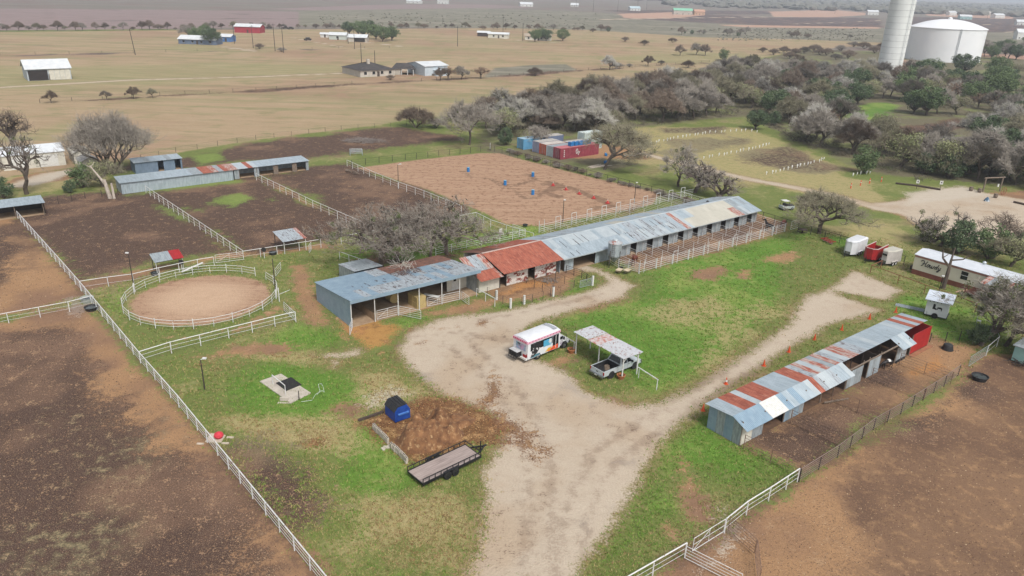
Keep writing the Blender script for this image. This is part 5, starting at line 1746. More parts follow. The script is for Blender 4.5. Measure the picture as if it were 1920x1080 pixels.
def build_flatbed():
    r1, r2, f1, f2 = P(762, 883, 0.55), P(795, 908, 0.55), P(902, 855, 0.55), P(876, 832, 0.55)
    rc, fc = (r1 + r2) / 2, (f1 + f2) / 2
    rz = ang(rc, fc)
    L = (fc - rc).length - 0.1
    W = ((r1 - r2).length + (f1 - f2).length) / 4 - 0.1
    t = thing('flatbed_trailer', 'black flatbed utility trailer with grey plank deck beside the dirt heap', 'trailer', Vector((rc.x, rc.y, 0)), rz)
    deck = mat('grey_planks', C(186, 170, 162), C(156, 140, 134), 1.3, 0.85, stretch=(0.5, 6, 6), c3=C(128, 112, 106), lo3=0.58, hi3=0.72)
    n = 11
    for k in range(n):
        y0 = -W + 2 * W * k / n
        MB().box(0.05, L - .05, y0 + 0.006, y0 + 2 * W / n - 0.006, 0.52 + RNG.uniform(-.004, .004), 0.57).build('plank', deck, t)
    f = MB()
    f.box(0, L, -W - .09, -W - 0.01, 0.38, 0.6).box(0, L, W + .01, W + .09, 0.38, 0.6).box(0, .06, -W, W, 0.38, 0.56).box(L - .06, L, -W, W, 0.38, 0.6)
    for k in range(6):
        f.box(L * k / 6 + .2, L * k / 6 + .28, -W, W, 0.4, 0.5)
    f.build('frame', BLACK, t)
    for s in (-1, 1):
        MB().bar((0, s * (W + .05), 0.98), (L, s * (W + .05), 0.98), 0.06, 0.06).build('side_rail', BLACK, t)
        for k in range(11):
            x = 0.03 + (L - .06) * k / 10
            MB().bar((x, s * (W + .05), 0.6), (x, s * (W + .05), 0.98), 0.05, 0.05).build('stake', BLACK, t)
        MB().box(L * 0.5 - 1.05, L * 0.5 + 0.5, s * (W + .1) if s > 0 else -W - .34, W + .34 if s > 0 else -(W + .1), 0.78, 0.81).build('fender', BLACK, t)
        for x in (L * 0.5 - .65, L * 0.5 + .12):
            wheel(t, x, s * (W + .22), 0.36, 0.22, rim=BLACK)
    MB().bar((L - .03, -W - .05, 0.98), (L - .03, W + .05, 0.98), 0.06).build('front_rail', BLACK, t)
    tg = MB()
    tg.bar((L, -W * .6, 0.45), (L + 1.25, 0, 0.45), 0.1, 0.12).bar((L, W * .6, 0.45), (L + 1.25, 0, 0.45), 0.1, 0.12)
    tg.build('tongue', BLACK, t)
    MB().tube((L + .9, 0.1, 0.0), (L + .9, 0.1, 1.05), 0.05, 8).build('jack', BLACK, t)
    MB().box(L + 1.2, L + 1.45, -.07, .07, 0.42, 0.54).build('coupler', BLACK, t)


build_flatbed()


def horse_trailer(label, p, rz, L, W, z0, h, m, mtop, kind):
    t = thing('horse_trailer', label, 'trailer', p, rz)
    nose = 0.9 if kind != 'red' else 0.5
    outl = [(0, -W), (L - nose, -W), (L, -W * 0.45), (L, W * 0.45), (L - nose, W), (0, W)]
    b = MB()
    if kind == 'red':       # open top stock trailer
        for i in range(len(outl)):
            a, c = outl[i], outl[(i + 1) % 6]
            hh = h if i != 5 else h * 0.75
            b.bar((a[0], a[1], (z0 + hh) / 2), (c[0], c[1], (z0 + hh) / 2), 0.05, hh - z0)
        b.build('body', m, t)
        MB().slab([(x, y, z0 + 0.02) for x, y in outl], 0.04).build('floor', DWOOD, t)
        r = MB()
        for i in range(5):
            a, c = outl[i], outl[(i + 1) % 6]
            r.bar((a[0], a[1], h + .03), (c[0], c[1], h + .03), 0.1, 0.08)
        r.build('top_trim', mat('pale_trim', C(226, 206, 200)), t)
        MB().box(0.1, L - 0.8, -W - .035, -W - .026, z0 + 0.55, z0 + 0.68).build('stripe', WHITE, t)
        gt = MB()
        for k in range(5):
            gt.tube((-0.03, -W, z0 + .3 + k * .32), (-.9, -W - .3, z0 + .3 + k * .32), 0.03, 5)
        gt.build('tail_gate', BLACK, t)
    else:
        b.prism(None, [(x, y, z0) for x, y in outl], [(x * 0.98 + .03, y * 0.97, h - .12) for x, y in outl])
        b.build('body', m, t)
        c = MB()
        c.prism(None, [(x * 1.0, y, h - .12) for x, y in outl], [(x * .94 + .1, y * .8, h + .02) for x, y in outl])
        c.build('roof', mtop, t)
    for k in range(3):
        x = 0.5 + k * (L - 1.6) / 3
        MB().box(x, x + 0.55, -W - .03, -W - .012, h - .75, h - .45).build('window', GLASS, t)
    mdx, mdy = L - 0.35, 0
    if kind != 'red':
        if kind == 'grey':
            MB().box(L + .005, L + .02, -.35, .35, h - .75, h - .45).build('front_window', GLASS, t)
        MB().box(L - .02, L + .03, -W * .44, W * .44, z0 + .02, z0 + .45).build('stone_guard', CHROME, t)
    s = -1
    for s in (-1, 1):
        for x in (L * 0.42, L * 0.42 + 0.75):
            wheel(t, x, s * (W - .02), 0.33, 0.2, rim=WHITE)
        MB().box(L * 0.42 - .45, L * 0.42 + 1.2, s * W - .16 if s < 0 else s * W - .02, s * W + .02 if s < 0 else s * W + .16, 0.68, 0.74).build('fender', m, t)
    tg = MB().bar((L - .3, -W * .4, z0), (L + 1.2, 0, z0), 0.1).bar((L - .3, W * .4, z0), (L + 1.2, 0, z0), 0.1)
    tg.build('tongue', BLACK, t)
    MB().tube((L + .95, 0, 0), (L + .95, 0, 1.1), 0.05, 6).build('jack', BLACK, t)
    return t


WT = mat('white_trailer_paint', C(236, 238, 240), C(220, 222, 226), 1.2, 0.35)
def aim_trailer(u, v, du, dv, back):
    """front end at pixel (u, v), pointing along the ground vector to (du, dv)"""
    p = P(u, v)
    rz = ang(P(u + du, v + dv) * -1, p * -1)
    return p, rz


rz_t = AX + math.pi + 0.08
horse_trailer('white enclosed horse trailer with rounded nose by the fence', AB(113.4, 54.8), rz_t, 4.4, 1.0, 0.4, 2.5, WT, WT, 'white')
horse_trailer('red open stock trailer between the white and the grey horse trailer', AB(113.6, 51.6), rz_t, 4.2, 0.95, 0.45, 2.15, REDP, REDP, 'red')
horse_trailer('beige two horse trailer nearest the mobile home', AB(113.0, 48.9), rz_t - .15, 3.2, 0.9, 0.4, 2.35, mat('beige_trailer', C(208, 202, 196), C(190, 184, 178), 1.5, 0.45), BEIGE, 'grey')


def build_carport():
    c = [P(1060 + x / 7.2, 590 + y / 7.2, 2.6) for x, y in ((110, 255), (345, 155), (1055, 490), (800, 610))]
    ctr = sum(c, Vector()) / 4
    a_, b_ = toAB(ctr)
    t = thing('carport', 'open carport with white posts and rust flecked tin roof over the pickup', 'carport', Vector((ctr.x, ctr.y, 0)), AX)
    rot = Matrix.Rotation(-AX, 3, 'Z')
    lc = [rot @ (p - Vector((ctr.x, ctr.y, 0))) for p in c]
    x0, x1 = min(p.x for p in lc) + .2, max(p.x for p in lc) - .2
    y0, y1 = min(p.y for p in lc) + .1, max(p.y for p in lc) - .1
    FLK = mat('rust_flecked_sheet', C(204, 206, 208), C(186, 188, 192), 3, 0.5, c3=C(146, 112, 104), lo3=0.56, hi3=0.62, scale3=3.2)
    FLR = mat('rust_streaked_sheet', C(200, 190, 188), C(184, 120, 108), 2.2, 0.6, lo=.46, hi=.58)
    n = round((y1 - y0) / 0.8)
    w = (y1 - y0) / n
    ym = y0 + (y1 - y0) * 0.6
    for k in range(n):
        m = FLR if abs(y0 + (k + .5) * w - ym) < 0.45 else FLK
        me = sheet_mesh(w * 1.01, x1 - x0, 4, m, 'roof_sheet')
        yy = y0 + k * w
        inst('roof_sheet', me, t, (x1, yy, 2.62 + (0.05 if yy > ym else 0) + .004 * (k % 2)), (0.0, 0, math.pi / 2))
    for x in (x0 + .3, x1 - .4):
        for y in (y0 + .3, (y0 + y1) / 2, y1 - .25):
            MB().tube((x, y, -.1), (x, y, 2.52), 0.075, 8).build('post', WHITE, t)
        MB().bar((x, y0, 2.55), (x, y1, 2.55), 0.08, 0.12).build('beam', WHITE, t)
    for y in (y0 + .1, (y0 + y1) / 2, y1 - .1):
        MB().bar((x0, y, 2.58), (x1, y, 2.58), 0.06, 0.06).build('purlin', WHITE, t)
    for s, x in ((1, x0 + .3), (-1, x1 - .4)):
        MB().bar((x, y0 + .3, 2.0), (x + s * .5, y0 + .3, 2.5), 0.06).build('brace', WHITE, t)
    return t


build_carport()
for i, (u0, v0, u1, v1) in enumerate(((1035, 636, 1078, 661), (1195, 708, 1232, 732))):
    p, q = P(u0, v0), P(u1, v1)
    t = thing('hitch_rail', ['white hitching rail between bus and carport', 'white hitching rail at the near end of the carport'][i], 'rail', p)
    d = q - p
    for k in range(3 if i == 0 else 2):
        s = d * ((0.05 + 0.45 * k) if i == 0 else (0.05 if k == 0 else 0.97))
        MB().tube((s.x, s.y, -.1), (s.x, s.y, 1.2), 0.05, 6).build('post', PIPE, t)
    MB().tube((0, 0, 1.22), (d.x, d.y, 1.22), 0.055, 6).build('top_rail', PIPE, t)
TERRA = mat('terracotta', C(186, 122, 78), C(160, 98, 62), 3, 0.8)
for u, v, lab in ((1071, 661, 'terracotta planter pot beside the bus end of the carport'), (1164, 710, 'terracotta planter pot beside the pickup')):
    t = thing('planter_pot', lab, 'planter', P(u, v))
    MB().lathe([(0.3, 0), (0.45, 0.42), (0.48, 0.42), (0.48, 0.48), (0.4, 0.48), (0.38, 0.36), (0.01, 0.34)], 16, cap=False).build('pot', TERRA, t)
    b = MB()
    for k in range(40):
        q = RNG.uniform(0, 6.28)
        r = RNG.uniform(0, .3)
        b.face([(r * math.cos(q), r * math.sin(q), .34), (r * math.cos(q) + .04, r * math.sin(q), .36), (r * 1.3 * math.cos(q), r * 1.3 * math.sin(q), .5 + RNG.random() * .08)])
    b.build('dry_plant', mat('dry_stems', C(110, 92, 62), C(80, 74, 48), 5), t)
# ---------------------------------------------------------------- dumpster, dirt heap, blocks
def build_dumpster():
    t = thing('dumpster', 'blue steel dumpster with black lid beside the dirt heap', 'dumpster', AB(29.1, 53.7), AX)
    b = MB()
    pr = [(-.85, 0.12), (.85, 0.12), (.85, 1.15), (.55, 1.6), (-.55, 1.6), (-.85, 1.15)]
    sec = [(-.8, 0.1), (.8, 0.1), (.8, 1.05), (.45, 1.62), (-.5, 1.55), (-.8, 1.1)]
    b.prism(None, [(x, -.95, z) for x, z in sec], [(x, .95, z) for x, z in sec])
    b.v = [(v[0], v[1], v[2]) for v in b.v]
    b.build('bin', BLUEBIN, t)
    for y in (-.48, .48):
        l = MB()
        l.slab([(-.86, y - .46, 1.16), (-.52, y - .46, 1.61), (-.52, y + .46, 1.61), (-.86, y + .46, 1.16)][::-1], 0.04)
        l.slab([(-.52, y - .46, 1.62), (.5, y - .46, 1.69), (.5, y + .46, 1.69), (-.52, y + .46, 1.62)], 0.05)
        for k in range(3):
            l.box(-.4 + .3 * k, -.34 + .3 * k, y - .44, y + .44, 1.66 + .015 * k, 1.7 + .02 * k)
        l.build('lid', BLACKP, t)
    for y in (-1.02, 1.02):
        MB().box(-.5, .6, y - .07, y + .07, 0.75, 0.9).build('fork_pocket', mat('pocket_blue', C(90, 140, 210), C(60, 110, 190), 3), t)
    for x in (-.6, .6):
        for y in (-.8, .8):
            MB().box(x - .1, x + .1, y - .06, y + .06, 0.0, 0.12).build('foot', BLACK, t)


build_dumpster()


def heap(name, label, cx, cy, rx, ry, h, m, seed, n=34, rot=0.0, cat='heap', lumps=9, kind=None):
    t = thing(name, label, cat, Vector((cx, cy, 0)), rot)
    r = random.Random(seed)
    L = [(r.uniform(-.7, .7), r.uniform(-.7, .7), r.uniform(.25, .5), r.uniform(.3, 1.0)) for _ in range(lumps)]
    b = MB()
    idx = {}
    for j in range(n + 1):
        for i in range(n + 1):
            u, v = -1 + 2 * i / n, -1 + 2 * j / n
            d = math.hypot(u, v)
            z = 0
            for lx, ly, lr, lh in L:
                q = math.hypot(u - lx, v - ly) / lr
                if q < 1:
                    z += lh * (1 - q * q) ** 2
            fall = max(0, 1 - d ** 3)
            z = h * min(1.4, z) * fall + r.uniform(-.05, .07) * fall * h * 1.4 - (0.05 if d > 0.92 else 0)
            if d > 1:
                z = -0.06
            b.v.append((u * rx, v * ry, z))
    for j in range(n):
        for i in range(n):
            k = j * (n + 1) + i
            cu, cv = -1 + 2 * (i + .5) / n, -1 + 2 * (j + .5) / n
            if math.hypot(cu, cv) < 1.0:
                b.f.append((k, k + 1, k + n + 2, k + n + 1))
                b.mi.append(0)
    b.build('mound', m, t, smooth=True)
    return t


MULCH = mat('manure_mulch', C(152, 110, 74), C(108, 74, 50), 1.6, 0.95, c3=C(200, 166, 122), lo3=0.56, hi3=0.72, scale3=2.6, bump=0.7)
a = P(800, 818)
heap('dirt_heap', 'spread heap of brown manure and straw between dumpster and trailer', a.x + .2, a.y + .2, 3.5, 2.8, 1.5, MULCH, 4, 56, AX, lumps=22)
a = P(850, 790)
heap('dirt_heap', 'flat far end of the straw heap reaching onto the gravel', a.x, a.y, 2.6, 1.7, 0.45, MULCH, 9, 34, AX, lumps=14)
BLOCK = mat('concrete_block', C(214, 204, 188), C(188, 178, 162), 2, 0.9)
me = MB()
me.box(-.2, .2, -.1, .1, 0, 0.19)
for sx in (-.1, .1):
    me.box(sx - .065, sx + .065, -.065, .065, 0.17, 0.192)
bm_ = MB()
bm_.box(-.2, .2, -.1, .1, 0, 0.19)
BLK = bm_.mesh('block', BLOCK)
hb = MB()
for sx in (-.095, .095):
    hb.box(sx - .06, sx + .06, -.06, .06, 0.185, 0.193)
CORE_SHADE = hb.mesh('block_shade', DARK)  # raised dark pads; the shade of the hollow cores is put into colour
for i, (p, q, lab) in enumerate(((AB(26.25, 53.1), AB(26.2, 50.3), 'low wall of grey hollow blocks near the dumpster'), (AB(26.1, 49.6), AB(25.85, 47.1), 'low wall of grey hollow blocks curving near the trailer'))):
    t = thing('block_wall', lab, 'wall', p, ang(p, q))
    n = 7
    for c in range(3):
        for k in range(n):
            x = 0.2 + k * 0.41
            y = 0.25 * math.sin(k / n * 2.2) * i
            o = inst('block', BLK, t, (x + RNG.uniform(-.02, .02), y + RNG.uniform(-.03, .03), c * .2), (0, 0, RNG.uniform(-.05, .05)))
            if c == 2:
                inst('core_shade', CORE_SHADE, o)
t = thing('timber', 'dark timber beam lying on the grass by the dumpster', 'timber', AB(25.7, 55.0), AX)
MB().box(0, 2.6, -.12, .12, 0, 0.22).build('beam', DWOOD, t)
MB().box(-.012, 0, -.11, .11, 0.02, 0.21).build('end_grain', WOOD, t)
t = thing('broken_blocks', 'broken pale blocks lying beside the block walls', 'rubble', AB(25.6, 49.8), AX)
for k in range(6):
    MB().box(-.3 + .13 * k, -.1 + .14 * k, -.3 + RNG.uniform(0, .4), -.1 + RNG.uniform(.1, .4), 0, 0.08 + .02 * (k % 3)).build('fragment', BLOCK, t)


# ---------------------------------------------------------------- wash slab with mat, rail and hose
def build_slab():
    c = [P(487, 716), P(545, 757), P(583, 738), P(527, 702)]
    o = sum(c, Vector()) / 4
    t = thing('wash_slab', 'concrete wash slab with black rubber mat and white pipe rail', 'slab', o)
    MB().slab([p - o + Vector((0, 0, 0.1)) for p in c], 0.14).build('slab', CONC, t)
    m = [P(517, 720), P(537, 735), P(566, 723), P(546, 709)]
    MB().slab([p - o + Vector((0, 0, 0.13)) for p in m], 0.025).build('rubber_mat', RUBBER, t)
    p, q = P(512, 722) - o, P(536, 742) - o
    r = MB()
    r.tube(p, p + Vector((0, 0, 1.15)), 0.04, 6).tube(q, q + Vector((0, 0, 1.15)), 0.04, 6).tube(p + Vector((0, 0, 1.15)), q + Vector((0, 0, 1.15)), 0.045, 6)
    r.build('tie_rail', PIPE, t)
    s = P(561, 750) - o
    MB().tube(s, s + Vector((0, 0, 1.0)), 0.05, 6).build('water_stand', DPOST, t)
    w = P(535, 752) - o
    MB().box(w.x - .5, w.x + .3, w.y - .08, w.y + .08, 0, 0.4).build('kerb_block', CONC, t)
    for k in range(8):
        MB().box(w.x - .6 + k * .17, w.x - .47 + k * .17, w.y - .5 + .04 * (k % 3), w.y - .3, 0, 0.06 + .02 * (k % 2)).build('stone', BLOCK, t)


build_slab()
o = P(572, 755)
t = thing('garden_hose', 'pale garden hose curling over the grass by the wash slab', 'hose', o)
hp = [(565, 754), (585, 751), (592, 740), (604, 733), (608, 736), (606, 727), (603, 720), (597, 721), (598, 727), (600, 733), (594, 742)]
pts = [P(u, v) - o + Vector((0, 0, 0.04)) for u, v in hp]
MB().path(pts, 0.03, 5).build('hose', mat('pale_hose', C(206, 220, 200)), t)
o = P(408, 824)
t = thing('ground_feeder', 'red ball and scattered pale boards at the long white fence', 'salvage', o)
MB().box(-.9, .5, -.5, .6, 0, 0.1).build('base_board', mat('pale_board', C(222, 208, 190), C(196, 180, 160), 3), t)
MB().lathe([(0.05, .1), (.3, .15), (.42, .35), (.36, .55), (.15, .68), (.1, .7)], 14, (0.1, 0.1, 0)).build('ball', mat('red_plastic', C(226, 70, 84), C(206, 56, 70), 3), t)
for k, (x, y) in enumerate(((1.0, .3), (.9, -.6), (-1.2, -.8), (-.6, .7))):
    MB().box(x - .3, x + .3, y - .08, y + .1, 0, 0.09).build('loose_board', mat('pale_board', C(222, 208, 190)), t)


# ---------------------------------------------------------------- mobile home with deck, and the little hut
def strokes(parent, name, m, lines, o, ex, ez, s, r, slant=0.25):
    b = MB()
    for ln in lines:
        pts = [Vector(o) + Vector(ex) * ((x + slant * z) * s) + Vector(ez) * (z * s) for x, z in ln]
        b.path(pts, r, 5)
    return b.build(name, m, parent)


HOWDY = [[(-.5, .75), (-.35, 1.0), (-.05, .98), (.12, .8), (.1, .4), (0, 0.02), (-.18, .0)], [(.62, 1.02), (.5, .8), (.48, .3), (.55, .0), (.68, .1)], [(-.1, .45), (.2, .55), (.55, .5)],
         [(.98, .55), (.82, .42), (.8, .15), (.95, 0), (1.12, .12), (1.14, .42), (.98, .55), (1.2, .5)], [(1.28, .55), (1.32, .1), (1.45, 0), (1.58, .15), (1.62, .5)], [(1.6, .3), (1.66, .05), (1.8, .02), (1.95, .2), (1.95, .52), (2.1, .45)],
         [(2.5, .5), (2.3, .5), (2.18, .25), (2.28, .02), (2.45, .1), (2.52, .45), (2.6, 1.0)], [(2.52, .45), (2.5, .12), (2.62, .02)], [(2.78, .55), (2.78, .2), (2.9, .08), (3.05, .2)], [(3.12, .55), (3.05, .1), (2.95, -.35), (2.75, -.4), (2.8, -.2), (3.2, .15)]]


def build_home():
    t = thing('mobile_home', 'cream mobile home with brown skirting and Howdy lettering', 'mobile home', AB(110.2, 45.0), AX - math.pi / 2)
    # local x runs towards lower b, local y towards higher a
    L, D, h0, h1 = 17.0, 4.2, 0.75, 3.0
    cream = mat('home_cream', C(232, 226, 206), C(222, 216, 196), 1, 0.6)
    brown = mat('home_brown', C(140, 84, 66), C(122, 72, 58), 2, 0.7)
    rose = mat('home_rose_band', C(186, 134, 118), C(170, 120, 106), 2, 0.6)
    MB().box(0, L, 0, D, h0, h1).build('wall', cream, t)
    MB().box(-.01, L + .01, -.015, D + .015, 0.0, h0 - 0.002).build('skirting', brown, t)
    MB().box(-.012, L + .012, -.014, D + .014, h1 - .38, h1 - .08).build('trim_band', rose, t)
    rf = MB()
    sec = [(-.12, h1), (D / 2, h1 + .5), (D + .12, h1), (D + .12, h1 - .06), (-.12, h1 - .06)]
    rf.prism(None, [(-.1, y, z) for y, z in sec], [(L + .1, y, z) for y, z in sec])
    rf.build('roof', mat('home_roof_white', C(226, 230, 236), C(212, 218, 224), 1, 0.5), t)
    w = MB().box(6.6, 7.5, -.03, -.005, 1.35, 2.5).build('window', GLASS, t)
    MB().box(6.6, 7.5, -.045, -.031, 1.9, 1.96).build('sash_bar', WHITE, w)
    w = MB().box(10.6, 11.7, -.03, -.005, 1.55, 2.3).build('window', GLASS, t)
    MB().box(12.4, 13.3, -.03, -.005, 0.8, 2.6).build('door', WHITE, t)
    MB().lathe([(.2, 3.3), (.2, 3.7), (.3, 3.72), (.1, 3.9)], 10, (8.2, 2.6, 0)).build('roof_vent', GALV3, t)
    MB().box(-.5, -.02, 0.4, 1.1, 0.4, 1.0).build('air_conditioner', DPOST, t)
    strokes(t, 'lettering', BLACK, HOWDY, (1.25, -.04, 1.6), (1, 0, 0), (0, 0, 1), 0.8, 0.055)
    d = thing('porch_deck', 'red brown wooden porch deck with railing before the mobile home door', 'porch', AB(110.1, 36.5), AX - math.pi / 2)
    RW = mat('red_brown_deck', C(150, 96, 78), C(124, 78, 64), 2, 0.85, stretch=(6, 1, 1))
    for k in range(16):
        MB().box(.0 + k * .36, .34 + k * .36, -2.6, -.05, 0.62, 0.68).build('deck_board', RW, d)
    for x in (0.05, 2.0, 4.0, 5.7):
        MB().box(x - .06, x + .06, -2.62, -2.5, 0, 2.75 if x > 1.5 else 1.6).build('post', RW, d)
    for z in (1.1, 1.6):
        MB().bar((0, -2.56, z), (5.7, -2.56, z), 0.06, 0.1).build('rail', RW, d)
    roof_slope(d, 1.6, 5.9, -2.8, 2.55, -.05, 2.9, pick_of(GALV2, RUST2, STREAK), 0.7, 3)
    for k in range(4):
        MB().box(-.35 - .3 * k, -.05 - .3 * k, -2.2, -1.0, 0.45 - .15 * k, 0.5 - .15 * k).build('step', mat('pale_step', C(206, 170, 140)), d)
    MB().bar((-1.2, -2.2, 1.0), (0, -2.5, 1.6), 0.05, 0.08).build('stair_rail', RW, d)


build_home()


def build_hut():
    t = thing('hut_trailer', 'small white hut on a trailer with black boot and animal cut-outs', 'hut', AB(95.9, 36.4), ang(AB(95.9, 36.4), AB(96.6, 34.1)))
    L, D, h = 2.5, 2.3, 2.35
    WH = mat('hut_white', C(238, 240, 242), C(226, 230, 232), 1, 0.55)
    MB().box(0, L, 0, D, 0.3, h).build('wall', WH, t)
    rf = MB()
    rf.slab([(-.25, -.35, h + .04), (L + .35, -.35, h + .04), (L + .35, D + .3, h + .42), (-.25, D + .3, h + .42)], 0.07)
    rf.build('roof', mat('hut_roof', C(222, 230, 240), C(206, 216, 228), 1, .4), t)
    g = MB().box(0, L, .3, D, h - .01, h + .1)
    g.build('roof_wedge', WH, t)
    for k in range(4):
        MB().box(.3 + .42 * k, .38 + .42 * k, -.12, 0, h - .25, h + .02).build('rafter_end', DPOST, t)
    MB().box(L + .002, L + .02, .9, 1.35, 1.3, 1.8).build('window', GLASS, t)
    b = MB()
    b.face([(.75, -.012, 1.2), (1.25, -.012, 1.12), (1.25, -.012, 1.3), (1.05, -.012, 1.38), (1.05, -.012, 1.85), (.8, -.012, 1.9)])
    b.face([(1.3, -.012, 1.18), (1.36, -.012, 1.18), (1.4, -.012, 1.35), (1.7, -.012, 1.33), (1.76, -.012, 1.1), (1.83, -.012, 1.1), (1.84, -.012, 1.5), (1.65, -.012, 1.58), (1.4, -.012, 1.55), (1.28, -.012, 1.5)])
    b.build('cut_out', BLACK, t)
    wheel(t, 1.2, -.14, 0.36, 0.2, rim=BLACK)
    MB().box(-.1, L + .1, .1, D - .1, 0.2, 0.3).build('chassis', BLACK, t)
    MB().tube((0.3, -.08, 0.0), (.25, -.08, .75), .02, 4).build('prop', BLACK, t)


build_hut()
t = thing('fence_slats', 'stack of grey fence slats lying on the grass beside the white hut', 'timber', AB(96.4, 40.3), ang(AB(96.4, 40.3), AB(97.5, 37.0)))
for k in range(9):
    MB().bar((0, -.5 + .12 * k, .05), (3.4, -.5 + .12 * k + RNG.uniform(-.1, .1), .06 + .02 * (k % 3)), 0.08, 0.05).build('slat', GALV2, t)
TEAL = mat('teal_paint', C(166, 208, 198), C(150, 190, 182), 1, 0.6)
t = thing('teal_shed', 'pale teal shed cut by the right edge of the picture', 'shed', AB(91.4, 24.5), AX - math.pi / 2)
MB().box(0, 4, 0, 4.5, 0.15, 2.0).build('wall', TEAL, t)
MB().slab([(-.2, -.2, 2.02), (4.2, -.2, 2.02), (4.2, 4.7, 2.3), (-.2, 4.7, 2.3)], .08).build('roof', GALV2, t)
t = thing('junk_heap', 'dark heap of branches and scrap before the teal shed', 'heap', AB(90.8, 23.8), AX)
b = MB()
for k in range(50):
    p = Vector((RNG.gauss(0, .35), RNG.gauss(-.3, .7), RNG.uniform(0, .5)))
    b.bar(p, p + Vector((RNG.uniform(-.5, .5), RNG.uniform(-.5, .5), RNG.uniform(-.1, .3))), 0.05, 0.05)
b.build('scrap', DPOST, t)


def chair(label, p, rz):
    t = thing('garden_chair', label, 'chair', p, rz)
    MB().box(-.25, .25, -.25, .25, .38, .42).build('seat', WHITE, t)
    MB().box(-.25, .25, .22, .27, .42, .95).build('backrest', WHITE, t)
    for sx in (-.22, .22):
        for sy in (-.22, .22):
            MB().box(sx - .03, sx + .03, sy - .03, sy + .03, 0, .38).build('leg', WHITE, t)


chair('white plastic chair standing against the dark shrub at the right', AB(99.3, 31.2), 1.0)
chair('white plastic chair tipped beside the leaning tree', AB(97.4, 28.9), 2.2)
chair('white metal chair in the grass behind the big bare trees', P(940, 440), 0.5)


def wheelbarrow(label, p, rz, m):
    t = thing('wheelbarrow', label, 'wheelbarrow', p, rz)
    b = MB()
    b.hexa([(-.35, -.22, .3), (.35, -.22, .3), (.35, .22, .3), (-.35, .22, .3), (-.6, -.4, .62), (.55, -.4, .62), (.55, .4, .62), (-.6, .4, .62)])
    b.build('tray', m, t)
    for y in (-.25, .25):
        MB().tube((.7, y * .3, .2), (-1.0, y, .6), .025, 5).build('handle', WOOD, t)
        MB().tube((-.3, y, .35), (-.35, y, 0), .02, 5).build('leg', BLACK, t)
    w = MB()
    tmp = MB().lathe([(.1, -.05), (.2, -.05), (.2, .05), (.1, .05)], 12, cap=True)
    w.v = [(p_[0] + .7, p_[2], p_[1] + .2) for p_ in tmp.v]
    w.f, w.mi = tmp.f, tmp.mi
    w.build('wheel', RUBBER, t)


wheelbarrow('wheelbarrow with pale tray under the silo, left one', AB(73.6, 68.9), AX + .4, mat('pale_tray', C(222, 206, 176), C(200, 182, 150), 2))
wheelbarrow('wheelbarrow with pale tray under the silo, right one', AB(74.5, 68.2), AX + .2, mat('pale_tray', C(222, 206, 176)))
t = thing('water_bucket', 'black bucket hung on the silo fence', 'bucket', AB(74.7, 69.6))
MB().lathe([(.2, 0), (.26, .5), (.28, .5), (.24, .48), (.18, .06)], 12, cap=False).build('bucket', BLACKP, t)
fence('pipe_fence', 'white pipe panel around the brown horse beside the silo', [AB(75.9, 67.3), AB(74.7, 70.2), AB(75.3, 72.6)], 1.5, .04, (.026, .022), [.3, .6, .9, 1.2], 2.4)

# things by the far fence
t = thing('picnic_table', 'dark round picnic table near the end of the stall runs', 'table', AB(113.6, 65.2), .3)
MB().lathe([(.75, .68), (.75, .74)], 16).build('table_top', DWOOD, t)
MB().tube((0, 0, 0), (0, 0, .68), .12, 8).build('pedestal', DWOOD, t)
for k in range(4):
    q = k * math.pi / 2
    MB().bar((.8 * math.cos(q) - .3 * math.sin(q), .8 * math.sin(q) + .3 * math.cos(q), .42), (.8 * math.cos(q) + .3 * math.sin(q), .8 * math.sin(q) - .3 * math.cos(q), .42), .25, .05).build('bench', DWOOD, t)
t = thing('farm_implement', 'red farm implement lying in the grass beside the white horse trailer', 'implement', AB(112.9, 60.0), AX + 1.2)
f = MB()
for y in (-.5, 0, .5):
    f.bar((-1.2, y, .4), (1.2, y, .4), .08)
for x in (-1, 0, 1):
    f.bar((x, -.7, .42), (x, .7, .42), .08)
f.build('frame', REDP, t)
for k in range(6):
    MB().lathe([(.02, -.03), (.28, -.02), (.28, .02), (.02, .03)], 10, (-1 + .4 * k, .2 * (-1) ** k, .15)).build('disc', DARKPIPE, t)


def utility_cart(label, p, rz):
    t = thing('utility_cart', label, 'cart', p, rz)
    MB().box(-1.3, 1.2, -.7, .7, .35, .8).build('body', GALV3, t)
    MB().box(-1.2, .1, -.6, .6, .8, .95).build('bed', BLACKP, t)
    MB().box(.1, .5, -.6, .6, .8, 1.2).build('seat', BLACKP, t)
    MB().box(-.2, 1.0, -.65, .65, 1.75, 1.8).build('roof', WHITE, t)
    for x in (-.1, .9):
        for y in (-.6, .6):
            MB().tube((x, y, .8), (x, y, 1.75), .03, 5).build('post', BLACK, t)
    for x in (-.85, .85):
        for y in (-.62, .62):
            wheel(t, x, y, .3, .22)


utility_cart('pale utility cart on the grass beyond the stable end', AB(124.2, 75.4), AX + 2.8)


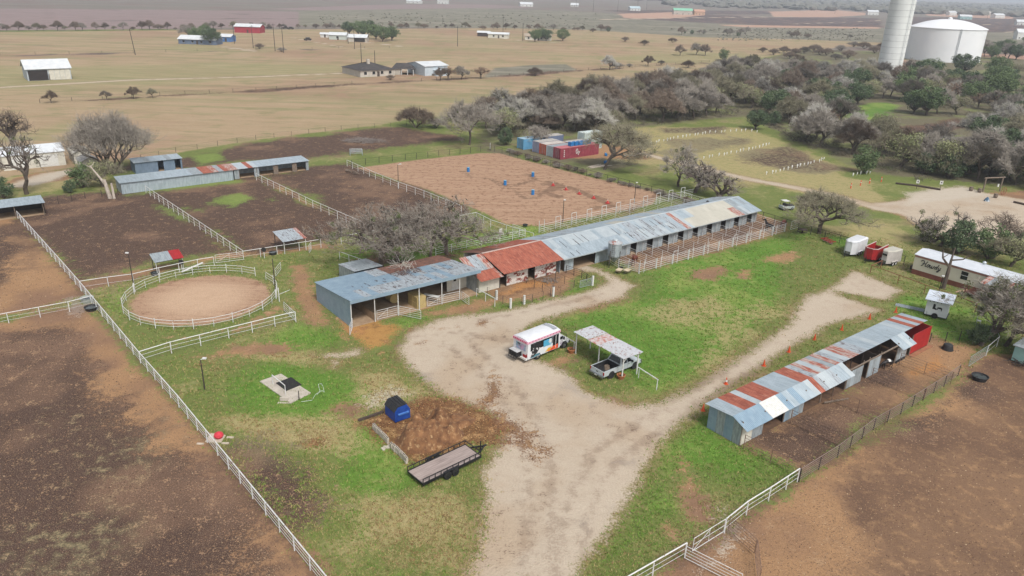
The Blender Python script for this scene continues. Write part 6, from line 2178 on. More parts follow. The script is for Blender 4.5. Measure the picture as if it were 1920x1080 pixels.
# ---------------------------------------------------------------- gable buildings: generic builder, local x along the ridge
def gable(name, label, a, b, L, W, h, hr, mw, mr, over=.3, doors=(), cat='shed', rz=None, loc=None, windows=(), ribs=True, board=None):
    t = thing(name, label, cat, loc if loc is not None else AB(a, b), AX if rz is None else rz)
    w = MB()
    w.prism(None, [(0, 0, 0), (0, W, 0), (0, W, h), (0, W / 2, h + hr * .98), (0, 0, h)], [(L, 0, 0), (L, W, 0), (L, W, h), (L, W / 2, h + hr * .98), (L, 0, h)])
    w.build('wall', mw, t)
    k = hr / (W / 2)
    for s in (0, 1):
        r = MB()
        if s == 0:
            q = [(-over, -over, h - over * k + .03), (L + over, -over, h - over * k + .03), (L + over, W / 2, h + hr + .03), (-over, W / 2, h + hr + .03)]
        else:
            q = [(L + over, W + over, h - over * k + .03), (-over, W + over, h - over * k + .03), (-over, W / 2, h + hr + .03), (L + over, W / 2, h + hr + .03)]
        r.slab(q, .05)
        r.build('roof_slope', mr, t)
    if ribs:
        n = int(L / .9)
        for s in (0, 1):
            r = MB()
            for i in range(n + 1):
                x = L * i / n
                if s == 0:
                    r.bar((x, -over, h - over * k + .045), (x, W / 2, h + hr + .045), .05, .03)
                else:
                    r.bar((x, W + over, h - over * k + .045), (x, W / 2, h + hr + .045), .05, .03)
            tag(r.build('roof_ribs', mr, t), kind='stuff')
    for (x0, x1, z0, z1, m, side) in doors:
        if side == 'f':
            MB().box(x0, x1, -.04, -.005, z0, z1).build('door', m, t)
        else:
            MB().box(-.04, -.005, x0, x1, z0, z1).build('door', m, t)
    for (x0, x1, z0, z1, side) in windows:
        if side == 'f':
            MB().box(x0, x1, -.04, -.004, z0, z1).build('window', GLASS, t)
        else:
            MB().box(-.04, -.004, x0, x1, z0, z1).build('window', GLASS, t)
    return t


gable('garage', 'cream metal garage with two wide white doors at the left edge', 9.9, 178.4, 11.0, 7.0, 3.0, 1.1, CREAM, mat('white_roof', C(232, 236, 238), C(218, 222, 226), 1, .45), .2, [(1.4, 4.2, .05, 2.5, WHITE, 'f'), (6.4, 9.7, .05, 2.5, WHITE, 'f')], 'garage')
SHR = mat('weathered_shingle', C(206, 202, 194), C(160, 154, 148), 1.2, .8, stretch=(4, 1, 1))
gable('garden_shed', 'cream shed with weathered roof just right of the garage', 22.5, 178.3, 3.1, 6.3, 2.4, .7, CREAM, SHR, .2, rz=AX + math.pi / 2, loc=AB(25.7, 178.3), windows=()) if False else None


def shed_ridge_b(label, a, b, W, L, h, hr):
    """shed whose ridge runs along b and whose gable end faces the yard"""
    t = thing('garden_shed', label, 'shed', AB(a, b), AX)
    w = MB()
    pr = [(0, 0), (W, 0), (W, h), (W / 2, h + hr), (0, h)]
    w.prism(None, [(x, 0, z) for x, z in pr], [(x, L, z) for x, z in pr])
    w.build('wall', CREAM, t)
    for s in (0, 1):
        r = MB()
        if s == 0:
            q = [(-.2, -.25, h - .1), (W / 2, -.25, h + hr + .04), (W / 2, L + .2, h + hr + .04), (-.2, L + .2, h - .1)]
        else:
            q = [(W / 2, -.25, h + hr + .04), (W + .2, -.25, h - .1), (W + .2, L + .2, h - .1), (W / 2, L + .2, h + hr + .04)]
        r.slab(q, .06)
        r.build('roof_slope', SHR, t)
    for k in range(8):
        MB().box(.02, W - .02, -.03, -.004, .1 + k * h / 8, .1 + (k + .92) * h / 8 - .02).build('siding_board', CREAM, t)
    for x in (0, W):
        MB().box(x - .05, x + .05, -.06, .02, 0, h).build('corner_trim', DPOST, t)


shed_ridge_b('cream shed with weathered roof just right of the garage', 22.4, 178.3, 3.2, 6.3, 2.3, .65)
shed_ridge_b('cream shed with weathered roof nearest the paddock', 22.5, 170.5, 3.2, 4.6, 2.0, .75)


def mono(name, label, a, b, L, W, hf, hb, mw, roofpick, cat='shed', open_front=False, cols=(), openings=(), front=None):
    t = thing(name, label, cat, AB(a, b), AX)
    roof_slope(t, -.2, L + .2, -.3, hf, W + .2, hb, roofpick, 1.0, 3)
    wall_sheets(t, (L, W), (0, W), .02, hb - .06, hb - .06, lambda k: mw, 1.2)
    wall_sheets(t, (0, W), (0, 0), .02, hb - .06, hf - .06, lambda k: mw, 1.2)
    wall_sheets(t, (L, 0), (L, W), .02, hf - .06, hb - .06, lambda k: mw, 1.2)
    xs = [0]
    for x0, x1 in openings:
        xs += [x0, x1]
    xs.append(L)
    for x0, x1 in zip(xs[0::2], xs[1::2]):
        if x1 - x0 > .2:
            wall_sheets(t, (x0, 0), (x1, 0), .02, hf - .08, hf - .08, (lambda k: RNG.choice(front)) if front else (lambda k: mw), 1.2)
    for x in cols:
        MB().tube((x, .02, 0), (x, .02, hf - .05), .06, 6).build('post', WOOD, t)
    MB().box(0, L, .3, W, .006, .02).build('floor', SOIL, t)
    return t


mono('long_shed', 'long low tin shed with grey and rust striped roof above the left paddocks', 25.3, 148.4, 20.3, 4.5, 2.1, 2.35, GALV2, lambda f, c: GALV if f < .62 else RNG.choice([RUST2, RUST, GALV2]), openings=[], front=[GALV])
mono('long_shed', 'open ended tin shed with pale roof beyond the striped one', 46.0, 149.0, 15.6, 4.0, 2.0, 2.3, GALV2, lambda f, c: GALV if f > .3 else RNG.choice([RUST2, RUST, GALV3]), openings=[(1, 4), (5, 8), (9, 12), (13, 15)], cols=(1, 4.5, 8.5, 12.5), front=[WOOD, GALV2])
mono('blue_shed', 'blue grey metal shed with two dark doorways behind the long shed', 30.9, 162.9, 9.0, 3.8, 2.3, 2.5, mat('slate_blue_sheet', C(128, 146, 166), C(112, 130, 150), 1, .5), lambda f, c: GALV if int(f * 9) not in (2, 6) else GALV2, openings=[(4.3, 5.4), (7.6, 8.7)])
mono('open_shelter', 'dark open shelter cut by the left edge above the paddock fence', -6, 141.4, 18.2, 4.6, 2.1, 2.2, DPOST, lambda f, c: GALV, openings=[(.1, 18)], cols=(2, 6, 10, 14, 18))


# ---------------------------------------------------------------- shipping containers
def container(label, a, b, L, W, h, m, rz=AX, top=None, mark=False):
    t = thing('shipping_container', label, 'container', AB(a, b), rz)
    b_ = MB()
    n = 24
    for s in (0, W):
        for i in range(n):
            x0, x1 = L * i / n, L * (i + 1) / n
            o = .03 if i % 2 else 0
            sg = -1 if s == 0 else 1
            y = s + sg * o
            b_.box(x0, x1, min(y, s - sg * .05), max(y, s - sg * .05), .12, h - .1)
    b_.build('side_wall', m, t)
    e = MB().box(.0, .05, .02, W - .02, .1, h - .05).box(L - .05, L, .02, W - .02, .1, h - .05)
    e.build('end_wall', m, t)
    MB().box(0, L, 0, W, h - .08, h).build('roof', top or m, t)
    fr = MB()
    for x in (0, L):
        for y in (0, W):
            fr.box(x - .06, x + .06, y - .06, y + .06, 0, h + .02)
    fr.box(-.04, L + .04, -.05, .05, 0, .16).box(-.04, L + .04, W - .05, W + .05, 0, .16)
    fr.build('frame', m, t)
    for y in (W * .25, W * .45, W * .55, W * .75):
        MB().tube((-.04, y, .15), (-.04, y, h - .15), .02, 4).build('lock_rod', GALV2, t)
    if mark:
        strokes(t, 'lettering', WHITE, [[(0, .5), (.15, .95), (.4, .95), (.52, .5), (.4, .05), (.15, .05), (0, .5)], [(.7, .45), (.85, .05)], [(1.05, .45), (.85, .05), (.7, -.3)]], (4.8, -.05, .9), (1, 0, 0), (0, 0, 1), 1.15, .09, .05)
        for k in range(4):
            MB().box(1.05, 1.3, -.05, -.035, .5 + k * .45, .78 + k * .45).build('side_mark', WHITE, t)
    return t


RC = mat('container_red', C(160, 72, 84), C(140, 60, 72), 1, .6, c3=C(176, 96, 104), lo3=.6, hi3=.8)
container('dark red shipping container with white letters nearest the arena', 115.0, 129.5, 12.2, 2.44, 2.6, RC, mark=True, top=mat('container_red_top', C(206, 124, 128), C(188, 106, 112), 1, .7))
container('grey shipping container beside the dark red one', 115.0, 132.1, 6.1, 2.44, 2.5, mat('container_grey', C(190, 198, 202), C(170, 178, 182), 1, .6), top=GALV2)
container('orange shipping container with grey roof behind the red one', 115.0, 134.7, 6.1, 2.44, 2.6, mat('container_orange', C(206, 106, 72), C(188, 92, 62), 1, .6), top=mat('pale_top', C(214, 206, 196), C(190, 180, 172), 1, .8))
container('lilac grey shipping container with streaked roof', 115.0, 137.3, 6.1, 2.44, 2.7, mat('container_lilac', C(164, 166, 192), C(148, 150, 176), 1, .6), top=SHR)
container('light blue shipping container at the far left of the yard', 114.4, 142.6, 6.1, 2.44, 2.6, mat('container_blue', C(112, 172, 208), C(96, 154, 192), 1, .6), top=mat('blue_top', C(176, 208, 226)))
container('pink shipping container in the middle of the yard', 121.5, 133.6, 6.1, 2.44, 2.6, mat('container_pink', C(204, 160, 150), C(186, 142, 134), 1, .7), top=SHR)
container('dull blue shipping container behind the light blue one', 121.0, 142.4, 6.1, 2.44, 2.6, mat('container_slate', C(120, 134, 160), C(104, 118, 144), 1, .7), top=SHR)
container('tall pale mint box body at the back of the container yard', 127.2, 134.6, 6.0, 2.5, 4.2, mat('mint_box', C(206, 222, 216), C(190, 206, 202), 1, .6), top=mat('mint_top', C(220, 232, 228)))
for i in range(5):
    t = thing('water_tote', 'blue tote tank standing on the red container, %s from the left' % ordinal(i), 'tank', AB(119.2 + 1.35 * i, 130.6, 2.6), AX, 'blue totes on the red container')
    MB().box(-.55, .55, -.5, .5, .08, .95).build('tank', BLUEPL, t)
    MB().box(-.6, .6, -.55, .55, 0, .08).build('pallet', WOOD, t)
    MB().tube((0, 0, .95), (0, 0, 1.02), .12, 8).build('cap', WHITE, t)
for i, (u, v, lab) in enumerate(((1137, 306, 'blue drum lying near the bare tree trunk by the containers'), (1136, 292, 'blue drum lying close to the red container end'))):
    t = thing('barrel', lab, 'barrel', P(u, v), .6 + i)
    b = MB()
    tmp = MB().lathe([(.3, -.5), (.32, -.15), (.3, 0), (.32, .15), (.3, .5)], 12)
    b.v = [(p[2] * 1.3, p[0], p[1] + .32) for p in tmp.v]
    b.f, b.mi = tmp.f, tmp.mi
    b.build('drum', BLUEPL, t)
    MB().lathe([(.06, 0), (.06, .05)], 8, (.5, 0, .62)).build('cap', WHITE, t)
t = thing('board_pile', 'pale boards lying by the arena fence below the containers', 'timber', P(1120, 312), AX)
for k in range(9):
    MB().bar((RNG.uniform(-3, -1), -.8 + .2 * k, .06), (RNG.uniform(1, 4), -.9 + .22 * k + RNG.uniform(-.4, .4), .08), .2, .05).build('board', mat('pale_board', C(222, 208, 190)), t)
t = thing('scrap_pile', 'grey pile of scrap timber and metal right of the container tree', 'heap', P(1190, 292), .3)
b = MB()
for k in range(120):
    p = Vector((RNG.gauss(0, 2.2), RNG.gauss(0, 1.4), abs(RNG.gauss(.3, .4))))
    b.bar(p, p + Vector((RNG.uniform(-1.2, 1.2), RNG.uniform(-1, 1), RNG.uniform(-.2, .5))), .12, .07)
b.build('scrap', mat('mixed_scrap', C(176, 164, 152), C(110, 98, 90), .8, .9, lo=.45, hi=.55), t)
t = thing('brush_pile', 'heap of cut grey branches on the dark plot', 'brush pile', P(684, 266))
b = MB()
for k in range(420):
    q = RNG.uniform(0, 6.28)
    r = RNG.random() ** .5
    p = Vector((5.5 * r * math.cos(q), 2.4 * r * math.sin(q), RNG.uniform(0, 1.1) * (1 - r * .8)))
    d = Vector((RNG.gauss(0, 1.2), RNG.gauss(0, .8), RNG.uniform(-.1, .7)))
    b.tube(p, p + d, .035, 3, .012, caps=False)
b.build('branches', mat('grey_twigs', C(168, 158, 150), C(130, 120, 114), 2, .9), t)
t = thing('hay_feeder', 'grey pipe hay feeder standing beside the dark plot', 'feeder', P(668, 291), .3)
b = MB()
for x in (-1.4, 1.4):
    for y in (-.6, .6):
        b.tube((x, y, 0), (x, y, 1.4), .05, 5)
for z in (.6, 1.0, 1.4):
    for y in (-.6, .6):
        b.tube((-1.4, y, z), (1.4, y, z), .04, 5)
for k in range(9):
    x = -1.3 + k * .32
    b.tube((x, -.6, 1.4), (x, 0, .6), .025, 4).tube((x, .6, 1.4), (x, 0, .6), .025, 4)
b.build('rack', GALV2, t)

# ---------------------------------------------------------------- the lot on the right: pickets, signs, swing frame
PICK = MB()
PICK.box(-.05, .05, -.03, .03, -.1, .75)
PICK.box(-.14, .14, -.04, -.03, .35, .72)
PICKME = PICK.mesh('picket', mat('picket_white', C(238, 238, 232)))
nrow = 0
for row, (pts, n) in enumerate(((((1215, 272), (1260, 262), (1330, 250), (1400, 246), (1420, 249)), 26), (((1320, 298), (1380, 287), (1420, 278), (1440, 272)), 17), (((1440, 328), (1480, 318), (1520, 308), (1545, 300)), 16), (((1600, 330), (1632, 325)), 5))):
    W = [P(u, v) for u, v in pts]
    seg = [(b - a).length for a, b in zip(W[:-1], W[1:])]
    tot = sum(seg)
    lab = ['white marker picket in the far row on the field beyond the containers', 'white marker picket in the middle row on the field', 'white marker picket in the near row by the dark patch', 'white marker picket in the short row by the woods'][row]
    for k in range(n):
        d = tot * k / (n - 1)
        i = 0
        while i < len(seg) - 1 and d > seg[i]:
            d -= seg[i]
            i += 1
        p = lerp(W[i], W[i + 1], min(1, d / seg[i]))
        o = inst('marker_picket', PICKME, None, (p.x + RNG.uniform(-.3, .3), p.y + RNG.uniform(-.3, .3), 0), (RNG.uniform(-.08, .08), RNG.uniform(-.08, .08), RNG.uniform(-.5, .5)), RNG.uniform(.85, 1.15))
        tag(o, lab, 'picket', ['pickets of the far row', 'pickets of the middle row', 'pickets of the near row', 'pickets of the short row'][row])
for i, (u, v) in enumerate(((1595, 353), (1613, 348), (1630, 344), (1652, 341))):
    t = thing('range_post', 'orange post at the edge of the grass lot, %s from the gravel' % ordinal(i), 'post', P(u, v), 0, 'orange posts at the lot')
    MB().lathe([(.16, 0), (.12, .08), (.09, 1.1), (.02, 1.15)], 8).build('shaft', ORANGE, t)
    MB().lathe([(.12, .6), (.11, .78)], 8, cap=False).build('band', WHITE, t)
for i, (u, v) in enumerate(((1718, 354), (1762, 356))):
    t = thing('post_sign', ['small white sign on a post before the woods, left one', 'small white sign on a post before the woods, right one'][i], 'sign', P(u, v), -.3)
    MB().tube((0, 0, -.1), (0, 0, 1.9), .05, 6).build('post', DPOST, t)
    MB().box(-.3, .3, -.07, -.05, 1.2, 1.95).build('plate', WHITE, t)
    MB().box(-.1, .12, -.085, -.071, 1.45, 1.75).build('symbol', DPOST, t)
for i, (p, q) in enumerate((((1679, 345), (1722, 350)), ((1722, 350), (1763, 357)), ((1900, 380), (1935, 388)))):
    a, b = P(*p), P(*q)
    t = thing('log_edging', ['dark log edging the gravel, left half', 'dark log edging the gravel before the signs', 'dark log edging the gravel at the right edge'][i], 'log', a)
    d = b - a
    MB().tube((0, 0, .2), (d.x, d.y, .2), .2, 8).build('log', DWOOD, t)
t = thing('swing_frame', 'wooden post frame with crossbeam at the edge of the woods', 'frame', AB(173.0, 60.5), ang(AB(173, 60.5), AB(177.5, 58.6)))
for x in (0, 4.4):
    MB().tube((x, 0, -.2), (x, 0, 2.9), .14, 8).build('post', WOOD, t)
MB().tube((-.4, 0, 3.0), (4.9, 0, 3.0), .14, 8).build('crossbeam', WOOD, t)
MB().tube((3.6, 0, 2.9), (3.6, 0, 1.6), .03, 4).build('rope', DPOST, t)
MB().box(3.45, 3.75, -.1, .1, 1.0, 1.6).build('hanging_bag', WHITE, t)
for i, (u, v) in enumerate(((1820, 358), (1836, 361), (1866, 371))):
    t = thing('wooden_barrel', ['old barrel left of the swing frame', 'old barrel at the left post of the swing frame', 'old barrel before the swing frame'][i], 'barrel', P(u, v))
    MB().lathe([(.32, 0), (.42, .45), (.32, .9)], 12).build('barrel', WOOD, t)
    for z in (.2, .7):
        MB().lathe([(.385, z), (.39, z + .07)], 12, cap=False).build('hoop', DPOST, t)
t = thing('wagon_wheel', 'rusty wagon wheel lying by the swing frame', 'wheel', P(1880, 366), .4)
b = MB()
for k in range(16):
    q, q2 = k * math.pi / 8, (k + 1) * math.pi / 8
    b.tube((.8 * math.cos(q), 0, .85 + .8 * math.sin(q)), (.8 * math.cos(q2), 0, .85 + .8 * math.sin(q2)), .05, 4)
    if k % 2 == 0:
        b.tube((0, 0, .85), (.8 * math.cos(q), 0, .85 + .8 * math.sin(q)), .03, 4)
b.build('wheel', RUSTPIPE, t)
t = thing('tarp_heap', 'blue and white tarpaulin bundle on the gravel', 'tarp', P(1850, 377))
MB().lathe([(.55, 0), (.5, .3), (.2, .75), (.05, .85)], 7).build('bundle', mat('tarp', C(70, 104, 130), C(206, 214, 220), 1.2, .6, lo=.5, hi=.56), t)
# ---------------------------------------------------------------- trees
def varied(name, c1, c2, amount=0.5, rough=0.9, c3=None, trans=0.0):
    """a colour that differs a little from copy to copy"""
    m = bpy.data.materials.new(name)
    t = NT(m)
    oi = t.n.new('ShaderNodeObjectInfo')
    col = t.mix(oi.outputs['Random'], c1, c2)
    n = t.noise(t.coord('Object'), 0.7, 3, 0.6, 0.35, 0.65)
    if c3 is not None:
        col = t.mix(t.math('MULTIPLY', n, 0.8), col, c3)
    t.set('Base Color', col)
    t.set('Roughness', rough)
    t.set('Specular IOR Level', 0.15)
    return m


BARK = varied('bark', C(96, 84, 76), C(78, 68, 62), c3=C(124, 112, 102))
TWIG = varied('grey_twig', C(154, 146, 136), C(134, 126, 116), c3=C(172, 164, 152))
TWIGB = varied('brown_twig', C(136, 120, 106), C(120, 106, 94), c3=C(150, 134, 118))
TWIGO = varied('olive_twig', C(148, 144, 118), C(130, 126, 102), c3=C(160, 152, 130))
TWIGP = varied('pale_twig', C(200, 194, 188), C(182, 176, 170), c3=C(180, 178, 160))
LEAF = varied('oak_leaf', C(104, 122, 82), C(84, 104, 72), c3=C(130, 146, 102))
LEAFD = varied('cedar_leaf', C(92, 110, 80), C(78, 96, 72), c3=C(116, 130, 96))
LEAFO = varied('olive_leaf', C(152, 156, 112), C(132, 140, 100), c3=C(170, 170, 128))
LEAFR = varied('dead_leaf', C(166, 120, 88), C(148, 106, 82), c3=C(180, 140, 104))
MISTLE = varied('mistletoe', C(98, 112, 62), C(84, 100, 56), c3=C(122, 130, 80))


def leafball(b, c, r, n, s, rng, flat=1.0):
    for _ in range(n):
        d = Vector((rng.gauss(0, 1), rng.gauss(0, 1), rng.gauss(0, 1)))
        d.normalize()
        p = c + Vector((d.x, d.y, d.z * flat)) * (r * rng.random() ** 0.4)
        u = Vector((rng.gauss(0, 1), rng.gauss(0, 1), rng.gauss(0, 1))).normalized()
        w = u.orthogonal().normalized() * (s * rng.uniform(.5, 1.0))
        v = u.cross(w).normalized() * (s * rng.uniform(.3, .7))
        b.face([p - w, p - v, p + w, p + v])


def bare_tree(seed, h, spread, stems=1, lean=0.0, twigs=2600, tlen=0.9, tw=0.022, mist=0, crook=.25, trunk_r=.3, start=.28, droop=0.0, depth=4, fan=.7):
    """returns (trunk, crown, mistletoe) meshes as builders, the base at the origin"""
    r = random.Random(seed)
    tr, cr, mi = MB(), MB(), MB()
    tips = []

    def seg(p, d, L, rad, lev):
        n = 3 if lev < 2 else 2
        pts = [p]
        dd = d.copy()
        for k in range(n):
            dd = (dd + Vector((r.gauss(0, crook), r.gauss(0, crook), r.gauss(0, crook * .6) + (.05 if lev == 0 else .17) - droop * lev * .05))).normalized()
            pts.append(pts[-1] + dd * (L / n))
        for k in range(n):
            r0, r1 = rad * (1 - .45 * k / n), rad * (1 - .45 * (k + 1) / n)
            tr.tube(pts[k], pts[k + 1], r0, 6 if lev < 2 else 4 if lev < 3 else 3, r1, caps=False)
        if lev >= depth:
            tips.append((pts[-1], dd))
            tips.append((pts[-2], dd))
            return
        if lev >= 2 and r.random() < .4:
            tips.append((pts[1], dd))
        nb = r.choice((3, 3, 4)) if lev and lev < 4 else r.choice((2, 3)) if lev else 4
        a0 = r.uniform(0, 6.28)
        for k in range(nb):
            a = a0 + 6.283 * k / nb + r.uniform(-.5, .5)
            x = dd.orthogonal().normalized()
            y = dd.cross(x)
            side = x * math.cos(a) + y * math.sin(a)
            nd = (dd * (1 - fan * .45) + side * fan * r.uniform(.7, 1.2) + Vector((0, 0, .12))).normalized()
            q = pts[-1] if k < 2 else pts[-2] if k < 3 else lerp(pts[-2], pts[-1], .5)
            seg(q, nd, L * r.uniform(.62, .86), rad * r.uniform(.5, .62), lev + 1)
    L0 = h * start
    for s in range(stems):
        a = 6.283 * s / stems + r.random()
        d = Vector((math.cos(a) * .35 * (stems > 1) + lean, math.sin(a) * .35 * (stems > 1), 1)).normalized()
        seg(Vector((.1 * math.cos(a), .1 * math.sin(a), -.2)) if stems > 1 else Vector((0, 0, -.2)), d, L0, trunk_r / (stems ** .5), 0)
    # scale to the wished size and bring the crown over the trunk
    zmax = max(t[0].z for t in tips)
    px_ = sorted(t[0].x for t in tips)
    py_ = sorted(t[0].y for t in tips)
    n_ = len(tips)
    i0, i1 = int(n_ * .06), int(n_ * .94)
    cx, cy = (px_[i0] + px_[i1]) / 2 - lean * h * .3, (py_[i0] + py_[i1]) / 2
    kx, ky = (spread - tlen * .4) * 2 / (px_[i1] - px_[i0]), (spread - tlen * .4) * 2 / (py_[i1] - py_[i0])
    sz = (h - tlen * .6) / zmax

    def fit(v):
        f = min(1, max(0, v[2]) / (zmax * .55))
        g = min(1, max(0, v[2]) / (zmax * .62)) ** 1.4 if stems == 1 else min(1, max(0, v[2]) / (zmax * .2))
        x, y = (v[0] - cx * f) * (1 + (kx - 1) * g), (v[1] - cy * f) * (1 + (ky - 1) * g)
        dome = 1.04 - .24 * min(1.1, math.hypot(x - lean * h * .3, y) / spread) ** 2 * f
        return (x, y, v[2] * sz * dome if v[2] > 0 else v[2])
    tr.v = [fit(v) for v in tr.v]
    T2 = [(Vector(fit(p)), d) for p, d in tips]
    per = max(2, twigs // len(T2))
    for p, d in T2:
        for _ in range(per):
            u = (d * .8 + Vector((r.gauss(0, .75), r.gauss(0, .75), r.gauss(.15, .6)))).normalized()
            L = tlen * r.uniform(.5, 1.2)
            a = p + Vector((r.gauss(0, .18), r.gauss(0, .18), r.gauss(0, .15))) * tlen
            q = a + u * L * .55
            e = q + (u + Vector((r.gauss(0, .4), r.gauss(0, .4), r.gauss(0, .3)))).normalized() * L * .5
            w = u.orthogonal().normalized() * tw
            cr.face([a - w, a + w, q + w * .8, q - w * .8])
            cr.face([q - w * .8, q + w * .8, e])
            if r.random() < .6:
                f = q + (u + Vector((r.gauss(0, .8), r.gauss(0, .8), r.gauss(0, .6)))).normalized() * L * .45
                cr.face([q - w * .7, q + w * .7, f])
    for k in range(mist):
        p, d = r.choice(T2)
        leafball(mi, p, r.uniform(.28, .6), 70, .13, r)
    return tr, cr, mi, T2


def leafy_tree(seed, h, spread, clumps=60, per=75, leaf=.24, trunk_r=.32, base=.25, flat=.75, rclump=1.2, inner=None):
    r = random.Random(seed)
    tr, cr = MB(), MB()
    zc = h * (base + (1 - base) * .48)
    rz = h * (1 - base) * .52
    for k in range(clumps):
        while True:
            d = Vector((r.uniform(-1, 1), r.uniform(-1, 1), r.uniform(-.85, 1)))
            if .35 < d.length < 1:
                break
        k_ = r.uniform(.85, 1.08)
        c = Vector((d.x * spread * .82 * k_, d.y * spread * .82 * k_, zc + d.z * rz * .85))
        leafball(cr, c, rclump * r.uniform(.7, 1.25), per, leaf, r, flat)
        if k % 3 == 0:
            mid = Vector((c.x * .35, c.y * .35, h * base * 1.15))
            tr.tube(Vector((0, 0, h * base * .6)), mid, trunk_r * .45, 5, trunk_r * .3, caps=False)
            tr.tube(mid, c, trunk_r * .3, 4, .03, caps=False)
    tr.tube((0, 0, -.2), (r.uniform(-.2, .2), r.uniform(-.2, .2), h * base), trunk_r, 8, trunk_r * .7)
    return tr, cr


PROTO = {}


def proto(key, parts):
    """parts: list of (part name, builder, material)"""
    PROTO[key] = [(n, b.mesh(n, m), m) for n, b, m in parts if b.f]


for s in range(4):      # rounded bare trees of the thicket
    tr, cr, mi, _ = bare_tree(20 + s, 8.6, 4.0, 1, 0, 5200, 1.1, .03, 0, .22, .24, .2, depth=4, fan=.75)
    proto('bare%d' % s, [('trunk', tr, BARK), ('crown', cr, [TWIG, TWIGB, TWIGO, TWIGP][s])])
for s in range(3):      # fan shaped brush with many stems
    tr, cr, mi, _ = bare_tree(50 + s, 5.2, 3.6, 6, 0, 4600, 1.0, .03, 0, .18, .2, .3, depth=3, fan=.55)
    proto('fan%d' % s, [('trunk', tr, BARK), ('crown', cr, [TWIGB, TWIG, TWIGB][s])])
for s in range(3):      # live oaks
    tr, cr = leafy_tree(70 + s, 8.5, 5.6, 70, 70, .27, .38, .2, .75, 1.25)
    proto('oak%d' % s, [('trunk', tr, BARK), ('crown', cr, [LEAF, LEAFD, LEAF][s])])
for s in range(2):      # cedars and dense evergreen shrubs
    tr, cr = leafy_tree(80 + s, 5.0, 2.6, 40, 60, .2, .2, .05, .85, .85)
    proto('cedar%d' % s, [('trunk', tr, BARK), ('crown', cr, [LEAFD, LEAF][s])])
tr, cr = leafy_tree(90, 7.0, 4.2, 40, 36, .22, .26, .16, .8, 1.1)
tr2, cr2, _, _ = bare_tree(91, 7.2, 4.2, 1, 0, 2200, .9, .024)
proto('olive', [('trunk', tr2, BARK), ('twigs', cr2, TWIGO), ('crown', cr, LEAFO)])
tr2, cr2, _, T2 = bare_tree(93, 6.5, 3.6, 1, 0, 1500, .8, .022)
lf = MB()
rr = random.Random(7)
for p, d in T2[::2]:
    leafball(lf, p, .45, 12, .12, rr)
proto('rusty', [('trunk', tr2, BARK), ('twigs', cr2, TWIGB), ('crown', lf, LEAFR)])


def tree(kind, label, p, scale=1.0, group=None, name='bare_tree', sx=None, rz=None):
    t = thing(name, label, 'shrub' if 'shrub' in name or 'bush' in name else 'tree', (p[0], p[1], 0), RNG.uniform(0, 6.28) if rz is None else rz, group)
    for n, me, m in PROTO[kind]:
        inst(n, me, t, (0, 0, 0), (0, 0, 0), scale if sx is None else (sx, sx, scale))
    return t


def own_tree(label, p, mist_mat=None, name='bare_tree', twm=None, rz=0.0, **kw):
    tr, cr, mi, T2 = bare_tree(**kw)
    t = thing(name, label, 'tree', (p[0], p[1], 0), rz)
    tr.build('trunk', BARK, t)
    cr.build('crown', twm or TWIG, t)
    if mi.f:
        mi.build('mistletoe', MISTLE, t)
    return t, T2


# the big trees behind the hay shed
YT = []
for args in (('tall bare tree with grey crown nearest the round pen side of the hay shed', (716, 500), dict(seed=301, h=10.0, spread=6.6, twigs=4200, tlen=.9, tw=.017, mist=14, crook=.26, trunk_r=.36, start=.24, depth=5, fan=.6)),
             ('bare tree just behind the middle of the hay shed roof', (745, 494), dict(seed=302, h=9.0, spread=5.4, twigs=3800, tlen=.9, tw=.017, mist=9, crook=.26, trunk_r=.3, start=.24, depth=5, fan=.6)),
             ('slender leaning bare tree between the big ones', (807, 483), dict(seed=303, h=8.8, spread=4.2, twigs=2600, tlen=.8, tw=.016, mist=5, crook=.28, trunk_r=.24, start=.26, lean=-.25, depth=5)),
             ('bare tree with green mistletoe clumps beside the red roofed barn', (838, 477), dict(seed=304, h=9.2, spread=6.2, twigs=4200, tlen=.85, tw=.017, mist=36, crook=.28, trunk_r=.32, start=.22, lean=.15, depth=5, fan=.65))):
    lab, (u, v), kw = args
    YT.append((P(u, v), own_tree(lab, P(u, v), **kw)[1]))
# fallen branch on the hay shed roof
t = thing('fallen_branch', 'dead branch lying with leaf litter on the hay shed roof', 'branch', AB(45.2, 79.5, 3.05), AX)
b = MB()
for k in range(70):
    q = RNG.uniform(0, 6.28)
    p = Vector((RNG.gauss(0, .7), RNG.gauss(1.2, 1.2), RNG.uniform(0, .35)))
    b.tube(p, p + Vector((RNG.gauss(0, .7), RNG.gauss(0, .7), RNG.uniform(-.1, .8))), .028, 4, .008, caps=False)
b.build('branches', TWIGP, t)
LIT = mat('leaf_litter', C(112, 80, 66), C(84, 62, 54), 3, .95)
t = thing('leaf_litter', 'brown drift of leaf litter on the hay shed roof', 'litter', AB(44.8, 79.2, 2.98), AX)
b = MB()
for k in range(900):
    r_ = RNG.random() ** .6
    q = RNG.uniform(0, 6.28)
    x, y = 2.2 * r_ * math.cos(q), 1.5 * r_ * math.sin(q)
    z = -.1083 * y + .03 + RNG.uniform(0, .14) * (1 - r_)
    a_ = RNG.uniform(0, 6.28)
    s = RNG.uniform(.06, .14)
    b.face([(x, y, z), (x + s * math.cos(a_), y + s * math.sin(a_), z + RNG.uniform(0, .04)), (x - s * math.sin(a_), y + s * math.cos(a_), z + RNG.uniform(0, .05))])
tag(b.build('leaves', LIT, t), kind='stuff')

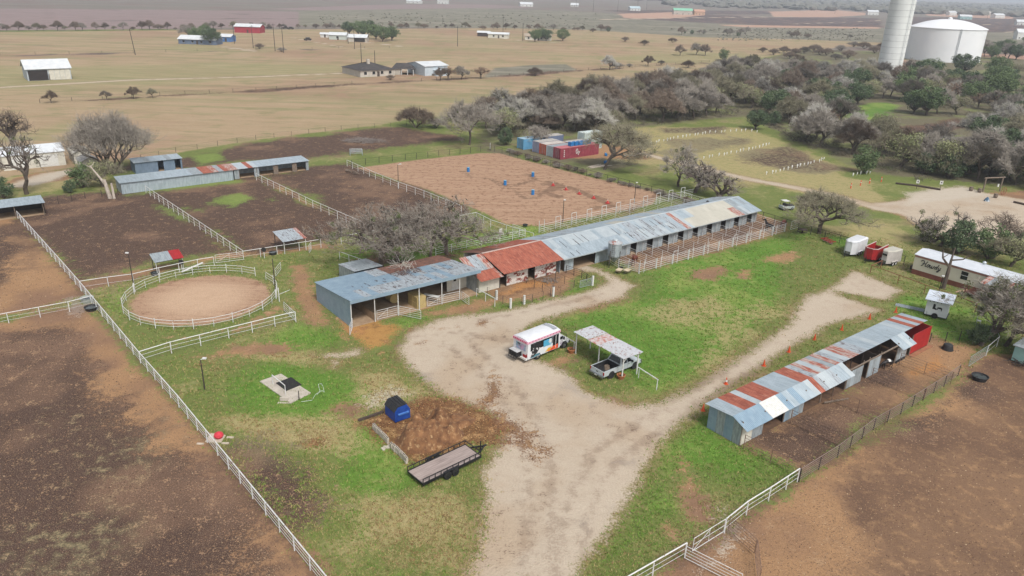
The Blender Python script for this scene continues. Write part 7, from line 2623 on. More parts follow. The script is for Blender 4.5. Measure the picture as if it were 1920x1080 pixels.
# solitary trees
own_tree('huge round bare tree with fine grey twigs behind the cream sheds', P(212, 327), seed=311, h=13.5, spread=5.7, stems=8, twigs=13000, tlen=1.6, tw=.02, crook=.12, trunk_r=.5, start=.26, depth=4, fan=.5, twm=TWIG)
own_tree('crooked half dead bare tree before the garage', P(50, 364), seed=312, h=11.5, spread=3.6, twigs=500, tlen=.9, tw=.024, mist=6, crook=.35, trunk_r=.4, start=.24, depth=4, fan=.7)
own_tree('bare tree showing above the garage roof', P(28, 290), seed=313, h=10.5, spread=4.2, twigs=700, tlen=1.3, tw=.03, crook=.2, trunk_r=.35, start=.2, depth=4, twm=TWIGB)
own_tree('bare tree with arching limb at the far arena corner', P(880, 272), seed=314, h=12.5, spread=6.0, twigs=6500, tlen=1.2, tw=.03, crook=.3, trunk_r=.3, start=.2, depth=5, fan=.8, mist=6)
own_tree('spreading olive grey tree beside the red container', P(1133, 318), seed=315, h=11.5, spread=6.4, lean=.3, twigs=7000, tlen=1.2, tw=.026, mist=10, crook=.32, trunk_r=.32, start=.18, depth=5, fan=.8, twm=TWIGO)
own_tree('small bare tree standing before the blue container', P(1008, 276), seed=316, h=6.0, spread=2.8, twigs=1200, tlen=.9, tw=.03, crook=.3, trunk_r=.25, start=.25, depth=4)
own_tree('bare tree with leafy top beyond the stable roof', P(1272, 350), seed=317, h=9.5, spread=3.4, twigs=2200, tlen=.9, tw=.03, mist=14, crook=.35, trunk_r=.28, start=.3, depth=4)
own_tree('crooked bare tree just beyond the stable roof', P(1302, 362), seed=318, h=7.5, spread=3.8, twigs=1800, tlen=.8, tw=.03, crook=.4, trunk_r=.32, start=.18, lean=.2, depth=4, fan=.9)
own_tree('gnarled low bare tree beside the far end of the stable', P(1346, 372), seed=319, h=5.8, spread=3.6, twigs=1200, tlen=.8, tw=.03, crook=.45, trunk_r=.36, start=.18, depth=4, fan=.9)
own_tree('broad flat topped bare tree beside the stall runs', P(1536, 438), seed=320, h=8.0, spread=5.6, twigs=7500, tlen=.9, tw=.022, mist=6, crook=.25, trunk_r=.36, start=.22, depth=5, fan=.85, twm=TWIGO)
own_tree('dark gnarled tree with mistletoe by the gravel lot', P(1762, 462), seed=321, h=7.8, spread=4.0, twigs=2600, tlen=.7, tw=.026, mist=40, crook=.42, trunk_r=.36, start=.24, depth=5, fan=.8)
own_tree('thin brown shrubby tree above the mobile home', P(1868, 470), seed=322, h=7.0, spread=3.6, twigs=1500, tlen=.7, tw=.03, mist=0, crook=.3, trunk_r=.14, start=.24, depth=4, twm=TWIGB)
own_tree('leaning tree with olive crown over the porch at the right edge', P(1838, 648), seed=323, h=9.0, spread=4.2, twigs=6000, tlen=.9, tw=.018, mist=46, crook=.3, trunk_r=.3, start=.26, lean=.55, depth=5, fan=.75, rz=.5)
own_tree('bare grey tree with white limbs at the right edge', P(1884, 648), seed=324, h=9.2, spread=3.6, twigs=4500, tlen=.9, tw=.018, mist=22, crook=.32, trunk_r=.24, start=.26, lean=.2, depth=5, twm=TWIGO)
# the cut back tree before the mobile home
t = thing('pollard_tree', 'cut back bare tree with stub limbs before the mobile home', 'tree', P(1768, 541))
b = MB()
b.tube((0, 0, -.1), (.1, 0, 2.6), .3, 8, .24).tube((.1, 0, 2.6), (.15, .1, 4.2), .24, 8, .16).tube((.12, 0, 3.2), (-.9, .4, 4.4), .18, 6, .12).tube((-.9, .4, 4.4), (-1.1, .5, 5.6), .12, 6, .07).tube((.15, .1, 4.2), (.3, .2, 6.0), .15, 6, .09).tube((.15, .1, 4.2), (1.3, -.6, 4.6), .13, 6, .09).tube((1.3, -.6, 4.6), (2.0, -.9, 5.4), .09, 6, .05).tube((-.9, .4, 4.4), (-.2, .5, 4.9), .08, 5, .05)
b.build('trunk', BARK, t)
# broken white trunk
t = thing('dead_tree', 'broken pale dead trunk leaning beside the long shed', 'tree', P(207, 372), .2)
b = MB()
b.tube((0, 0, -.1), (-.6, .3, 3.4), .38, 7, .28).tube((-.3, .2, 2.2), (-3.0, 1.8, 5.6), .26, 6, .1).tube((-2.7, 1.6, 5.2), (-3.8, 1.4, 6.0), .08, 5, .03).tube((-2.8, 1.7, 5.4), (-2.3, 2.2, 6.2), .08, 5, .03).tube((.7, -.2, 0), (.6, 0, 2.8), .26, 6, .16)
b.build('trunk', mat('pale_dead_wood', C(206, 194, 180), C(170, 156, 144), 1.5, .9), t)
for u, v, k, sc, lab, nm in ((157, 352, 'cedar1', .95, 'green round bush before the cream sheds', 'green_bush'), (131, 362, 'cedar0', .5, 'small dark bush left of the green round one', 'green_bush'), (193, 350, 'olive', .75, 'loose olive bush right of the cream sheds', 'green_bush'), (8, 372, 'cedar0', .8, 'dark bush at the left edge above the shelter', 'green_bush'),
                             (1792, 476, 'cedar0', 1.15, 'dark evergreen shrub behind the mobile home roof, left one', 'evergreen_shrub'), (1852, 486, 'cedar1', 1.1, 'dark evergreen shrub behind the mobile home roof, right one', 'evergreen_shrub'), (1895, 500, 'olive', .75, 'olive shrub at the right end of the mobile home', 'evergreen_shrub'), (1905, 478, 'cedar0', .8, 'dark evergreen shrub at the right picture edge', 'evergreen_shrub'),
                             (1829, 646, 'cedar0', .55, 'dark evergreen shrub at the foot of the leaning tree', 'evergreen_shrub'), (1858, 638, 'cedar1', .4, 'low dark shrub between the two leaning trees', 'evergreen_shrub'), (780, 240, 'fan0', 1.15, 'round brown bare bush at the corner of the dark plot', 'bare_shrub'), (818, 240, 'fan1', .6, 'small bare bush beside the round brown one', 'bare_shrub'), (948, 272, 'cedar0', .9, 'dark bush left of the blue container', 'evergreen_shrub'), (1416, 243, 'oak1', .72, 'dense dark green tree at the corner of the marked field', 'evergreen_tree')):
    tree(k, lab, P(u, v), sc, name=nm)


# ---------------------------------------------------------------- the woods
def inside(p, poly):
    x, y = p
    c = False
    for i in range(len(poly)):
        (x0, y0), (x1, y1) = poly[i - 1], poly[i]
        if (y0 > y) != (y1 > y) and x < (x1 - x0) * (y - y0) / (y1 - y0) + x0:
            c = not c
    return c


def wood(poly, n, kinds, gap, label, group, rng, smin=.8, smax=1.25, holes=(), names=None):
    W = [tuple(P(u, v).xy) for u, v in poly]
    HO = [[tuple(P(u, v).xy) for u, v in h] for h in holes]
    xs, ys = [p[0] for p in W], [p[1] for p in W]
    got = []
    tries = 0
    while len(got) < n and tries < n * 60:
        tries += 1
        p = (rng.uniform(min(xs), max(xs)), rng.uniform(min(ys), max(ys)))
        if not inside(p, W) or any(inside(p, h) for h in HO):
            continue
        if any((p[0] - q[0]) ** 2 + (p[1] - q[1]) ** 2 < gap * gap for q in got):
            continue
        got.append(p)
        k = rng.choice(kinds)
        s = rng.uniform(smin, smax)
        ev = k.startswith('oak') or k.startswith('cedar')
        part = 'left' if (p[0] - min(xs)) < (max(xs) - min(xs)) / 3 else 'right' if (p[0] - min(xs)) > (max(xs) - min(xs)) * 2 / 3 else 'middle'
        adj = {'bare0': 'grey bare tree', 'bare1': 'brown bare tree', 'bare2': 'olive grey bare tree', 'bare3': 'pale bare tree', 'fan0': 'bushy brown bare tree', 'fan2': 'low brown bare tree', 'olive': 'thin olive leaved tree', 'rusty': 'rust leaved tree', 'oak0': 'broad green live oak', 'oak1': 'dark live oak', 'oak2': 'bright live oak', 'cedar0': 'dark cedar', 'cedar1': 'green cedar'}[k]
        tree(k, adj + ' in the %s part of %s' % (part, label), p, s, group[1] if ev else group[0], 'evergreen_tree' if ev else 'bare_tree', sx=s * rng.uniform(.9, 1.15))
    return got


WR = random.Random(77)
BARES = ['bare0', 'bare1', 'bare2', 'bare0', 'bare2', 'bare3', 'bare0', 'fan2', 'olive']
wood([(935, 268), (1000, 250), (1110, 250), (1200, 236), (1385, 214), (1420, 190), (1440, 140), (1340, 142), (1250, 160), (1120, 186), (1010, 208), (940, 214), (900, 232)], 120, BARES, 3.6, 'the thicket behind the containers', ('bare trees of the thicket', 'evergreens of the thicket'), WR, .8, 1.2)
wood([(1400, 205), (1440, 236), (1500, 272), (1580, 296), (1660, 322), (1720, 340), (1800, 342), (1960, 350), (2080, 330), (2080, 250), (1920, 200), (1700, 148), (1600, 142), (1480, 132), (1430, 150)], 150, BARES + ['olive', 'rusty', 'cedar0', 'oak1', 'bare3'], 4.4, 'the woods above the gravel lot', ('bare trees of the right woods', 'evergreens of the right woods'), WR, .85, 1.25,
     holes=[[(1570, 250), (1600, 200), (1690, 178), (1700, 215), (1600, 262)], [(1670, 275), (1680, 225), (1860, 215), (1860, 250), (1760, 285)]])
wood([(1685, 210), (1700, 160), (1760, 140), (1850, 132), (2000, 140), (2150, 190), (2150, 250), (1900, 236), (1800, 228)], 46, ['oak0', 'oak1', 'oak2', 'oak0', 'olive'], 6.2, 'the grove before the water tank', ('olive trees of the grove', 'live oaks of the grove'), WR, .95, 1.35)
wood([(1585, 335), (1640, 318), (1750, 335), (1830, 338), (1900, 352), (1960, 362), (1960, 330), (1700, 312)], 16, ['cedar0', 'cedar1', 'cedar0', 'bare0', 'olive'], 4.0, 'the wood edge by the signs', ('front trees of the woods', 'front evergreens of the woods'), WR, 1.0, 1.4)
# undergrowth that closes the woods near the ground
UG = MB()
UR = random.Random(31)
for poly, n in (([(935, 266), (1000, 252), (1110, 252), (1200, 238), (1385, 216), (1420, 190), (1440, 142), (1340, 144), (1250, 162), (1120, 188), (1010, 210), (940, 216)], 330), ([(1405, 207), (1440, 236), (1500, 272), (1580, 296), (1660, 322), (1720, 338), (1960, 350), (1960, 290), (1700, 290), (1600, 262), (1570, 240), (1600, 195), (1600, 150), (1480, 135), (1430, 150)], 420), ([(1690, 215), (1700, 160), (1760, 142), (1900, 140), (2050, 200), (1900, 236), (1800, 228)], 90)):
    W_ = [tuple(P(u, v).xy) for u, v in poly]
    xs, ys = [p[0] for p in W_], [p[1] for p in W_]
    k = 0
    while k < n:
        p = (UR.uniform(min(xs), max(xs)), UR.uniform(min(ys), max(ys)))
        if not inside(p, W_):
            continue
        k += 1
        h_ = UR.uniform(.8, 2.4)
        for _ in range(70):
            q = UR.uniform(0, 6.283)
            r_ = UR.uniform(0, 1.9)
            a_ = Vector((p[0] + r_ * math.cos(q), p[1] + r_ * math.sin(q), UR.uniform(0, h_ * .75)))
            d_ = Vector((UR.gauss(0, .5), UR.gauss(0, .5), UR.uniform(.2, 1))).normalized() * UR.uniform(.5, 1.3)
            w_ = d_.orthogonal().normalized() * UR.uniform(.03, .09)
            UG.face([a_ - w_, a_ + w_, a_ + d_])
tag(UG.build('undergrowth', mat('undergrowth', C(104, 96, 80), C(74, 70, 58), .4, .95, c3=C(96, 104, 70), lo3=.55, hi3=.7, scale3=.2)), 'dark tangled undergrowth on the floor of the woods', kind='stuff')
# brush along the arena fence
for k in range(34):
    f = k / 33
    p = lerp(AB(108.6, 142), AB(112.2, 86), f) + Vector((WR.uniform(-.6, 1.8), WR.uniform(-.6, .8), 0))
    tree(WR.choice(['fan1', 'fan1', 'fan2']), 'low bare brush along the far arena fence', p, WR.uniform(.1, .24), 'brush along the arena fence', 'bare_shrub')
# orchard like mesquites and field bushes
for (u, v, k, sc) in ((1450, 103, 'fan0', 1.0), (1470, 100, 'fan2', 1.1), (1490, 103, 'fan0', 1.0), (1508, 100, 'fan1', 1.1), (1528, 98, 'fan0', 1.2), (1537, 103, 'fan2', 1.0), (1550, 104, 'fan0', 1.1), (1576, 96, 'fan1', 1.1), (1590, 110, 'fan0', 1.3), (1567, 112, 'fan1', .9), (1480, 110, 'fan2', 1.0), (1620, 92, 'fan0', 1.2), (1640, 100, 'fan0', 1.2), (1600, 88, 'fan1', 1.0), (1655, 92, 'fan2', 1.2), (1430, 98, 'fan2', .8)):
    tree(k, 'rounded mesquite in the loose rows left of the water tower', P(u, v), sc * .85, 'mesquites left of the water tower', 'bare_shrub')
FB = ((1172, 78, 'fan0', .95, 'round brown bush, left of three in the far straw field'), (1208, 85, 'fan2', 1.0, 'round brown bush, middle of three in the far straw field'), (1261, 80, 'fan0', .9, 'round brown bush, right of three in the far straw field'), (1143, 131, 'bare3', .95, 'pale grey bare tree on the pasture fence line'), (1158, 129, 'fan1', .8, 'low bush beside the pale grey tree on the fence line'), (1275, 104, 'bare1', .85, 'bare tree at the left of the small field clump'), (1305, 103, 'bare0', .95, 'bare tree in the middle of the small field clump'), (1322, 104, 'bare1', .9, 'bare tree at the right of the small field clump'), (1357, 113, 'cedar1', 1.5, 'dark green spreading tree right of the small field clump'), (1290, 127, 'fan2', 1.0, 'fan shaped brown bush in the straw pasture'), (1274, 135, 'fan0', .5, 'low brown bush before the fan shaped one'), (1410, 129, 'bare2', 1.0, 'lone bare tree near the wood edge'), (1434, 131, 'bare1', .8, 'smaller bare tree near the wood edge'), (1215, 124, 'bare1', .7, 'thin bare tree on the pasture fence line'), (1240, 121, 'fan1', .6, 'small bush on the pasture fence line'), (1180, 126, 'fan1', .5, 'tiny bush on the pasture fence line'),
      (840, 150, 'rusty', .95, 'rust leaved tree beside the white workshop, left one'), (865, 149, 'bare0', .75, 'bare tree beside the white workshop'), (902, 147, 'rusty', .9, 'rust leaved tree beside the white workshop, right one'), (826, 151, 'bare1', .7, 'small bare tree before the white workshop'), (732, 150, 'fan0', .55, 'brown bush before the dark roofed house'), (1003, 142, 'fan2', .95, 'dark bush on the grey brush patch'), (96, 193, 'bare1', .5, 'thin bare tree on the left fence line, leftmost'), (200, 187, 'bare0', .4, 'thin bare tree on the left fence line, second'), (251, 185, 'bare1', .5, 'bare tree on the left fence line, third'), (286, 183, 'bare2', .42, 'thin bare tree on the left fence line, rightmost'), (487, 92, 'fan0', .8, 'round bush between the utility poles'), (528, 97, 'fan1', .6, 'small bush between the utility poles'))
for u, v, k, sc, lab in FB:
    tree(k, lab, P(u, v), sc * (.78 if k[0] == 'f' else .9), name='green_tree' if k == 'cedar1' else ('bare_tree' if k[0] in 'br' else 'bare_shrub'))
for i, (u, v, k, sc) in enumerate(((368, 77, 'oak0', 1.0), (395, 84, 'oak1', 1.15), (352, 72, 'bare0', 1.0), (386, 70, 'oak2', .9))):
    tree(k, 'tree around the blue house, %s from the left' % ordinal([1, 3, 0, 2][i]), P(u, v), sc, 'trees around the blue house', 'house_tree')
for i, (u, v, k, sc) in enumerate(((655, 64, 'oak1', 1.1), (672, 66, 'oak0', 1.2), (690, 66, 'oak1', 1.3), (705, 74, 'oak0', 1.2), (718, 78, 'oak2', 1.1), (735, 76, 'oak0', 1.15), (682, 70, 'oak2', 1.1))):
    tree(k, 'live oak in the row behind the pale farm sheds', P(u, v), sc, 'live oaks behind the pale farm sheds', 'live_oak')
for i, (u, v) in enumerate(((1003, 78), (1024, 77), (1055, 77), (1015, 75))):
    tree('oak%d' % (i % 3), 'live oak shading the low house in the far field', P(u, v), 1.0, 'live oaks by the low house', 'live_oak')
for k in range(64):
    f = k / 63
    u = 2 + 1090 * f + WR.uniform(-6, 6)
    v = 58.5 + 0.0 * u - 5.5 * min(1, u / 580) + (2.2 if u > 900 else 0) + (u - 960 > 0) * (u - 960) * .02
    tree(WR.choice(['bare0', 'bare1', 'bare2', 'fan0', 'bare1']), 'bare tree in the far hedgerow beyond the houses', P(u, v), WR.uniform(.3, .8), 'trees of the far hedgerow', 'bare_tree')
for k in range(22):
    u = 1080 + WR.uniform(0, 570)
    v = 57 + (u - 1080) * .03 + WR.uniform(-1.5, 2.5)
    tree(WR.choice(['bare0', 'bare1', 'fan0', 'cedar0']), 'tree in the hedgerow at the edge of the grey scrubland', P(u, v), WR.uniform(.4, .9), 'trees at the scrubland edge', 'hedgerow_tree')
# evergreens and brush behind the tank
for k in range(26):
    u, v = WR.uniform(1835, 2000), WR.uniform(86, 112)
    tree(WR.choice(['oak1', 'oak0', 'bare0']), 'tree of the dark row behind the water tank', P(u, v), WR.uniform(.9, 1.3), 'trees behind the water tank', 'tree_row_tree')


# ---------------------------------------------------------------- far woods: one mass
def far_woods(name, label, spots, seed, m):
    r = random.Random(seed)
    b = MB()
    ico = bmesh.new()
    bmesh.ops.create_icosphere(ico, subdivisions=1, radius=1)
    iv = [v.co.copy() for v in ico.verts]
    fi = [[v.index for v in f.verts] for f in ico.faces]
    ico.free()
    for x, y, s, hh in spots:
        base = len(b.v)
        for c in iv:
            j = r.uniform(.7, 1.25)
            b.v.append((x + c.x * s * j, y + c.y * s * j, hh * .45 + c.z * hh * .55 * j))
        for f in fi:
            b.f.append(tuple(base + q for q in f))
            b.mi.append(0)
    o = b.build(name, m, None)
    tag(o, label, 'woods', kind='stuff')


FARG = mat('far_tree_mass', C(126, 124, 112), C(104, 104, 94), .06, .95, c3=C(132, 122, 112), lo3=.5, hi3=.7, scale3=.1)
sp = []
for k in range(1700):
    u = WR.uniform(1000, 2050)
    y = WR.uniform(1750, 4200)
    p = P(u, 40)
    x = p.x / p.y * y
    if u < 1250 and y < 2300:
        continue
    sp.append((x, y, WR.uniform(9, 20), WR.uniform(6, 13)))
for k in range(420):
    u = WR.uniform(268, 540)
    p = P(u, 40)
    y = WR.uniform(1330, 1500)
    sp.append((p.x / p.y * y, y, WR.uniform(6, 11), WR.uniform(6, 11)))
for k in range(700):
    y = WR.uniform(2100, 4200)
    sp.append((WR.uniform(-.75, .1) * y, y, WR.uniform(9, 20), WR.uniform(5, 10)))
far_woods('far_woods', 'grey green woods along the horizon', sp, 5, FARG)
sp = []
for k in range(700):
    u, v = WR.uniform(600, 1640), 0
    v = WR.uniform(25, 52) + max(0, (u - 1100)) * .03
    if 1120 < u < 1660 and v < 54:
        continue
    p = P(u, v)
    s = WR.uniform(.4, 1.3)
    sp.append((p.x, p.y, s * 1.2, s))
for k in range(380):
    u, v = WR.uniform(1330, 1640), WR.uniform(54, 76)
    p = P(u, v)
    s = WR.uniform(.3, 1.0)
    sp.append((p.x, p.y, s * 1.2, s))
far_woods('scrub_brush', 'low grey brush scattered over the far scrubland', sp, 6, mat('scrub_mass', C(140, 136, 118), C(120, 116, 102), .1, .95))
# ---------------------------------------------------------------- water tower, tank, far houses, poles
def build_tower():
    p = P(1664, 143)
    t = thing('water_tower', 'tall pale cylindrical water tower leaving the top of the picture', 'water tower', p)
    R, n, hh = 5.7, 22, 62.0
    pale = mat('tower_concrete', C(246, 248, 244), C(236, 238, 234), .15, .7, c3=C(222, 224, 220), lo3=.6, hi3=.8)
    for k in range(n):
        MB().lathe([(R, hh * k / n + .06), (R, hh * (k + 1) / n - .06)], 40, cap=False).build('wall_ring', pale, t, smooth=True)
    MB().lathe([(R - .08, 0), (R - .08, hh)], 40).build('core', mat('ring_joint', C(196, 198, 196)), t, smooth=False)
    MB().lathe([(R + .1, hh), (R + .1, hh + .4), (.5, hh + 2)], 40).build('roof', pale, t)
    b = MB()
    for s in (-.3, .3):
        b.tube((2.0 + s, -R - .1, 1), (2.0 + s, -R - .1, hh), .06, 4)
    b.build('ladder', GALV2, t)


build_tower()


def build_tank():
    c = P(1764, 112)
    dep = (c - Vector((0, 0, H))).dot(FW)
    r = 63.5 * dep / FPX
    t = thing('water_tank', 'wide white water storage tank with shallow domed roof', 'water tank', c)
    wh = mat('tank_white', C(252, 253, 254), C(246, 248, 250), .1, .5)
    h = 19.5
    MB().lathe([(r, 0), (r, h)], 64, cap=False).build('wall', wh, t, smooth=True)
    prof = [(r + .35, h - .3), (r + .35, h + .1)] + [(r * math.cos(q), h + .1 + 5.0 * math.sin(q) ** 1.0) for q in [i * math.pi / 2 / 8 for i in range(1, 8)]] + [(.5, h + 5.1)]
    prof = [(r + .35, h - .3), (r + .35, h + .1)] + [(r * (1 - i / 8), h + .1 + 5.0 * (1 - (1 - i / 8) ** 2)) for i in range(1, 8)] + [(.5, h + 5.1)]
    MB().lathe(prof, 64).build('dome_roof', wh, t, smooth=False)
    MB().lathe([(1.2, h + 4.9), (1.2, h + 5.9), (.3, h + 6.3)], 14).build('roof_vent', wh, t)
    q = -math.pi / 2 - .15
    b = MB()
    x, y = (r + .25) * math.cos(q), (r + .25) * math.sin(q)
    for s in (-.4, .4):
        b.tube((x + s, y, 0), (x + s, y, h + .5), .1, 4)
    for k in range(20):
        b.tube((x - .4, y, k), (x + .4, y, k), .07, 4)
    b.build('ladder', GALV2, t)


build_tank()


def far_house(label, u, v, L, W, h, hr, mw, mr, rz=0.0, cat='house', wins=3, name='house', chim=False, hip=False, right=None, left=None):
    p = P(u, v)
    if right:
        rz = AX
        L = max(5, (P(*right) - p).dot(EA))
        W = max(5, (P(*left) - p).dot(EB))
    t = thing(name, label, cat, p, rz)
    w = MB()
    if hip:
        w.box(0, L, 0, W, 0, h)
    else:
        w.prism(None, [(0, 0, 0), (0, W, 0), (0, W, h), (0, W / 2, h + hr), (0, 0, h)], [(L, 0, 0), (L, W, 0), (L, W, h), (L, W / 2, h + hr), (L, 0, h)])
    w.build('wall', mw, t)
    r = MB()
    o = .5
    if hip:
        e = [(-o, -o, h), (L + o, -o, h), (L + o, W + o, h), (-o, W + o, h)]
        a, b = (W / 2, W / 2, h + hr), (L - W / 2, W / 2, h + hr)
        r.face([e[0], e[1], b, a])
        r.face([e[1], e[2], b])
        r.face([e[2], e[3], a, b])
        r.face([e[3], e[0], a])
        r.face(e[::-1])
    else:
        k = hr / (W / 2)
        r.slab([(-o, -o, h - o * k + .08), (L + o, -o, h - o * k + .08), (L + o, W / 2, h + hr + .08), (-o, W / 2, h + hr + .08)], .1)
        r.slab([(L + o, W + o, h - o * k + .08), (-o, W + o, h - o * k + .08), (-o, W / 2, h + hr + .08), (L + o, W / 2, h + hr + .08)], .1)
    ro = r.build('roof', mr, t)
    if chim:
        MB().box(L * .4, L * .4 + 1.2, W * .35, W * .35 + 1.0, h + hr * .5, h + hr + 1.2).build('chimney', CONC, ro)
    for i in range(wins):
        x = L * (i + .6) / (wins + .2)
        g = MB().box(x - .6, x + .6, -.06, -.01, .9, 2.1).build('window', GLASS, t)
        MB().box(x - .7, x + .7, -.08, -.061, .8, .9).build('sill', WHITE, g)
    MB().box(L * .48, L * .48 + 1.1, -.06, -.01, 0, 2.1).build('door', DWOOD, t)
    return t


WROOF = mat('far_white_roof', C(232, 234, 234), C(214, 218, 220), .5, .5)
SHING = mat('dark_shingle', C(84, 78, 76), C(66, 62, 62), .6, .9)
t = far_house('white roofed open hay barn standing alone in the left field', 53, 152, 14.0, 12.0, 4.2, 2.6, mat('grey_metal_wall', C(186, 194, 200), C(170, 178, 184), 1, .6), WROOF, AX, 'barn', 0, 'hay_barn')
MB().box(.4, 6.5, -.08, -.02, .1, 3.6).build('bay_shade', DARK, t)  # dark panel on the wall, painting the shade inside the bay
for k in range(4):
    MB().box(7.0 + 1.7 * k, 8.6 + 1.7 * k, -.1, -.03, .1, 3.7).build('sliding_door', CREAM, t)
HIPW = mat('far_cream_wall', C(206, 198, 186), C(188, 180, 168), .6, .8)
t = far_house('low house with dark hipped roof in the straw field', 676, 145, 15.0, 10.0, 2.6, 2.6, HIPW, SHING, .05, wins=4, hip=True, chim=True, right=(738, 141), left=(657, 136))
t = thing('house_wing', 'dark roofed wing and porch at the right of the hipped house', 'house', P(706, 140), .05)
r = MB()
r.face([(6, 1, 2.5), (16, 1, 2.5), (13, 5, 4.6), (8, 5, 4.6)])
r.face([(16, 1, 2.5), (16, 9, 2.5), (13, 5, 4.6)])
r.face([(16, 9, 2.5), (6, 9, 2.5), (8, 5, 4.6), (13, 5, 4.6)])
r.face([(6, 9, 2.5), (6, 1, 2.5), (8, 5, 4.6)])
r.build('roof', SHING, t)
MB().box(6.5, 10, 1.5, 8.5, 0, 2.5).build('wall', HIPW, t)
for x in (10.5, 13, 15.5):
    MB().box(x - .12, x + .12, 1.3, 1.55, 0, 2.5).build('post', WHITE, t)
t = far_house('white metal workshop right of the dark roofed house', 797, 142.5, 13.5, 9.0, 4.0, 1.2, mat('white_metal_wall', C(212, 222, 228), C(196, 208, 216), .6, .5), WROOF, -.12, 'workshop', 0, 'workshop', right=(833, 139), left=(776, 135))
MB().box(4.0, 9.0, -3.0, -.05, 0, 2.4).build('annex', mat('white_metal_wall', C(212, 222, 228)), t)
t = far_house('blue house with white trim among trees', 335, 82, 22, 9, 2.8, 1.8, mat('slate_blue_wall', C(112, 126, 148), C(98, 112, 134), .5, .7), WROOF, -.08, wins=4)
far_house('small bright blue garage right of the blue house', 412, 78, 7, 7, 3.0, 1.3, mat('bright_blue_wall', C(86, 130, 186), C(72, 114, 170), .5, .6), WROOF, -.08, 'garage', 0, 'far_garage')
far_house('red barn with white roof in the far field', 440, 61, 18, 10, 4.2, 1.6, mat('far_red_wall', C(176, 58, 70), C(156, 48, 60), .5, .6), WROOF, -.02, 'barn', 0, 'red_barn')
far_house('pale metal shed left of the far live oaks', 617, 74, 11, 8, 3.0, 1.4, mat('pale_green_wall', C(206, 214, 206), C(190, 198, 190), .5, .6), WROOF, .0, 'shed', 1, 'far_shed')
t = far_house('pale open garage just left of the far live oaks', 652, 78, 12, 8, 2.8, 1.6, HIPW, WROOF, .0, 'garage', 0, 'far_garage')
MB().box(4, 11, -.08, -.03, 0, 2.4).build('bay_shade', DARK, t)  # dark sheet over the wall; the garage's inner shade is its colour
far_house('long white trailer house in the far field', 915, 71, 15, 5, 3.0, 1.0, CREAM, WROOF, -.1, 'house', 2, 'trailer_house')
far_house('dark open carport left of the long white trailer house', 895, 68, 9, 6, 2.8, 1.0, DPOST, WROOF, -.1, 'carport', 0, 'far_carport')
far_house('low cream house under the far live oaks', 984, 75, 19, 9, 2.8, 1.6, CREAM, mat('tan_roof', C(186, 170, 150)), .0, wins=4)
far_house('small white hut left of the pale metal shed', 601, 70, 5, 4, 2.2, .8, WHITE, WROOF, .1, 'hut', 0, 'far_hut')
for i, (u, v, L, h, mw, mr, lab) in enumerate(((1263, 27, 28, 6, HIPW, mat('mint_roof', C(150, 214, 182), C(136, 200, 168), .3), 'far house frame with mint green roof'), (1302, 28, 16, 5, mat('sand_wall', C(214, 176, 148)), mat('sand_roof', C(204, 160, 134)), 'far sand coloured house beside the mint green roof'), (1182, 20, 18, 4, WHITE, mat('pale_aqua_roof', C(196, 216, 222)), 'far pale building left of the mint green roof'), (1627, 28, 20, 6, WHITE, WROOF, 'far white house left of the water tower'), (1780, 29, 18, 6, WHITE, WROOF, 'far white house above the water tank'), (1800, 36, 20, 5, mat('aqua_wall', C(176, 214, 212)), WROOF, 'far pale aqua house above the water tank'), (1845, 29, 16, 6, HIPW, SHR, 'far grey house between the white ones'), (1866, 34, 22, 6, WHITE, WROOF, 'far white house above right of the tank'), (1906, 47, 14, 5, WHITE, WROOF, 'far white shed at the right edge'), (1906, 74, 12, 7, WHITE, WROOF, 'white two storey house at the right edge'), (976, 12, 22, 4, WHITE, WROOF, 'white farm building on the horizon left of centre'), (762, 6, 24, 4, WHITE, WROOF, 'long white shed on the horizon'), (820, 7, 18, 7, WHITE, WROOF, 'white gabled barn on the horizon'), (1070, 12, 14, 3, WHITE, WROOF, 'small white roof on the horizon'))):
    far_house(lab, u, v, L, L * .6, h, 3, mw, mr, RNG.uniform(-.2, .3), 'house', 3, 'far_house')


def upole(label, u, v, h, lean=0.0, arms=1):
    t = thing('utility_pole', label, 'utility pole', P(u, v))
    MB().tube((0, 0, -.5), (lean, 0, h), .2, 6, .13).build('pole', DPOST, t)
    if arms:
        MB().bar((lean - 1.1, 0, h - .6), (lean + 1.1, 0, h - .6), .12, .14).build('crossarm', DPOST, t)


for u, v, h, lean, lab in ((254, 103, 12, -1.0, 'leaning utility pole alone in the left field'), (440, 82, 11, 0, 'utility pole left of the red barn'), (475, 90, 12, 0, 'utility pole in front of the red barn'), (516, 96, 14, 0, 'tall utility pole right of the red barn'), (532, 99, 13, 0, 'utility pole beside the tall one'), (653, 82, 9, 0, 'utility pole before the pale open garage, left'), (665, 92, 10, 0, 'utility pole before the pale open garage, right'), (678, 122, 10, 0, 'pole behind the dark roofed house, left'), (703, 119, 6, 0, 'short pole behind the dark roofed house'), (858, 87, 12, 0, 'utility pole between the far live oaks and the white trailer house'), (980, 77, 12, 0, 'utility pole left of the low cream house'), (943, 60, 12, 0, 'utility pole behind the white trailer house'), (1799, 118, 11, 0, 'pole with double crossarm before the water tank'), (1872, 104, 5, 0, 'white topped pole right of the water tank')):
    upole(lab, u, v, h, lean, 1 if h > 10 else 0)
for i, (u, v) in enumerate(((1080, 18), (1112, 22), (1158, 22), (1195, 20), (1212, 18), (1565, 26), (1623, 30), (1850, 38))):
    upole('thin pylon on the hazy horizon, %s from the left' % ordinal(i), u, v, 24, 0, 1)
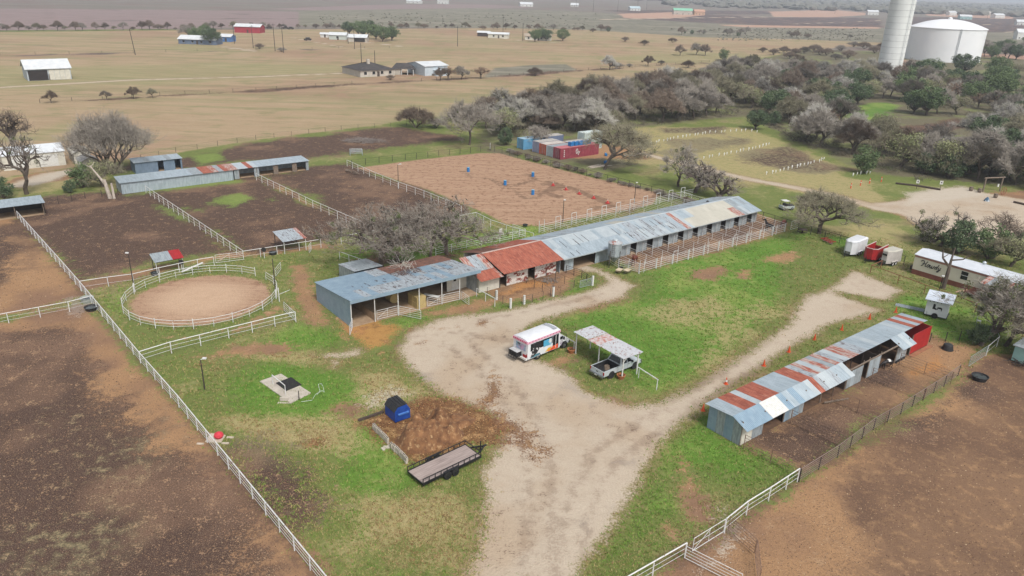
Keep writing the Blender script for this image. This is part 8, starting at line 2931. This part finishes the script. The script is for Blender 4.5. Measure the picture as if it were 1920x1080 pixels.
# parked vehicles far off by the red barn
for i, (u, v) in enumerate(((492, 53), (505, 53), (535, 54), (545, 55), (577, 76))):
    t = thing('parked_vehicle', ['dark machine in the far row, leftmost', 'dark machine in the far row, second', 'dark machine in the far row, third', 'dark machine in the far row, rightmost', 'lone brown vehicle on the far track'][i], 'vehicle', P(u, v), .2 * i)
    MB().box(-2.2, 2.2, -.9, .9, .4, 1.2).build('body', DPOST, t)
    MB().box(-1.0, 1.2, -.8, .8, 1.2, 1.9).build('cab', GLASS, t)
    for x in (-1.4, 1.4):
        for y in (-.85, .85):
            MB().tube((x, y - .12, .4), (x, y + .12, .4), .4, 8).build('wheel', RUBBER, t)
# construction equipment by the tower
for i, (u, v, c) in enumerate(((1610, 132, WHITE), (1640, 136, WHITE), (1620, 138, GALV3))):
    t = thing('site_container', ['white site pipe stack left of the water tower base', 'white site container at the water tower base', 'grey site container before the water tower base'][i], 'container', P(u, v), .1)
    MB().box(-7, 7, -1.2, 1.2, 0, 2.2).build('box', c, t)
    MB().box(-7.05, 7.05, -1.25, 1.25, 2.2, 2.35).build('roof', GALV3, t)


# ---------------------------------------------------------------- animals
def skinned(name, parent, verts, edges, radii, m, root=0):
    me = bpy.data.meshes.new(name)
    me.from_pydata(verts, edges, [])
    me.materials.append(m)
    o = bpy.data.objects.new(name, me)
    COL.objects.link(o)
    o.parent = parent
    sk = o.modifiers.new('skin', 'SKIN')
    me.skin_vertices or None
    if not me.skin_vertices:
        bm = bmesh.new()
        bm.from_mesh(me)
        bm.verts.layers.skin.verify()
        bm.to_mesh(me)
        bm.free()
    for i, r in enumerate(radii):
        sv = me.skin_vertices[0].data[i]
        sv.radius = r if isinstance(r, tuple) else (r, r)
        sv.use_root = (i == root)
    ss = o.modifiers.new('smooth', 'SUBSURF')
    ss.levels = ss.render_levels = 1
    sk.use_smooth_shade = True
    return o


def quadruped(name, label, cat, p, rz, s, m, mane=None, head_down=False, patch=None):
    """horse or calf: x forward, withers height about 1.5 m times s"""
    t = thing(name, label, cat, p, rz, None, s)
    V, E, R = [], [], []

    def add(v, r, par=None):
        V.append(v)
        R.append(r)
        if par is not None:
            E.append((par, len(V) - 1))
        return len(V) - 1
    mid = add((0, 0, 1.12), (.3, .33))
    ch = add((.5, 0, 1.14), (.28, .34), mid)
    sh = add((.72, 0, 1.22), (.22, .3), ch)
    if head_down:
        n1 = add((1.05, 0, 1.0), (.14, .2), sh)
        n2 = add((1.35, 0, .62), (.11, .15), n1)
        h1 = add((1.48, 0, .42), (.1, .14), n2)
        h2 = add((1.62, 0, .16), (.07, .09), h1)
    else:
        n1 = add((1.0, 0, 1.5), (.14, .2), sh)
        n2 = add((1.22, 0, 1.82), (.11, .15), n1)
        h1 = add((1.38, 0, 1.86), (.1, .14), n2)
        h2 = add((1.72, 0, 1.62), (.07, .09), h1)
    ru = add((-.45, 0, 1.14), (.28, .32), mid)
    cr = add((-.8, 0, 1.16), (.22, .26), ru)
    for y in (-.17, .17):
        a = add((.66, y, .92), (.13, .16), sh)
        k = add((.7, y, .5), .075, a)
        f = add((.66, y, .14), .05, k)
        add((.7, y, .02), .065, f)
        a = add((-.72, y, .95), (.15, .2), cr)
        k = add((-.62, y, .72), .1, a)
        hk = add((-.88, y, .48), .07, k)
        f = add((-.82, y, .14), .05, hk)
        add((-.78, y, .02), .065, f)
    tl = add((-1.02, 0, 1.12), .06, cr)
    add((-1.12, 0, .6), .05, tl)
    skinned('body', t, V, E, R, m)
    e = MB()
    hx, hz = V[n2][0] + .06, V[n2][2] + .12
    for y in (-.08, .08):
        e.tube((hx, y, hz), (hx + .02, y * 1.3, hz + .18), .045, 5, .005)
    e.build('ears', m, t)
    if mane is not None:
        b = MB()
        for k in range(10):
            f = k / 9
            q = lerp(V[n2], V[sh], f)
            b.tube((q.x - .1, 0, q.z + .16), (q.x - .2, .1, q.z - .08), .05, 4, .01)
        b.build('mane', mane, t)
        MB().tube((-1.02, 0, 1.15), (-1.16, 0, .35), .07, 5, .03).build('tail_hair', mane, t)
    if patch is not None:
        b = MB()
        prof = []
        for i in range(7):
            q = -1.2 + 2.4 * i / 6
            prof.append((.36 * math.sin(q), 1.12 + .365 * math.cos(q)))
        b.v = []
        for x in (-.28, .18):
            for y, z in prof:
                b.v.append((x, y, z + .012))
        for i in range(6):
            b.f.append((i, i + 1, 7 + i + 1, 7 + i))
            b.mi.append(0)
        b.build('white_patch', patch, t)
    return t


BROWN = mat('chestnut_coat', C(124, 66, 50), C(104, 54, 42), 2, .6)
BLACKC = mat('black_coat', C(46, 42, 42), C(36, 33, 33), 2, .6)
quadruped('horse', 'chestnut horse standing at the pipe panel beside the silo', 'horse', AB(78.0, 70.2), AX + math.pi + .5, 1.0, BROWN, mat('dark_mane', C(60, 40, 34)), False)
quadruped('horse', 'black horse standing in the last stall run', 'horse', AB(109.4, 68.8), AX + 1.4, 1.0, BLACKC, BLACKC, False)
quadruped('horse', 'brown horse grazing at the far end of the stall runs', 'horse', AB(113.6, 69.0), AX + .3, .95, BROWN, BLACKC, True)
quadruped('calf', 'black calf with white saddle patch beside the stall barn', 'calf', P(1662, 690), AX + math.pi - .3, .72, BLACKC, None, True, mat('white_hair', C(236, 234, 230)))


def bird(p, rz, i):
    t = thing('black_bird', 'black bird perched in the crowns behind the hay shed', 'bird', p, rz, 'black birds perched in the bare trees')
    b = MB().lathe([(.01, -.16), (.06, -.1), (.085, 0), (.07, .1), (.02, .16)], 8)
    b.v = [(q[2] * .8, q[0], q[1] + .12 + q[2] * .6) for q in b.v]
    b.build('body', BLACKC, t)
    MB().lathe([(.01, -.05), (.05, 0), (.01, .05)], 8, (.14, 0, .26)).build('head', BLACKC, t)
    MB().hexa([(-.3, -.03, .0), (-.12, -.03, .06), (-.12, .03, .06), (-.3, .03, .0), (-.3, -.04, .02), (-.12, -.04, .08), (-.12, .04, .08), (-.3, .04, .02)]).build('tail', BLACKC, t)
    MB().tube((.18, 0, .26), (.24, 0, .25), .015, 4, .003).build('beak', BLACKC, t)


BR = random.Random(3)
i = 0
for base, T2 in YT:
    top = sorted(T2, key=lambda q: -q[0].z)[:40]
    for q in BR.sample(top, 5):
        bird(base + q[0] + Vector((0, 0, .25)), BR.uniform(0, 6.28), i)
        i += 1
# ---------------------------------------------------------------- the air
hz = MB()
hz.box(-7600, 7600, -1500, 9600, -1.0, 72.0)
hm = bpy.data.materials.new('haze')
hm.use_nodes = True
hm.node_tree.nodes.clear()
ho = hm.node_tree.nodes.new('ShaderNodeOutputMaterial')
pv = hm.node_tree.nodes.new('ShaderNodeVolumePrincipled')
pv.inputs['Color'].default_value = (0.80, 0.86, 0.95, 1)
pv.inputs['Density'].default_value = 0.00021
pv.inputs['Anisotropy'].default_value = 0.0
hm.node_tree.links.new(pv.outputs[0], ho.inputs['Volume'])
o = hz.build('haze', hm)
tag(o, 'thin pale haze over the far fields', kind='stuff')
